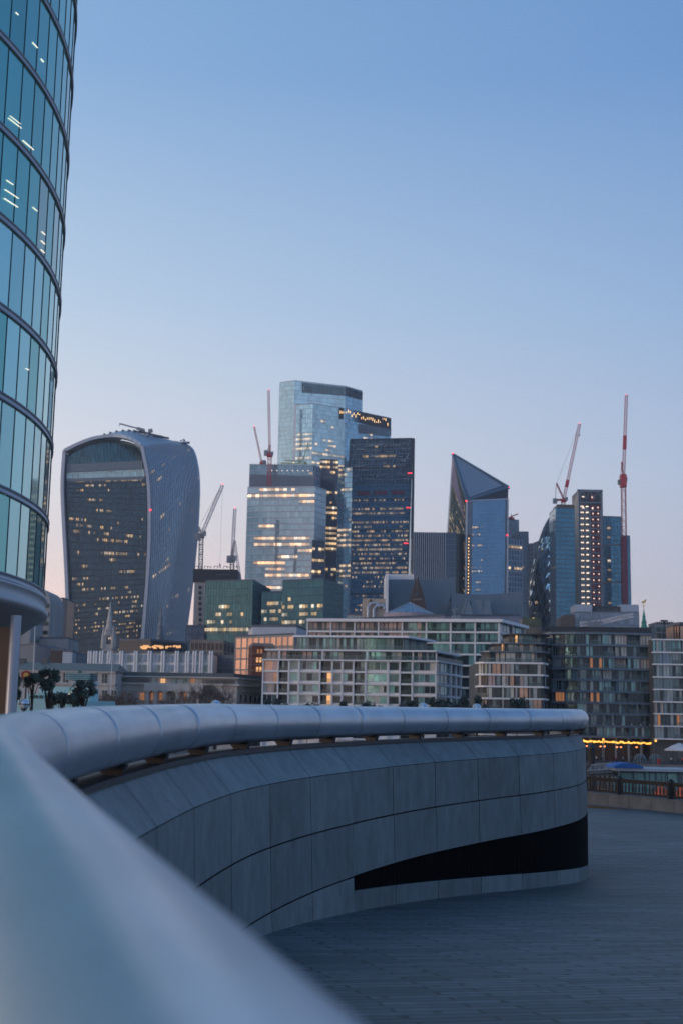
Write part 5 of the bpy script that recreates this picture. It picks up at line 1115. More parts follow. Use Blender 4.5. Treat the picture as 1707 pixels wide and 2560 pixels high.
# white gridded apartment block
wa = thing('white_apartment_block', 'white concrete gridded apartment block with recessed balconies and a setback top', 'apartment block', (W(870, 328).x, 328, NB))
pth = [W(656, 332), W(1089, 324), W(1151, 345)]; LF = (pth[1]-pth[0]).length; LS = (pth[2]-pth[1]).length
yz = [1650, 1679, 1708, 1735.5, 1763, 1791, 1819, 1847]; Z = [zof(y, 870, 328) for y in yz]
bays = [(125, 212, 'P'), (212, 272, 'L'), (272, 330, 'W'), (330, 450, 'D'), (450, 516, 'L'), (516, 573, 'W'), (573, 637, 'W'), (637, 703, 'L'), (703, 828, 'D'), (828, 895, 'W'), (895, 962, 'L'), (962, 1097, 'D')]
tof = lambda z: (z-125)/(1097-125)*LF
for k in range(len(Z)): band(pth, Z[k]-.28, .42 if k else .32, .22 if k else .7, MATS['white_paint'], wa, 'floor_slab')
for zx, _, kd in bays+[(1097, 0, '')]:
    s = min(tof(zx), LF-.2)+.15; p, n = seg_pt(pth, s); mb = MB(); mb.bar((p.x, p.y-.15, NB), (p.x, p.y-.15, Z[0]-.2), .34, .5, Vector((0, -1, 0))); mb.build('column', MATS['white_paint'], wa)
for s in (LF+LS*.55, LF+LS*.78, LF+LS-.2): p, n = seg_pt(pth, s); mb = MB(); mb.bar((p.x, p.y, NB), (p.x, p.y, Z[0]-.2), .34, .5, n); mb.build('column', MATS['white_paint'], wa)
for k in range(5):
    z1, z0 = Z[k]-.28, Z[k+1]+.14; h = z1-z0
    for a, b, kd in bays:
        s0, s1 = tof(a)+.34, tof(b)-.02
        if kd == 'P': window(wa, pth, s0-.3, s1, z0, z1-.1, ['win_copper', 'win_pink', 'win_pink'] if k < 2 else (['win_cream', 'win_beige'] if k == 2 else ['win_dark', 'win_mid']), .12, 3)
        elif kd == 'L': window(wa, pth, s0, s1, z0, z1, ['win_dark', 'win_dark', 'win_mid', 'win_lit' if R() < .12 else 'win_dark'], 1.4, 2, 'dark_metal', balcony=True)
        elif kd == 'W': window(wa, pth, s0+.1, s1-.1, z0+.35, z1-.2, ['win_teal', 'win_teal', 'win_mid', 'win_dark'], .28, 1)
        else: window(wa, pth, s0+.1, s1-.1, z0+.35, z1-.2, ['win_teal', 'win_teal', 'win_mid', 'win_mid', 'win_cream', 'win_dark'], .28, 3 if b-a < 130 else 4)
    for u0_, u1_ in ((.04, .53), (.57, .76), (.8, .97)): window(wa, pth, LF+LS*u0_, LF+LS*u1_, z0+.2, z1-.1, ['win_teal', 'win_dark', 'win_mid'], .3, 3 if u1_ < .6 else 1)
# solid spandrels behind window openings
mb = MB(); d_ = Vector((0, .42, 0)); mb.face([pth[0]+d_+Vector((0, 0, NB)), pth[1]+d_+Vector((0, 0, NB)), pth[1]+d_+Vector((0, 0, Z[0]-.4)), pth[0]+d_+Vector((0, 0, Z[0]-.4))][::1])
# openings for the balconies are cut by building the wall between them
mb = MB()
for a, b, kd in bays:
    if kd == 'L': continue
    p, _ = seg_pt(pth, tof(a)); q, _ = seg_pt(pth, tof(b)+.2); p = p+d_; q = q+d_; mb.face([(p.x, p.y, NB), (q.x, q.y, NB), (q.x, q.y, Z[0]-.4), (p.x, p.y, Z[0]-.4)])
mb.build('spandrel_wall', MATS['white_paint'], wa)
p2 = [W(662, 333.2), W(1083, 325.4), W(1143, 345.5)]; zt = zof(1625, 870, 328); band(p2, zt-.25, .38, .9, MATS['white_paint'], wa, 'terrace_slab')
L2 = plen(p2); nb2 = 16
for i in range(nb2):
    window(wa, p2, L2*i/nb2+.05, L2*(i+1)/nb2-.05, Z[0]+.1, zt-.25, ['win_teal', 'win_dark', 'win_mid', 'win_cream', 'win_beige', 'win_grey', 'win_dark'] if i > 2 else ['win_beige', 'win_dark', 'win_pink'], 1.0, 3, 'dark_metal')
for pxc in (697, 805, 916, 1031, 1089): p = W(pxc, 327); mb = MB(); mb.bar((p.x, p.y-.2, Z[0]), (p.x, p.y-.2, zt-.2), .36, .4); mb.build('column', MATS['white_paint'], wa)
def rail_glass(path, z, root, out=.5, h=1.0):
    mb = MB(); Lp = plen(path); n_ = max(2, int(Lp/2))
    for i in range(n_):
        a, n = seg_pt(path, Lp*i/n_); b, _ = seg_pt(path, Lp*(i+1)/n_-.04); a = a+n*out; b = b+n*out; mb.face([(a.x, a.y, z), (b.x, b.y, z), (b.x, b.y, z+h), (a.x, a.y, z+h)]); mb.bar((a.x, a.y, z), (a.x, a.y, z+h), .05, .05, n, 1); mb.bar((a.x, a.y, z+h), (b.x, b.y, z+h), .05, .06, n, 1)
    mb.build('balustrade', [MATS['balcony_glass'], MATS['grey_metal']], root)
rail_glass(pth, Z[0]+.05, wa, .45); rail_glass(p2, zt+.1, wa, .7)
p3 = [W(738, 341), W(1012, 336), W(1068, 352)]; zp = zof(1592, 870, 338); L3 = plen(p3)
for i in range(13): window(wa, p3, L3*i/13+.05, L3*(i+1)/13-.05, zt+.15, zp-.2, ['win_teal', 'win_dark', 'win_mid', 'win_mid', 'win_grey'], .3, 4, 'mid_metal')
band([W(732, 341), W(1013, 335), W(1078, 352)], zp-.22, .5, 1.2, MATS['white_paint'], wa, 'roof_slab')
core_([W(666, 333.5), W(1082, 326), W(1143, 346)], NB, zt-.3, wa); core_([W(744, 342), W(1010, 337), W(1062, 353)], zt-.2, zp-.1, wa, .9, 10)
# taller white block behind
wb_ = thing('rear_white_apartment_block', 'taller white apartment block behind with a long flat white roof edge', 'apartment block', (W(1000, 385).x, 385, NB))
pth = [W(765, 389), W(1247, 378), W(1312, 402)]; LF = (pth[1]-pth[0]).length; LS = (pth[2]-pth[1]).length
yz = [1553, 1580, 1607, 1636, 1664, 1692, 1720, 1748, 1776, 1804, 1832]; Z = [zof(y, 1240, 378) for y in yz]
for k in range(len(Z)): band(pth, Z[k]-.35, .5 if k else .9, .25 if k else 1.3, MATS['white_paint'], wb_, 'floor_slab' if k else 'roof_slab')
for i in range(9):
    p, n = seg_pt(pth, min(LF-.2, LF*i/8)+.1); mb = MB(); mb.bar((p.x, p.y-.1, NB), (p.x, p.y-.1, Z[0]-.2), .45, .5, Vector((0, -1, 0))); mb.build('column', MATS['white_paint'], wb_)
for u in (.5, .98): p, n = seg_pt(pth, LF+LS*u); mb = MB(); mb.bar((p.x, p.y, NB), (p.x, p.y, Z[0]-.2), .4, .5, n); mb.build('column', MATS['white_paint'], wb_)
for k in range(8):
    z1, z0 = Z[k]-.35, Z[k+1]+.15
    for i in range(8):
        if k > 2 and i < 5: continue
        bp_ = i < 5
        window(wb_, pth, LF*i/8+.3, LF*(i+1)/8-.1, z0, z1, ['win_beige', 'win_pink', 'win_beige', 'win_dark'] if i < 4 else (['win_beige', 'win_dark', 'win_mid', 'win_pink'] if i == 4 else ['win_teal', 'win_mid', 'win_dark', 'win_teal']), .9 if k < 2 else .4, 5 if k < 2 else 4, 'dark_metal', balcony=(k < 2))
    for u0_, u1_ in ((.05, .46), (.53, .95)): window(wb_, pth, LF+LS*u0_, LF+LS*u1_, z0, z1, ['win_teal', 'win_mid', 'win_dark', 'win_grey'] if k != 5 else ['win_amber', 'win_dark'], .4, 3, 'mid_metal')
core_([W(768, 389.5), W(1246, 379), W(1308, 402)], NB, Z[0], wb_)
# roof bits on it
mb = MB(); q = at(1140, 1543, 384); mb.box(q.x-1.2, q.x+1.2, 384, 386, q.z-1.5, q.z+.6); mb.bar(q+Vector((-.6, 0, .5)), q+Vector((-.8, 0, 3)), .3, .3); mb.bar(q+Vector((-1.6, 0, 2.2)), q+Vector((.4, 0, 2.6)), .3, .3); mb.build('roof_vent', MATS['grey_metal'], wb_)

# curved-end apartment building
cv = thing('curved_apartment_block', 'curved-end apartment block in cream and gold with stepped upper balconies', 'apartment block', (W(1270, 300).x, 300, NB))
def bend(x0, Yb, x1, Y1, rx=14): return [W(x0+8, Yb+14), W(x0+1.5, Yb+9), W(x0, Yb+5.5), W(x0+2.5, Yb+2.5), W(x0+9, Yb+.8), W(x0+20, Yb), W((x0+x1)/2, Yb-.8), W(x1-12, Y1-1.5), W(x1-3, Y1+1), W(x1, Y1+4)]
pb_ = bend(1188, 297, 1369, 297); ys = [1657, 1686.5, 1716, 1746, 1776, 1806, 1836]; Z = [zof(y, 1280, 297) for y in ys]; L_ = plen(pb_)
for z in Z: band(pb_, z-.28, .38, .15, MATS['white_paint'], cv, 'floor_slab')
for k in range(5):
    for i in range(11):
        s0, s1 = L_*i/11+.08, L_*(i+1)/11-.08; kd = (i*3+k*2) % 5
        ms = {0: ['win_cream', 'win_beige', 'win_copper'], 1: ['win_dark', 'win_mid'], 2: ['win_cream', 'win_pink', 'win_mid'], 3: ['win_beige', 'win_dark', 'win_grey'], 4: ['win_dark', 'win_grey', 'win_cream']}[kd]
        if i in (3,) : ms = ['win_copper', 'win_cream']  # copper panes: golden reflections put into the glass colour
        window(cv, pb_, s0, s1, Z[k+1]+.1, Z[k]-.28, ms, .9 if kd == 1 else .15, 3, 'dark_metal', balcony=kd == 1)
    for i in range(0, 12):
        if i % 2 and k: continue
prevp = pb_
for j, (x0, y, yb, gold) in enumerate([(1206, 1629, 1657, 0), (1231, 1608, 1629, 1), (1262, 1585, 1608, 1)]):
    pk = bend(x0, 300+j*2.0, 1366, 300+j*2); z1, z0 = zof(y, 1300, 299+j*2), zof(yb, 1300, 299+j*2-1); band(pk, z1-.2, .3, .8, MATS['mid_metal'] if j < 2 else MATS['roof_dark'], cv, 'terrace_slab'); Lk = plen(pk); nk = 9-j
    for i in range(nk): window(cv, pk, Lk*i/nk+.06, Lk*(i+1)/nk-.06, z0+.1, z1-.2, (['win_lit', 'win_copper'] if i in (2, 3) and j else ['win_copper', 'win_cream'] if i in (2, 3) else ['win_mid', 'win_dark', 'win_cream', 'win_grey']), .6, 3, 'dark_metal')  # copper and glowing panes stand for the golden light on these storeys
    rail_glass(pk, z0+.05, cv, 1.0)
    core_([p+Vector((.4 if i_ < 4 else 0, 0, 0)) for i_, p in enumerate(pk)][3:], z0-.2, z1-.1, cv, 1.2, 8)
core_([p for p in pb_][3:], NB, Z[0]-.1, cv, 1.2, 16)
# dark glass apartment block
dk = thing('dark_apartment_block', 'wide dark glass apartment block over the lit quayside terrace', 'apartment block', (W(1490, 310).x, 310, NB))
pd = [W(1351, 320), W(1362, 314), W(1380, 311), W(1440, 309), W(1520, 308.5), W(1631, 309)]; ys = [1582, 1611.5, 1641, 1671, 1699, 1728, 1756, 1784, 1814, 1841]; Z = [zof(y, 1500, 308) for y in ys]; L_ = plen(pd)
for k, z in enumerate(Z): band(pd, z-.35, .5, .35 if k % 3 else .55, MATS['mid_metal'], dk, 'floor_slab')
for k in range(9):
    for i in range(11):
        s0, s1 = L_*i/11+.06, L_*(i+1)/11-.06; r = R()
        if k < 3 and i in (8, 10) and r < .85: ms = ['win_cream', 'win_cream', 'win_beige']
        elif k == 3 and i in (7, 9): ms = ['win_beige', 'win_dark', 'win_cream']
        elif r < .07: ms = ['win_amber', 'win_dark', 'win_dark']
        elif r < .3: ms = ['win_grey', 'win_teal', 'win_dark']
        elif r < .55: ms = ['win_dark', 'win_dark', 'win_mid']
        else: ms = ['win_mid', 'win_teal', 'win_dark', 'teal_dark', 'win_mid']
        bal = (i*5+k) % 3 == 0
        window(dk, pd, s0, s1, Z[k+1]+.15, Z[k]-.35, ms, 1.3 if bal else .25, 4, 'mid_metal', balcony=bal)
core_([p for p in pd], Z[-1]-.2, Z[0], dk, 1.7, 14, roof='roof_dark')
mb = MB()
for i in range(12): p, n = seg_pt(pd, L_*i/11.01+.1); mb.bar((p.x, p.y+1.0, NB), (p.x, p.y+1.0, Z[-1]-.3), .5, .5)
mb.build('ground_columns', MATS['concrete'], dk)
mb = MB(); a, b = W(1362, 316), W(1631, 316); mb.box(a.x, b.x, 315, 318, NB, Z[-1]-.3); mb.build('restaurant_back_wall', MATS['bronze'], dk)
roofp = [W(1345, 316, 1580), W(1380, 312, 1580), W(1520, 309, 1580), W(1628, 309.5, 1580)]
band(roofp, Z[0]+.16, .25, .9, MATS['roof_dark'], dk, 'roof_edge')
mb = MB(); a = at(1376, 1566, 316); mb.prism([(W(1370, 316).x, 313), (W(1624, 313).x, 311.5), (W(1610, 322).x, 324), (W(1385, 322).x, 324)], Z[0]+.42, a.z-.2); mb.build('roof_storey', MATS['roof_dark'], dk)
mb = MB()
for i in range(15):
    p, n = seg_pt(pd, L_*(i+.5)/15); z = Z[7]+.4; q = p+n*.55; mb.box(q.x-.14, q.x+.14, q.y-.1, q.y+.1, Z[8]+.2, Z[8]+.5)
mb.build('soffit_lamps', MATS['canvas_white'], dk)
# right-hand block
rb_ = thing('white_slab_apartment_block', 'glass apartment block with thin white floor bands at the right edge', 'apartment block', (W(1690, 304).x, 304, NB))
pr = [W(1632, 305), W(1780, 304)]; ys = [1598, 1630, 1660, 1692, 1723, 1754, 1784, 1815, 1847]; Z = [zof(y, 1660, 304) for y in ys]; L_ = plen(pr)
for z in Z: band(pr, z-.2, .3, .35, MATS['white_paint'], rb_, 'floor_slab')
for k in range(8):
    for i in range(6): 
        ms = [['win_teal', 'win_mid', 'win_grey'], ['win_blue', 'win_grey', 'win_mid'], ['win_mid', 'win_dark', 'win_grey'], ['win_dark', 'win_mid', 'win_mid'], ['win_mid', 'win_dark', 'win_grey'], ['win_dark', 'win_mid', 'win_beige'], ['win_dark', 'win_grey', 'win_amber'], ['win_dark', 'win_mid', 'win_grey']][k]
        window(rb_, pr, L_*i/6+.05, L_*(i+1)/6-.05, Z[k+1]+.1, Z[k]-.2, ms, .9 if i % 3 == 2 else .2, 3, 'mid_metal', balcony=i % 3 == 2)
core_(pr, NB, Z[0], rb_, 1.6, 12)
blk = block('roof_pavilion', 'small grey rooftop pavilion with railings at upper right', 'pavilion', [(1638, 330), (1682, 330)], [1563, 1563], 8, [MATS['win_mid'], MATS['win_lit']], bay=1.4, floor=2, frame=MATS['grey_metal'], p=.0, zb=zof(1600, 1660, 330))
mb = MB(); q = at(1659, 1556, 330); mb.bar(q+Vector((0, 0, -1)), q+Vector((0, 0, .4)), .3, .3); mb.bar(q+Vector((-.9, 0, .4)), q+Vector((.9, 0, .4)), .4, .8)
for k in range(9): q = at(1642+k*5, 1563, 330); mb.bar(q, q+Vector((0, 0, 1.0)), .12, .12)
mb.build('roof_aerials', MATS['dark_metal'], blk)
block('golden_penthouse', 'golden lit penthouse on top of the right-hand apartment block', 'penthouse', [(1684, 318), (1697, 316), (1790, 318)], [1565, 1563, 1566], 8, [MATS['win_copper'], MATS['win_lit']], bay=1.3, floor=3.2, frame=MATS['dark_metal'], p=.0, seed=6, zb=zof(1600, 1700, 316))  # golden light is painted as copper pane colour, nothing emits here
# roof gantry crane
gq = thing('roof_gantry', 'long white maintenance gantry lying on the dark apartment roof', 'gantry', at(1490, 1570, 330)); mb = MB()
lattice(mb, at(1450, 1561, 330), at(1496, 1557, 330), 1.0, .2); mb.build('lower_arm', cw_, gq); mb = MB(); lattice(mb, at(1492, 1557, 329), at(1582, 1538, 329), .9, .22); lattice(mb, at(1490, 1562, 329), at(1550, 1543, 329), .7, .2); mb.build('boom', cw_, gq)
mb = MB(); q = at(1484, 1566, 329); mb.box(q.x-1.8, q.x+1.8, 328, 330, q.z-1.0, q.z+1.2); mb.bar(q, q+Vector((1.2, 0, 2.6)), .7, .7); mb.build('carriage', MATS['grey_metal'], gq)
pot = thing('roof_planter', 'green planted terrace strip beneath the gherkin-shaped tower', 'planting', at(1330, 1560, 420)); mb = MB()
for k in range(600):
    q = at(1306+R()*44, 1541+R()*26, 420+R()*3); s_ = .25; v = [q+Vector((random.uniform(-1, 1)*s_, random.uniform(-1, 1)*s_, random.uniform(-1, 1)*s_)) for _ in range(3)]; mb.face(v)
mb.build('foliage', P('leaf_bright', (.08, .14, .03), .6, var=.5), pot); mb = MB(); a, b = at(1304, 1546, 424), at(1352, 1575, 424); mb.box(a.x, b.x, 424, 430, NB, a.z); mb.build('wall', MATS['stone_dark'], pot)

# ------------------------------------------------------------------ neoclassical buildings, left
def wall_windows(root, lst, Y, w_, h, mm='win_dark', frame='stone'):
    for x, y, *o_ in lst:
        q = at(x, y, Y); m_ = o_[0] if o_ else mm; mb = MB(); mb.box(q.x-w_/2, q.x+w_/2, Y-.12, Y+.15, q.z-h/2, q.z+h/2); mb.bar((q.x, Y-.16, q.z-h/2), (q.x, Y-.16, q.z+h/2), .08, .06, None, 1); mb.bar((q.x-w_/2, Y-.16, q.z), (q.x+w_/2, Y-.16, q.z), .08, .06, Vector((0, -1, 0)), 1); mb.box(q.x-w_/2-.2, q.x+w_/2+.2, Y-.22, Y+.05, q.z-h/2-.2, q.z-h/2-.01, 1); mb.box(q.x-w_/2-.2, q.x+w_/2+.2, Y-.2, Y+.05, q.z+h/2+.01, q.z+h/2+.2, 1); mb.build('window', [MATS[m_], MATS[frame]], root)
ch = thing('neoclassical_building', 'long pale stone neoclassical building with central columns beside the white apartments', 'public building', (W(470, 336).x, 336, NB))
mb = MB(); c0, c1, c2 = W(284, 336), W(594, 334), W(657, 352); zc = zof(1712, 470, 335); za = zof(1695, 470, 335); zr0 = zof(1683, 470, 338)
ring = [(c0.x, c0.y), (c1.x, c1.y), (c2.x, c2.y), (c2.x, c2.y+20), (c0.x, c0.y+30)]
mb.prism(ring, NB, zc); mb.build('main_walls', MATS['stone'], ch)
ins = lambda p, d: (p[0]+(d if p[0] < 0 else 0)*0, p[1]+d)
mb = MB(); mb.prism([(p[0], p[1]+.5) for p in ring], zc+.35, za); mb.build('attic_storey', MATS['stone'], ch)
for z_, h_, o_ in ((zc-.1, .45, .8), (za, .35, .5), (zc-1.7, .25, .3)): band([c0, c1, c2], z_, h_, o_, MATS['stone'], ch, 'cornice')
mb = MB(); mb.prism([(p[0]+(1 if i in (0, 4) else -1), p[1]+1.6) for i, p in enumerate(ring)], za+.36, za+1.4); mb.build('slate_roof', MATS['slate'], ch)
wall_windows(ch, [(x, 1703, m_) for x, m_ in [(386, 'win_mid'), (408, 'win_lit'), (436, 'win_mid'), (462, 'win_mid'), (483, 'win_amber')]], 335.3, 1.1, 1.3)
wall_windows(ch, [(297, 1741), (326, 1741), (356, 1741, 'win_amber'), (384, 1741, 'win_amber'), (405, 1741, 'win_amber'), (433, 1741), (444, 1741, 'win_amber'), (466, 1741, 'win_amber'), (494, 1741), (520, 1741), (545, 1741), (572, 1746)], 334.9, 1.1, 1.9)
for x in (370, 391, 414, 445, 474, 500):
    q = W(x, 333.6); mb = MB(); mb.tube((q.x, 333.6, NB+6), (q.x, 333.6, zc-2.1), .55, 12); mb.box(q.x-.8, q.x+.8, 332.9, 334.3, zc-2.1, zc-1.75); mb.build('column', MATS['stone'], ch)
mb = MB(); mb.box(W(362, 333).x, W(508, 333).x, 332.7, 334.6, zc-1.74, zc-.12); mb.box(W(362, 333).x, W(508, 333).x, 332.7, 334.6, NB, NB+6); mb.build('portico_entablature', MATS['stone'], ch)
for x in (603, 615, 627, 639, 650):
    t_ = (x-594)/(657-594); p = c1.lerp(c2, t_); n = Vector(((c2-c1).y, -(c2-c1).x, 0)).normalized(); z = zof(1746, x, 340); mb = MB(); mb.bar(p+n*.05+Vector((0, 0, z-.9)), p+n*.05+Vector((0, 0, z+.9)), 1.1, .2, n); mb.build('window', MATS['win_dark'], ch)
mb = MB()
for x in range(296, 372, 3): q = W(x, 335.5); mb.box(q.x-.1, q.x+.1, 335.2, 335.5, zc+.5, za-.3)
for x in range(508, 588, 3): q = W(x, 334.6); mb.box(q.x-.1, q.x+.1, 334.2, 334.5, zc+.5, za-.3)
mb.build('balusters', MATS['stone_dark'], ch)
ob = thing('old_quay_office', 'older stone quay building with a long grey-green roof behind the trees', 'public building', (W(170, 326).x, 326, NB))
mb = MB(); d0, d1 = W(36, 326), W(293, 328); zc = zof(1677, 170, 327); mb.box(d0.x, d1.x, 326, 345, NB, zc); mb.build('walls', MATS['stone'], ob)
mb = MB(); a, b = Vector((d0.x-.5, 325.4, zc)), Vector((d1.x+.5, 325.4, zc)); zt_ = zof(1657, 170, 332); mb.face([a, b, (b.x-1, 334, zt_), (a.x+1, 334, zt_)]); mb.face([(b.x, 346, zc), (a.x, 346, zc), (a.x+1, 334, zt_), (b.x-1, 334, zt_)]); mb.face([b, (b.x, 346, zc), (b.x-1, 334, zt_)]); mb.face([(a.x, 346, zc), a, (a.x+1, 334, zt_)]); mb.build('roof', P('green_slate', (.16, .16, .135), .7, var=.2), ob)
band([d0, Vector((d1.x, 326, 0))], zof(1712, 170, 326), .4, .4, MATS['stone'], ob, 'string_course'); band([d0, Vector((d1.x, 326, 0))], zc-.4, .4, .5, MATS['stone'], ob, 'eaves_cornice')
wall_windows(ob, [(233, 1696), (262, 1696), (60, 1694), (95, 1694), (130, 1694), (165, 1694), (200, 1694), (233, 1738), (262, 1738), (285, 1738)], 325.95, 1.2, 2.4)
mb = MB()
for x in (58, 114): q = at(x, 1652, 334); mb.box(q.x-.8, q.x+.8, 333, 335, zt_-1.5, q.z+.6)
mb.build('chimney', MATS['slate'], ob)

# ------------------------------------------------------------------ moored grey-green ship
sh = thing('moored_ship', 'pale teal museum ship superstructure moored behind the trees at left', 'ship', (W(150, 160).x, 160, -8.6))
Ys = 160
def sbox(x0, x1, y0, y1, name, m, d0=0, d1=8, mi=None):
    a, b = at(x0, y0, Ys), at(x1, y1, Ys); mb = MB(); mb.box(a.x, b.x, Ys+d0, Ys+d1, b.z, a.z); return mb.build(name, MATS[m], sh)
mb = MB(); a, b = at(-160, 1775, Ys), at(255, 1752, Ys); mb.prism([(a.x, Ys-1), (b.x-3, Ys-1), (b.x+1, Ys+4), (b.x-3, Ys+9), (a.x, Ys+9)], -9, b.z); mb.build('hull', MATS['teal_paint'], sh)
sbox(70, 150, 1733, 1752, 'deckhouse', 'teal_paint'); sbox(95, 170, 1715, 1733, 'bridge', 'teal_paint', 1, 7); sbox(175, 220, 1718, 1752, 'deckhouse', 'teal_paint', 1, 7); sbox(150, 175, 1728, 1751.9, 'lit_deck', 'soft_glow', 1.5, 6); sbox(165, 226, 1681, 1700, 'radar_house', 'teal_dark', 2, 5)
mb = MB()
for k in range(4): a, b = at(165, 1684+k*4.6, Ys+1.6), at(226, 1684+k*4.6, Ys+1.6); mb.bar(a, b, .09, .3)
mb.build('louvres', MATS['teal_paint'], sh)
mb = MB(); a = at(200, 1752, Ys+3); b = at(201, 1676, Ys+3); mb.bar(a, b, .35, .35); mb.bar(at(180, 1720, Ys+3), at(199, 1695, Ys+3), .2, .2); mb.bar(at(222, 1720, Ys+3), at(203, 1695, Ys+3), .2, .2); mb.build('mast', MATS['teal_dark'], sh)
sbox(185, 232, 1704, 1714, 'gun_director', 'teal_paint', 1, 4)
for x in (80, 92, 104, 118, 132, 186, 196, 208): q = at(x, 1742, Ys-.1 if x < 150 else Ys+.9); mb = MB(); mb.tube((q.x, q.y-.1, q.z), (q.x, q.y+.05, q.z), .22, 10); mb.build('porthole', MATS['win_dark'], sh)
q = at(66, 1688, 150); lr = thing('crest_disc', 'round dark red and gold crest disc on a post left of the flagpole', 'crest', (q.x, q.y, 0)); mb = MB(); mb.tube(q, q+Vector((0, .2, 0)), .55, 20); mb.build('disc', MATS['cloth_red'], lr); mb = MB(); mb.tube(q+Vector((0, -.05, 0)), q, .3, 16); mb.build('centre', MATS['gold'], lr); mb = MB(); mb.bar((q.x, q.y+.3, 0-8), (q.x, q.y+.3, q.z), .15, .15); mb.build('post', MATS['dark_metal'], lr)
q = at(88, 1690, 145); fp = thing('flagpole', 'tall thin white flagpole among the trees at left', 'flagpole', (q.x, q.y, 0)); a = at(89, 1562, 145); mb = MB(); mb.tube((q.x, 145, -8), (a.x, 145, a.z), .07, 8, .04); mb.build('pole', MATS['white_paint'], fp); mb = MB(); mb.blob((a.x, 145, a.z+.08), .1, .1, .1, 8); mb.build('finial', MATS['gold'], fp)
q = at(278, 1668, 300); fp = thing('flagpole', 'short white pole in front of the white ribbed building', 'flagpole', (q.x, q.y, NB)); a = at(282, 1630, 300); mb = MB(); mb.tube((a.x, 300, NB), (a.x, 300, a.z), .12, 8, .06); mb.build('pole', MATS['white_paint'], fp); mb = MB(); mb.blob((a.x, 300, a.z+.1), .16, .16, .16, 8); mb.build('finial', MATS['gold'], fp)

# ------------------------------------------------------------------ trees
def leafy(label, px, ytop, ybot, Y, wpx, dens=900, ball=False, z0=0, ls=1.0, nm='olive_tree', grp='trees along the promenade', lm='leaf'):
    t_ = at(px, ytop, Y); b_ = at(px, ybot, Y); x = t_.x; root = thing('clipped_tree' if ball else nm, label, 'tree', (x, Y, z0), grp)
    wv = wpx/FPX*Y/2; H_ = t_.z-z0; rr = random.Random(int(px*7+ytop)); zc = (t_.z+b_.z)/2; hz = (t_.z-b_.z)/2
    mb = MB(); top = Vector((x+rr.uniform(-.1, .1), Y, b_.z+hz*.5)); mb.tube((x, Y, z0), top, .10, 8, .05)
    tips = []
    for k in range(14):
        a = rr.random()*math.tau; e = rr.uniform(-.5, 1); q = Vector((x+math.cos(a)*wv*.9*rr.random()**.5, Y+math.sin(a)*wv*.8, zc+hz*.85*e)); s_ = Vector((x, Y, z0)).lerp(top, rr.uniform(.6, .98)); mb.tube(s_, q, .035, 5, .012); tips.append(q)
    mb.build('trunk', MATS['bark'], root)
    mb = MB()
    if ball: cl = [(Vector((x, Y, zc)), 1.0)]
    else: cl = [(q, rr.uniform(.16, .38)) for q in tips]
    for k in range(dens):
        c, f = rr.choice(cl); d = Vector((rr.gauss(0, 1), rr.gauss(0, 1), rr.gauss(0, 1))).normalized()*(rr.random()**.35)*(1.5 if rr.random() < .2 else 1); q = c+Vector((d.x*wv*f, d.y*wv*f, d.z*hz*f*1.05)); s_ = rr.uniform(.05, .11)*ls
        u = Vector((rr.gauss(0, 1), rr.gauss(0, 1), rr.gauss(0, 1))).normalized(); v = u.orthogonal().normalized(); mb.face([q-u*s_*1.4, q+v*s_*.5, q+u*s_*1.4, q-v*s_*.5])
    mb.build('crown', MATS[lm], root)
for a in [('dark bushy olive tree at the far left edge', 6, 1688, 1760, 76, 50, 2600), ('loose olive tree left of the silver globe lamp', 38, 1690, 1760, 72, 36, 1600), ('slim leaning olive tree between the globe lamp and the flagpole', 84, 1686, 1722, 80, 40, 1500), ('widest olive tree behind the ship superstructure', 125, 1678, 1735, 78, 62, 3000), ('olive tree standing right of the clipped trees', 214, 1706, 1750, 78, 52, 2300)]: leafy(*a)
for a in [('round clipped tree leftmost of three', 131, 1737, 1760, 84, 22, 1100, True), ('round clipped tree in the middle of three', 157, 1734, 1758, 84, 28, 1200, True), ('round clipped tree rightmost of three', 190, 1736, 1760, 84, 40, 1500, True)]: leafy(*a)
P('leaf_dark', (.03, .045, .03), .6, var=.5, scale=1)
for lb_, px, yt, w_ in [('dark quay tree before the left bays of the white apartments', 698, 1752, 80), ('dark quay tree left of the lit entrance of the white apartments', 770, 1757, 70), ('dark quay tree before the middle bays of the white apartments', 850, 1755, 84), ('dark quay tree right of the middle bays of the white apartments', 940, 1753, 76), ('tall dark quay tree before the wide window bay of the white apartments', 1030, 1747, 96), ('dark quay tree at the corner of the white apartments', 1105, 1750, 80), ('tallest dark quay tree between the white and the curved apartments', 1172, 1742, 84), ('dark quay tree before the curved apartments', 1290, 1745, 70)]:
    leafy(lb_, px, yt, 1835, 292, w_, 1900, False, NB, 4.2, 'quay_tree', 'leafy trees on the far quay', 'leaf_dark')
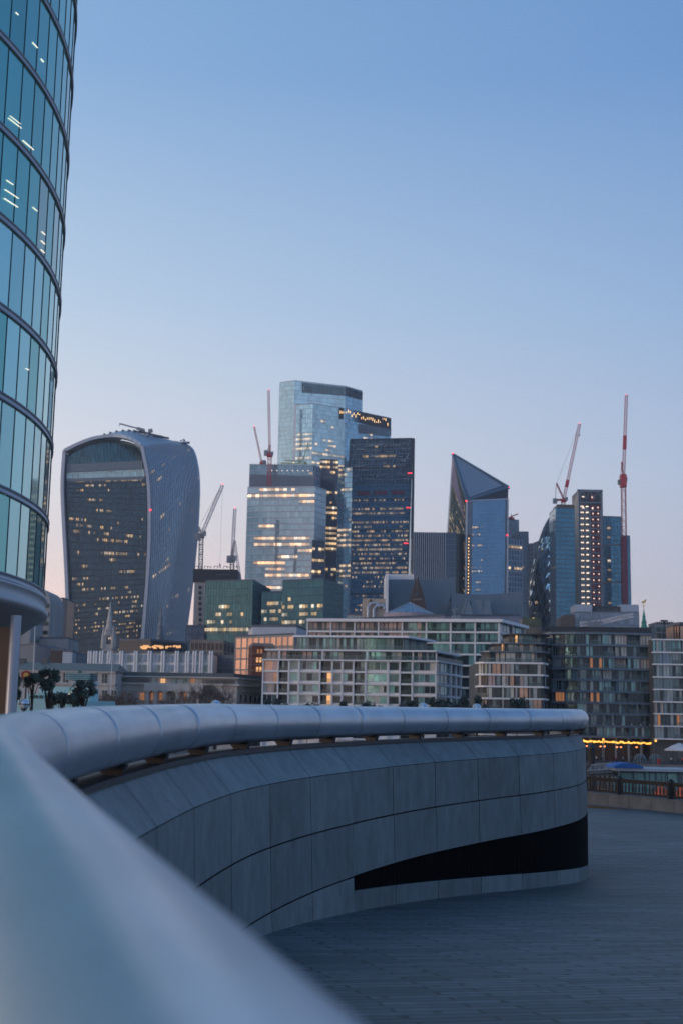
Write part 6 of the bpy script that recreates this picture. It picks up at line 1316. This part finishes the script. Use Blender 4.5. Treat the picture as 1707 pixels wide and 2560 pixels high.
def bare(label, px, ytop, Y, wpx, seed, z0=NB):
    t_ = at(px, ytop, Y); x = t_.x; root = thing('bare_tree', label, 'tree', (x, Y, z0), 'leafless trees on the far quay'); rr = random.Random(seed); H_ = t_.z-z0; wv = wpx/FPX*Y/2
    mb = MB(); tw_ = MB(); mb.tube((x, Y, z0), (x, Y, z0+H_*.35), .3, 7, .22)
    def br_(p, d, ln, r, dep):
        q = p+d*ln; (mb if dep < 2 else tw_).tube(p, q, max(r, .035), 5 if dep < 2 else 3, max(.03, r*.6), cap=False)
        if dep >= 5: return
        for k in range(3 if dep < 4 else 2):
            nd = (d+Vector((rr.gauss(0, .5), rr.gauss(0, .5), rr.gauss(.15, .3)))).normalized(); br_(q if k else p.lerp(q, .7), nd, ln*rr.uniform(.6, .82), r*.55, dep+1)
    for k in range(5): a = k*1.3+rr.random(); br_(Vector((x, Y, z0+H_*(.28+.02*k))), Vector((math.cos(a)*wv/H_*2.2, math.sin(a)*.4, 1)).normalized(), H_*.22, .16, 0)
    mb.build('trunk', MATS['bark'], root); tw_.build('crown', MATS['twig'], root)
for i, (px, yt, w_) in enumerate([(268, 1728, 40), (322, 1722, 60), (505, 1700, 50), (545, 1708, 46), (446, 1735, 40)]):
    bare(['leafless tree at the left end of the neoclassical building', 'wide leafless tree left of the columns', 'tallest leafless tree right of the columns', 'leafless tree near the right end of the neoclassical front', 'small leafless tree in front of the columns'][i], px, yt, 300+i, w_, i+3)

# ------------------------------------------------------------------ globe lamps on the promenade
P('globe_glass', (.55, .60, .62), .15, .0); P('lamp_cap', (.62, .66, .72), .2, .7)
def globe_lamp(label, px, ytop, Y):
    t_ = at(px, ytop, Y); x = t_.x; zc = t_.z-.22; root = thing('globe_lamp', label, 'street lamp', (x, Y, 0), 'globe lamps along the promenade')
    mb = MB(); mb.lathe((x, Y, zc), [(.225, 0), (.215, .07), (.18, .14), (.11, .195), (.001, .22)], 20); mb.build('domed_cap', MATS['lamp_cap'], root)
    mb = MB(); mb.lathe((x, Y, zc), [(.10, -.21), (.17, -.15), (.205, -.07), (.21, -.005)], 20); mb.build('glass_bowl', MATS['globe_glass'], root)
    mb = MB(); mb.lathe((x, Y, zc), [(.232, -.02), (.238, 0), (.232, .015)], 20)
    for k in range(6): a = k*math.tau/6; mb.bar((x+.23*math.cos(a), Y+.23*math.sin(a), zc), (x+.09*math.cos(a), Y+.09*math.sin(a), zc-.25), .025, .025)
    mb.build('ring_cage', MATS['black_metal'], root)
    mb = MB(); mb.lathe((x, Y, 0), [(.16, 0), (.16, .5), (.07, .7), (.055, zc-.5), (.09, zc-.4), (.05, zc-.32), (.12, zc-.24), (.10, zc-.2)], 14); mb.build('post', MATS['black_metal'], root)
for a in [('black globe lamp with silver cap beside the trees at left', 62, 1747, 56), ('silver lamp cap peeping over the rail below the neoclassical building', 540, 1750, 55), ('silver lamp cap peeping over the rail below the white apartments', 1057, 1757, 60), ('silver lamp cap peeping over the rail left of the curved apartments', 1191, 1759, 66)]: globe_lamp(*a)

# ------------------------------------------------------------------ low granite wall and cast railing at the river
A0_, B0_ = atz(1452, 2008, 0), atz(1707, 2034, 0); dd = (B0_-A0_).normalized(); B1_ = B0_+dd*16; A1_ = A0_-dd*5; Lw = (B1_-A1_).length; nn_ = Vector((dd.y, -dd.x, 0))
lw = thing('low_granite_wall', 'low grey granite block wall along the river edge of the promenade', 'wall', A1_); mb = MB(); k = 0; s = 0
while s < Lw:
    e = min(Lw, s+1.35); a, b = A1_+dd*s, A1_+dd*(e-.015); zt_ = .44; q = [a, b, b-nn_*.6, a-nn_*.6]; mb.prism([(p.x, p.y) for p in q], 0, zt_, 0); s = e; k += 1
mb.build('granite_blocks', P('low_wall_granite', (.11, .12, .13), .8, var=.25, scale=2, bump=.3), lw)
mb = MB(); a, b = A1_-nn_*.02, B1_-nn_*.02; q = [a+nn_*.05, b+nn_*.05, b-nn_*.62, a-nn_*.62]; mb.prism([(p.x, p.y) for p in q], .445, .50); mb.build('coping', MATS['low_wall_granite'], lw)
rg_ = thing('cast_iron_railing', 'heavy black cast iron railing standing on the low granite wall', 'railing', A1_+Vector((0, 0, .5)))
c0 = A1_-nn_*.3; mb = MB(); mb.bar(c0+Vector((0, 0, 1.08)), c0+dd*Lw+Vector((0, 0, 1.08)), .09, .16, Vector((0, 0, 1))); mb.build('top_rail', MATS['black_metal'], rg_)
mb = MB(); mb.bar(c0+Vector((0, 0, .58)), c0+dd*Lw+Vector((0, 0, .58)), .06, .1, Vector((0, 0, 1))); mb.build('bottom_rail', MATS['black_metal'], rg_)
s = 0; cnt = 0
sd = MB()
while s < Lw:
    p = c0+dd*s; b_ = MB(); b_.lathe((p.x, p.y, 0), [(.018, .58), (.03, .68), (.045, .80), (.025, .92), (.018, 1.04)], 8)
    if cnt < 96: b_.build('baluster', MATS['black_metal'], rg_)
    cnt += 1; s += .21
s = 1.0
while s < Lw:
    p = c0+dd*s; mb = MB(); mb.box(p.x-.12, p.x+.12, p.y-.12, p.y+.12, .5, 1.15); mb.lathe((p.x, p.y, 0), [(.15, 1.15), (.15, 1.2), (.05, 1.28), (.001, 1.3)], 10); mb.build('post', MATS['black_metal'], rg_); s += 3.1

# ------------------------------------------------------------------ people (skinned skeletons)
def skin(name, pts, edges, rad, m, parent, root_i=0):
    me = bpy.data.meshes.new(name); me.from_pydata(pts, edges, []); o = bpy.data.objects.new(name, me); col.objects.link(o); o.parent = parent; me.materials.append(m)
    md = o.modifiers.new('skin', 'SKIN'); md.use_smooth_shade = True; sk = me.skin_vertices[0].data if me.skin_vertices else None
    if sk is None:
        me.attributes  # no layer yet
    for i, r in enumerate(rad): me.skin_vertices[0].data[i].radius = (r, r)
    me.skin_vertices[0].data[root_i].use_root = True
    s_ = o.modifiers.new('sub', 'SUBSURF'); s_.levels = 1; s_.render_levels = 1
    return o
def skin_safe(*a):
    # the skin layer is created when the modifier is evaluated through a bmesh layer
    name, pts, edges, rad, m, parent = a
    import bmesh
    me = bpy.data.meshes.new(name); bm = bmesh.new(); lay = bm.verts.layers.skin.verify(); vs = []
    for p, r in zip(pts, rad): v = bm.verts.new(p); v[lay].radius = (r, r); vs.append(v)
    vs[0][lay].use_root = True
    for i, j in edges: bm.edges.new((vs[i], vs[j]))
    bm.to_mesh(me); bm.free(); me.materials.append(m); o = bpy.data.objects.new(name, me); col.objects.link(o); o.parent = parent
    md = o.modifiers.new('skin', 'SKIN'); md.use_smooth_shade = True; s_ = o.modifiers.new('sub', 'SUBSURF'); s_.levels = 1; s_.render_levels = 2
    return o
def person(label, loc, rz, top, legs, pose=0, group='people on the far quay', h=1.7, arms=None):
    root = thing('person', label, 'person', loc, group); root.rotation_euler = (0, 0, rz); k = h/1.75
    st = [.22, .05, .15][pose]
    J = [(0, 0, .95), (0, -.01, 1.18), (0, 0, 1.42), (0, 0, 1.52), (0, -.02, 1.64), (-.10, 0, .90), (-.11, -st, .50), (-.12, -st*.8, .07), (-.12, -st*.8-.14, .03), (.10, 0, .90), (.11, st*.6, .50), (.12, st*1.2, .09), (.12, st*1.2-.13, .03), (-.19, 0, 1.40), (-.24, .05, 1.12), (-.24, -.08, .88), (.19, 0, 1.40), (.24, -.05, 1.12), (.23, -.16, .90)]
    if arms == 'rail': J[14] = (-.24, -.18, 1.15); J[15] = (-.15, -.42, 1.10); J[17] = (.24, -.18, 1.15); J[18] = (.15, -.42, 1.10)
    E_ = [(0, 1), (1, 2), (2, 3), (3, 4), (0, 5), (5, 6), (6, 7), (7, 8), (0, 9), (9, 10), (10, 11), (11, 12), (2, 13), (13, 14), (14, 15), (2, 16), (16, 17), (17, 18)]
    Rr = [.13, .13, .12, .055, .095, .085, .06, .04, .035, .085, .06, .04, .035, .055, .042, .035, .055, .042, .035]
    J = [tuple(c*k for c in p) for p in J]
    skin_safe('body', J, E_, Rr, MATS['skin'], root)
    skin_safe('jacket', [J[i] for i in (0, 1, 2, 13, 14, 15, 16, 17, 18)], [(0, 1), (1, 2), (2, 3), (3, 4), (4, 5), (2, 6), (6, 7), (7, 8)], [.16, .155, .15, .075, .06, .05, .075, .06, .05], top, root)
    skin_safe('trousers', [J[i] for i in (0, 5, 6, 7, 9, 10, 11)], [(0, 1), (1, 2), (2, 3), (0, 4), (4, 5), (5, 6)], [.145, .10, .078, .06, .10, .078, .06], legs, root)
    mb = MB(); mb.blob((0, .02*k, 1.675*k), .105*k, .115*k, .10*k, 10); o = mb.build('hair', MATS['dark_metal']); o.parent = root
pe = c0+dd*5.3+Vector((-.2, .55, 0))-nn_*.2
# viewer on the promenade side, leaning on the railing
pw = atz(1521, 2050, 0); pe = (A0_+dd*((pw-A0_).dot(dd)))-nn_*1.1
person('dark-clothed person standing behind the cast iron railing looking at the river', (pe.x, pe.y, -.1), math.radians(200), MATS['cloth_dark'], MATS['cloth_dark'], 1, None, 1.6, 'rail')
# ledge they stand on beyond the wall
mb = MB(); q = [A1_-nn_*.6, B1_-nn_*.6, B1_-nn_*2.2, A1_-nn_*2.2]; mb.prism([(p.x, p.y) for p in q], -9, -.1); struct(mb.build('quay_ledge', MATS['concrete_dark']))
cl = [('person in a red coat walking along the far quay below the lights', 1536, 'cloth_red', 0), ('person in a pale jacket beside the red-coated one', 1553, 'cloth_pale', 1), ('person in black walking in the middle of the far quay', 1574, 'cloth_dark', 2), ('pale-dressed person leaning near the left end of the quay railing', 1487, 'cloth_pale', 1), ('dark-coated person at the left end of the far quay', 1500, 'cloth_dark', 0), ('person in a light coat under the parasol edge', 1672, 'cloth_pale', 2), ('person in black below the white parasol', 1690, 'cloth_dark', 1), ('person in a red top at right end of the quay', 1700, 'cloth_red', 0), ('person in dark clothes in front of the clear dome', 1600, 'cloth_dark', 1)]
for i, (lb_, x, m_, ps) in enumerate(cl):
    q = W(x, 289+i % 3); person(lb_, (q.x, 289+i % 3, NB), (i*1.7) % 6.28, MATS[m_], MATS['cloth_dark'], ps)

# ------------------------------------------------------------------ far quay terrace
fs = thing('festoon_lights', 'golden festoon light garland glowing under the dark apartment block', 'string lights', (W(1540, 303).x, 303, NB+3)); mb = MB(); wr_ = MB(); rr = random.Random(2); prev = None
for k in range(150):
    px = 1440+k*1.25; y = 1851+6*k/150+2.2*abs(math.sin(k*.21))+rr.uniform(-1.5, 1.5); q = at(px, y, 302+rr.random()*3); s_ = rr.uniform(.06, .17); mb.blob(q, s_*1.6, s_, s_, 6)
    if k % 12 == 0:
        if prev: wr_.bar(prev, q, .05, .05)
        prev = q
fs_ = mb.build('bulbs', MATS['gold_glow'], fs); wr_.build('wire', MATS['dark_metal'], fs)
for i, x in enumerate((1462, 1500, 1540, 1580, 1622)): q = W(x, 304); mb = MB(); mb.bar((q.x, 304, NB), (q.x, 304, NB+3.4), .12, .12); mb.build('pole', MATS['dark_metal'], fs)
for i, (x, y) in enumerate([(1466, 1865), (1472, 1866), (1500, 1866), (1510, 1866), (1541, 1868), (1551, 1868), (1590, 1868)]):
    q = at(x, y, 300); root = thing('terrace_heater', 'small orange table light on the terrace, %s from the left' % ['first', 'second', 'third', 'fourth', 'fifth', 'sixth', 'seventh'][i], 'lamp', (q.x, 300, NB), 'orange table lights on the quay terrace')
    mb = MB(); mb.blob((q.x, 300, q.z), .25, .25, .16, 8); mb.build('heater_glow', MATS.get('orange_glow') or P('orange_glow', (.8, .3, .1), .5, emis=(1, .30, .12), es=2.0), root); mb = MB(); mb.bar((q.x, 300, NB), (q.x, 300, q.z), .08, .08); mb.build('stem', MATS['dark_metal'], root)  # glowing blob on a stem stands for a terrace heater
def parasol(label, px, ytop, ybot, Y, wpx, m='canvas_white'):
    t_ = at(px, ytop, Y); b_ = at(px, ybot, Y); wv = wpx/FPX*Y/2; root = thing('parasol', label, 'parasol', (t_.x, Y, NB), 'parasols on the quay terrace'); mb = MB(); mb.lathe((t_.x, Y, 0), [(wv, b_.z), (wv*.5, b_.z+(t_.z-b_.z)*.6), (.02, t_.z)], 8, smooth=False); mb.lathe((t_.x, Y, 0), [(wv, b_.z-.15), (wv, b_.z)], 8, smooth=False); mb.build('canopy', MATS[m], root); mb = MB(); mb.tube((t_.x, Y, NB), (t_.x, Y, t_.z), .05, 8); mb.build('pole', MATS['grey_metal'], root)
parasol('large white parasol at the right end of the quay terrace', 1697, 1857, 1875, 292, 76); parasol('second white parasol at the right frame edge', 1740, 1862, 1876, 290, 60)
for i, x in enumerate((1595, 1632)):
    q = W(x, 297); root = thing('dining_dome', ['clear dining dome in the middle of the terrace', 'bluish clear dining dome right on the terrace'][i], 'dome', (q.x, 297, NB)); mb = MB(); mb.lathe((q.x, 297, NB), [(1.5, 0), (1.45, .8), (1.1, 1.5), (.6, 1.9), (.01, 2.05)], 14); mb.build('clear_skin', MATS['balcony_glass'], root); mb = MB()
    for k in range(7):
        a = k*math.pi/7; pr_ = [(1.52, 0), (1.47, .8), (1.12, 1.5), (.62, 1.9), (.01, 2.07)]
        for sg in (1, -1):
            for (r1_, z1), (r2_, z2) in zip(pr_, pr_[1:]): mb.bar((q.x+sg*r1_*math.cos(a), 297+sg*r1_*math.sin(a), NB+z1), (q.x+sg*r2_*math.cos(a), 297+sg*r2_*math.sin(a), NB+z2), .05, .05)
    mb.build('ribs', MATS['pale_metal'], root)
q = W(1642, 290); root = thing('red_bin', 'red litter bin near the quay railing at right', 'bin', (q.x, 290, NB)); mb = MB(); mb.lathe((q.x, 290, NB), [(.38, 0), (.42, .9), (.44, 1.0), (.3, 1.15), (.01, 1.2)], 12); mb.build('bin_body', P('bin_red', (.5, .03, .02), .5), root)
qr = thing('quay_railing', 'thin dark railing along the far quay edge', 'railing', (W(1580, 287).x, 287, NB)); mb = MB(); x0, x1 = W(1300, 287).x, W(1800, 287).x
for z_ in (.35, .7, 1.05): mb.bar((x0, 287, NB+z_), (x1, 287, NB+z_), .06, .06)
mb.build('rails', MATS['dark_metal'], qr); x = x0
while x < x1: mb = MB(); mb.bar((x, 287, NB), (x, 287, NB+1.15), .09, .09); mb.build('post', MATS['dark_metal'], qr); x += 1.9
# quay lamp
for lb_, x, y in (('tall quay lamp with amber light left on the terrace', 1507, 1849), ('quay lamp with amber light right on the terrace', 1638, 1852)):
    q = at(x, y, 291); root = thing('quay_lamp', lb_, 'street lamp', (q.x, 291, NB), 'lamps on the far quay'); mb = MB(); mb.tube((q.x, 291, NB), (q.x, 291, q.z-.2), .07, 8); mb.build('post', MATS['dark_metal'], root); mb = MB(); mb.blob(q, .25, .25, .25, 10); mb.build('lantern', MATS['gold_glow'], root)
# embankment face: coping and timber fenders
fe = thing('timber_fender', 'row of dark timber fender piles against the far quay wall', 'fender', (W(1580, 285).x, 285, -8.6)); x = W(1440, 285).x; x1 = W(1760, 285).x
mb = MB(); mb.box(x-120, x1+60, 284.6, 286.3, NB-.5, NB+.02); mb.build('stone_coping', MATS['stone_dark'], fe)
mb = MB(); mb.box(x, x1, 284.2, 284.8, NB-1.6, NB-1.2); mb.box(x, x1, 284.2, 284.8, -8.0, -7.6); mb.build('walings', MATS['wood_dark'], fe)
while x < x1: mb = MB(); mb.box(x, x+.4, 283.7, 284.2, -9, NB-1.0); mb.build('pile', MATS['stone_dark'], fe); x += 1.0
q = W(1475, 240); root = thing('mooring_pile', 'fat dark mooring pile standing in the river', 'mooring pile', (q.x, 240, -9)); mb = MB(); zt_ = zof(1864, 1475, 240); mb.tube((q.x, 240, -9.5), (q.x, 240, zt_), .62, 14); mb.build('pile', MATS['wood_dark'], root); mb = MB(); mb.lathe((q.x, 240, 0), [(.7, zt_-.5), (.7, zt_), (.1, zt_+.3)], 14); mb.build('cap', MATS['dark_metal'], root)
# river bus pontoon
bt = thing('river_pontoon', 'covered river boat pier with teal windows and a blue rounded awning', 'boat pier', (W(1640, 200).x, 200, -8.6)); a, b = W(1532, 200), W(1790, 200); zr0, zr1 = zof(1927, 1600, 200), zof(1920, 1600, 200)
mb = MB(); mb.box(a.x-2, b.x, 197.5, 206, -8.9, -7.6); mb.build('hull', MATS['dark_metal'], bt)
mb = MB(); mb.box(a.x-.4, b.x, 197.8, 205.6, zr0, zr1); mb.build('roof', MATS['pale_metal'], bt)
mb = MB(); mb.box(a.x+.6, b.x, 199.2, 205, -7.6, zr0-.002); mb.build('cabin_walls', MATS['teal_dark'], bt)
for k in range(9): 
    x0 = a.x+.9+k*1.75; mb = MB(); mb.box(x0, x0+1.55, 199.05, 199.18, -7.0, zr0-.3); mb.build('window', MATS['win_teal' if k not in (5, 6, 8, 9) else 'win_mid'], bt)
mb = MB(); c = W(1560, 199); P_ = []
for j in range(2): P_.append([Vector((c.x+2.3*math.cos(math.pi*k/12), 197.2+j*6, zr1+.02+.75*math.sin(math.pi*k/12))) for k in range(13)])
mb.grid(P_, 0); mb.face(P_[0][::-1]); mb.face(P_[1]); mb.build('blue_awning', MATS['blue_canvas'], bt)
for k, x in enumerate((1645, 1698)):
    c = W(x, 197.4); mb = MB(); mb.lathe((c.x, 197.4, -7.6), [(.95, 0), (.95, 1.1), (.75, 1.7), (.3, 2.0), (.01, 2.05)], 12); mb.build('orange_cover', MATS['orange_paint'], bt)
for k in range(7): x0 = a.x+k*2.4; mb = MB(); mb.bar((x0, 197.9, -7.6), (x0, 197.9, zr0), .12, .12); mb.build('post', MATS['dark_metal'], bt)
q = W(1492, 205); gw_ = thing('gangway', 'dark gangway and mooring gear between the pile and the boat pier', 'gangway', (q.x, 205, -7)); mb = MB(); a_, b_ = at(1480, 1925, 215), at(1533, 1922, 201); lattice(mb, a_, b_, 1.2, .12); mb.build('truss', MATS['grey_metal'], gw_); mb = MB(); mb.bar(a_-Vector((0, 0, .7)), b_-Vector((0, 0, .7)), 1.4, .12, Vector((0, 0, 1))); mb.build('deck', MATS['dark_metal'], gw_)

# ------------------------------------------------------------------ thin evening haze
hz_ = bpy.data.materials.new('haze'); hz_.use_nodes = True; hn = hz_.node_tree; hn.nodes.clear(); ho = hn.nodes.new('ShaderNodeOutputMaterial'); hv = hn.nodes.new('ShaderNodeVolumePrincipled')
hv.inputs['Color'].default_value = (.80, .88, .98, 1); hv.inputs['Density'].default_value = .00013; hv.inputs['Anisotropy'].default_value = .1; hn.links.new(hv.outputs[0], ho.inputs['Volume'])
mb = MB(); mb.box(-3050, 3050, -60, 3050, -11, 345); h_ = mb.build('haze', hz_); h_['kind'] = 'stuff'
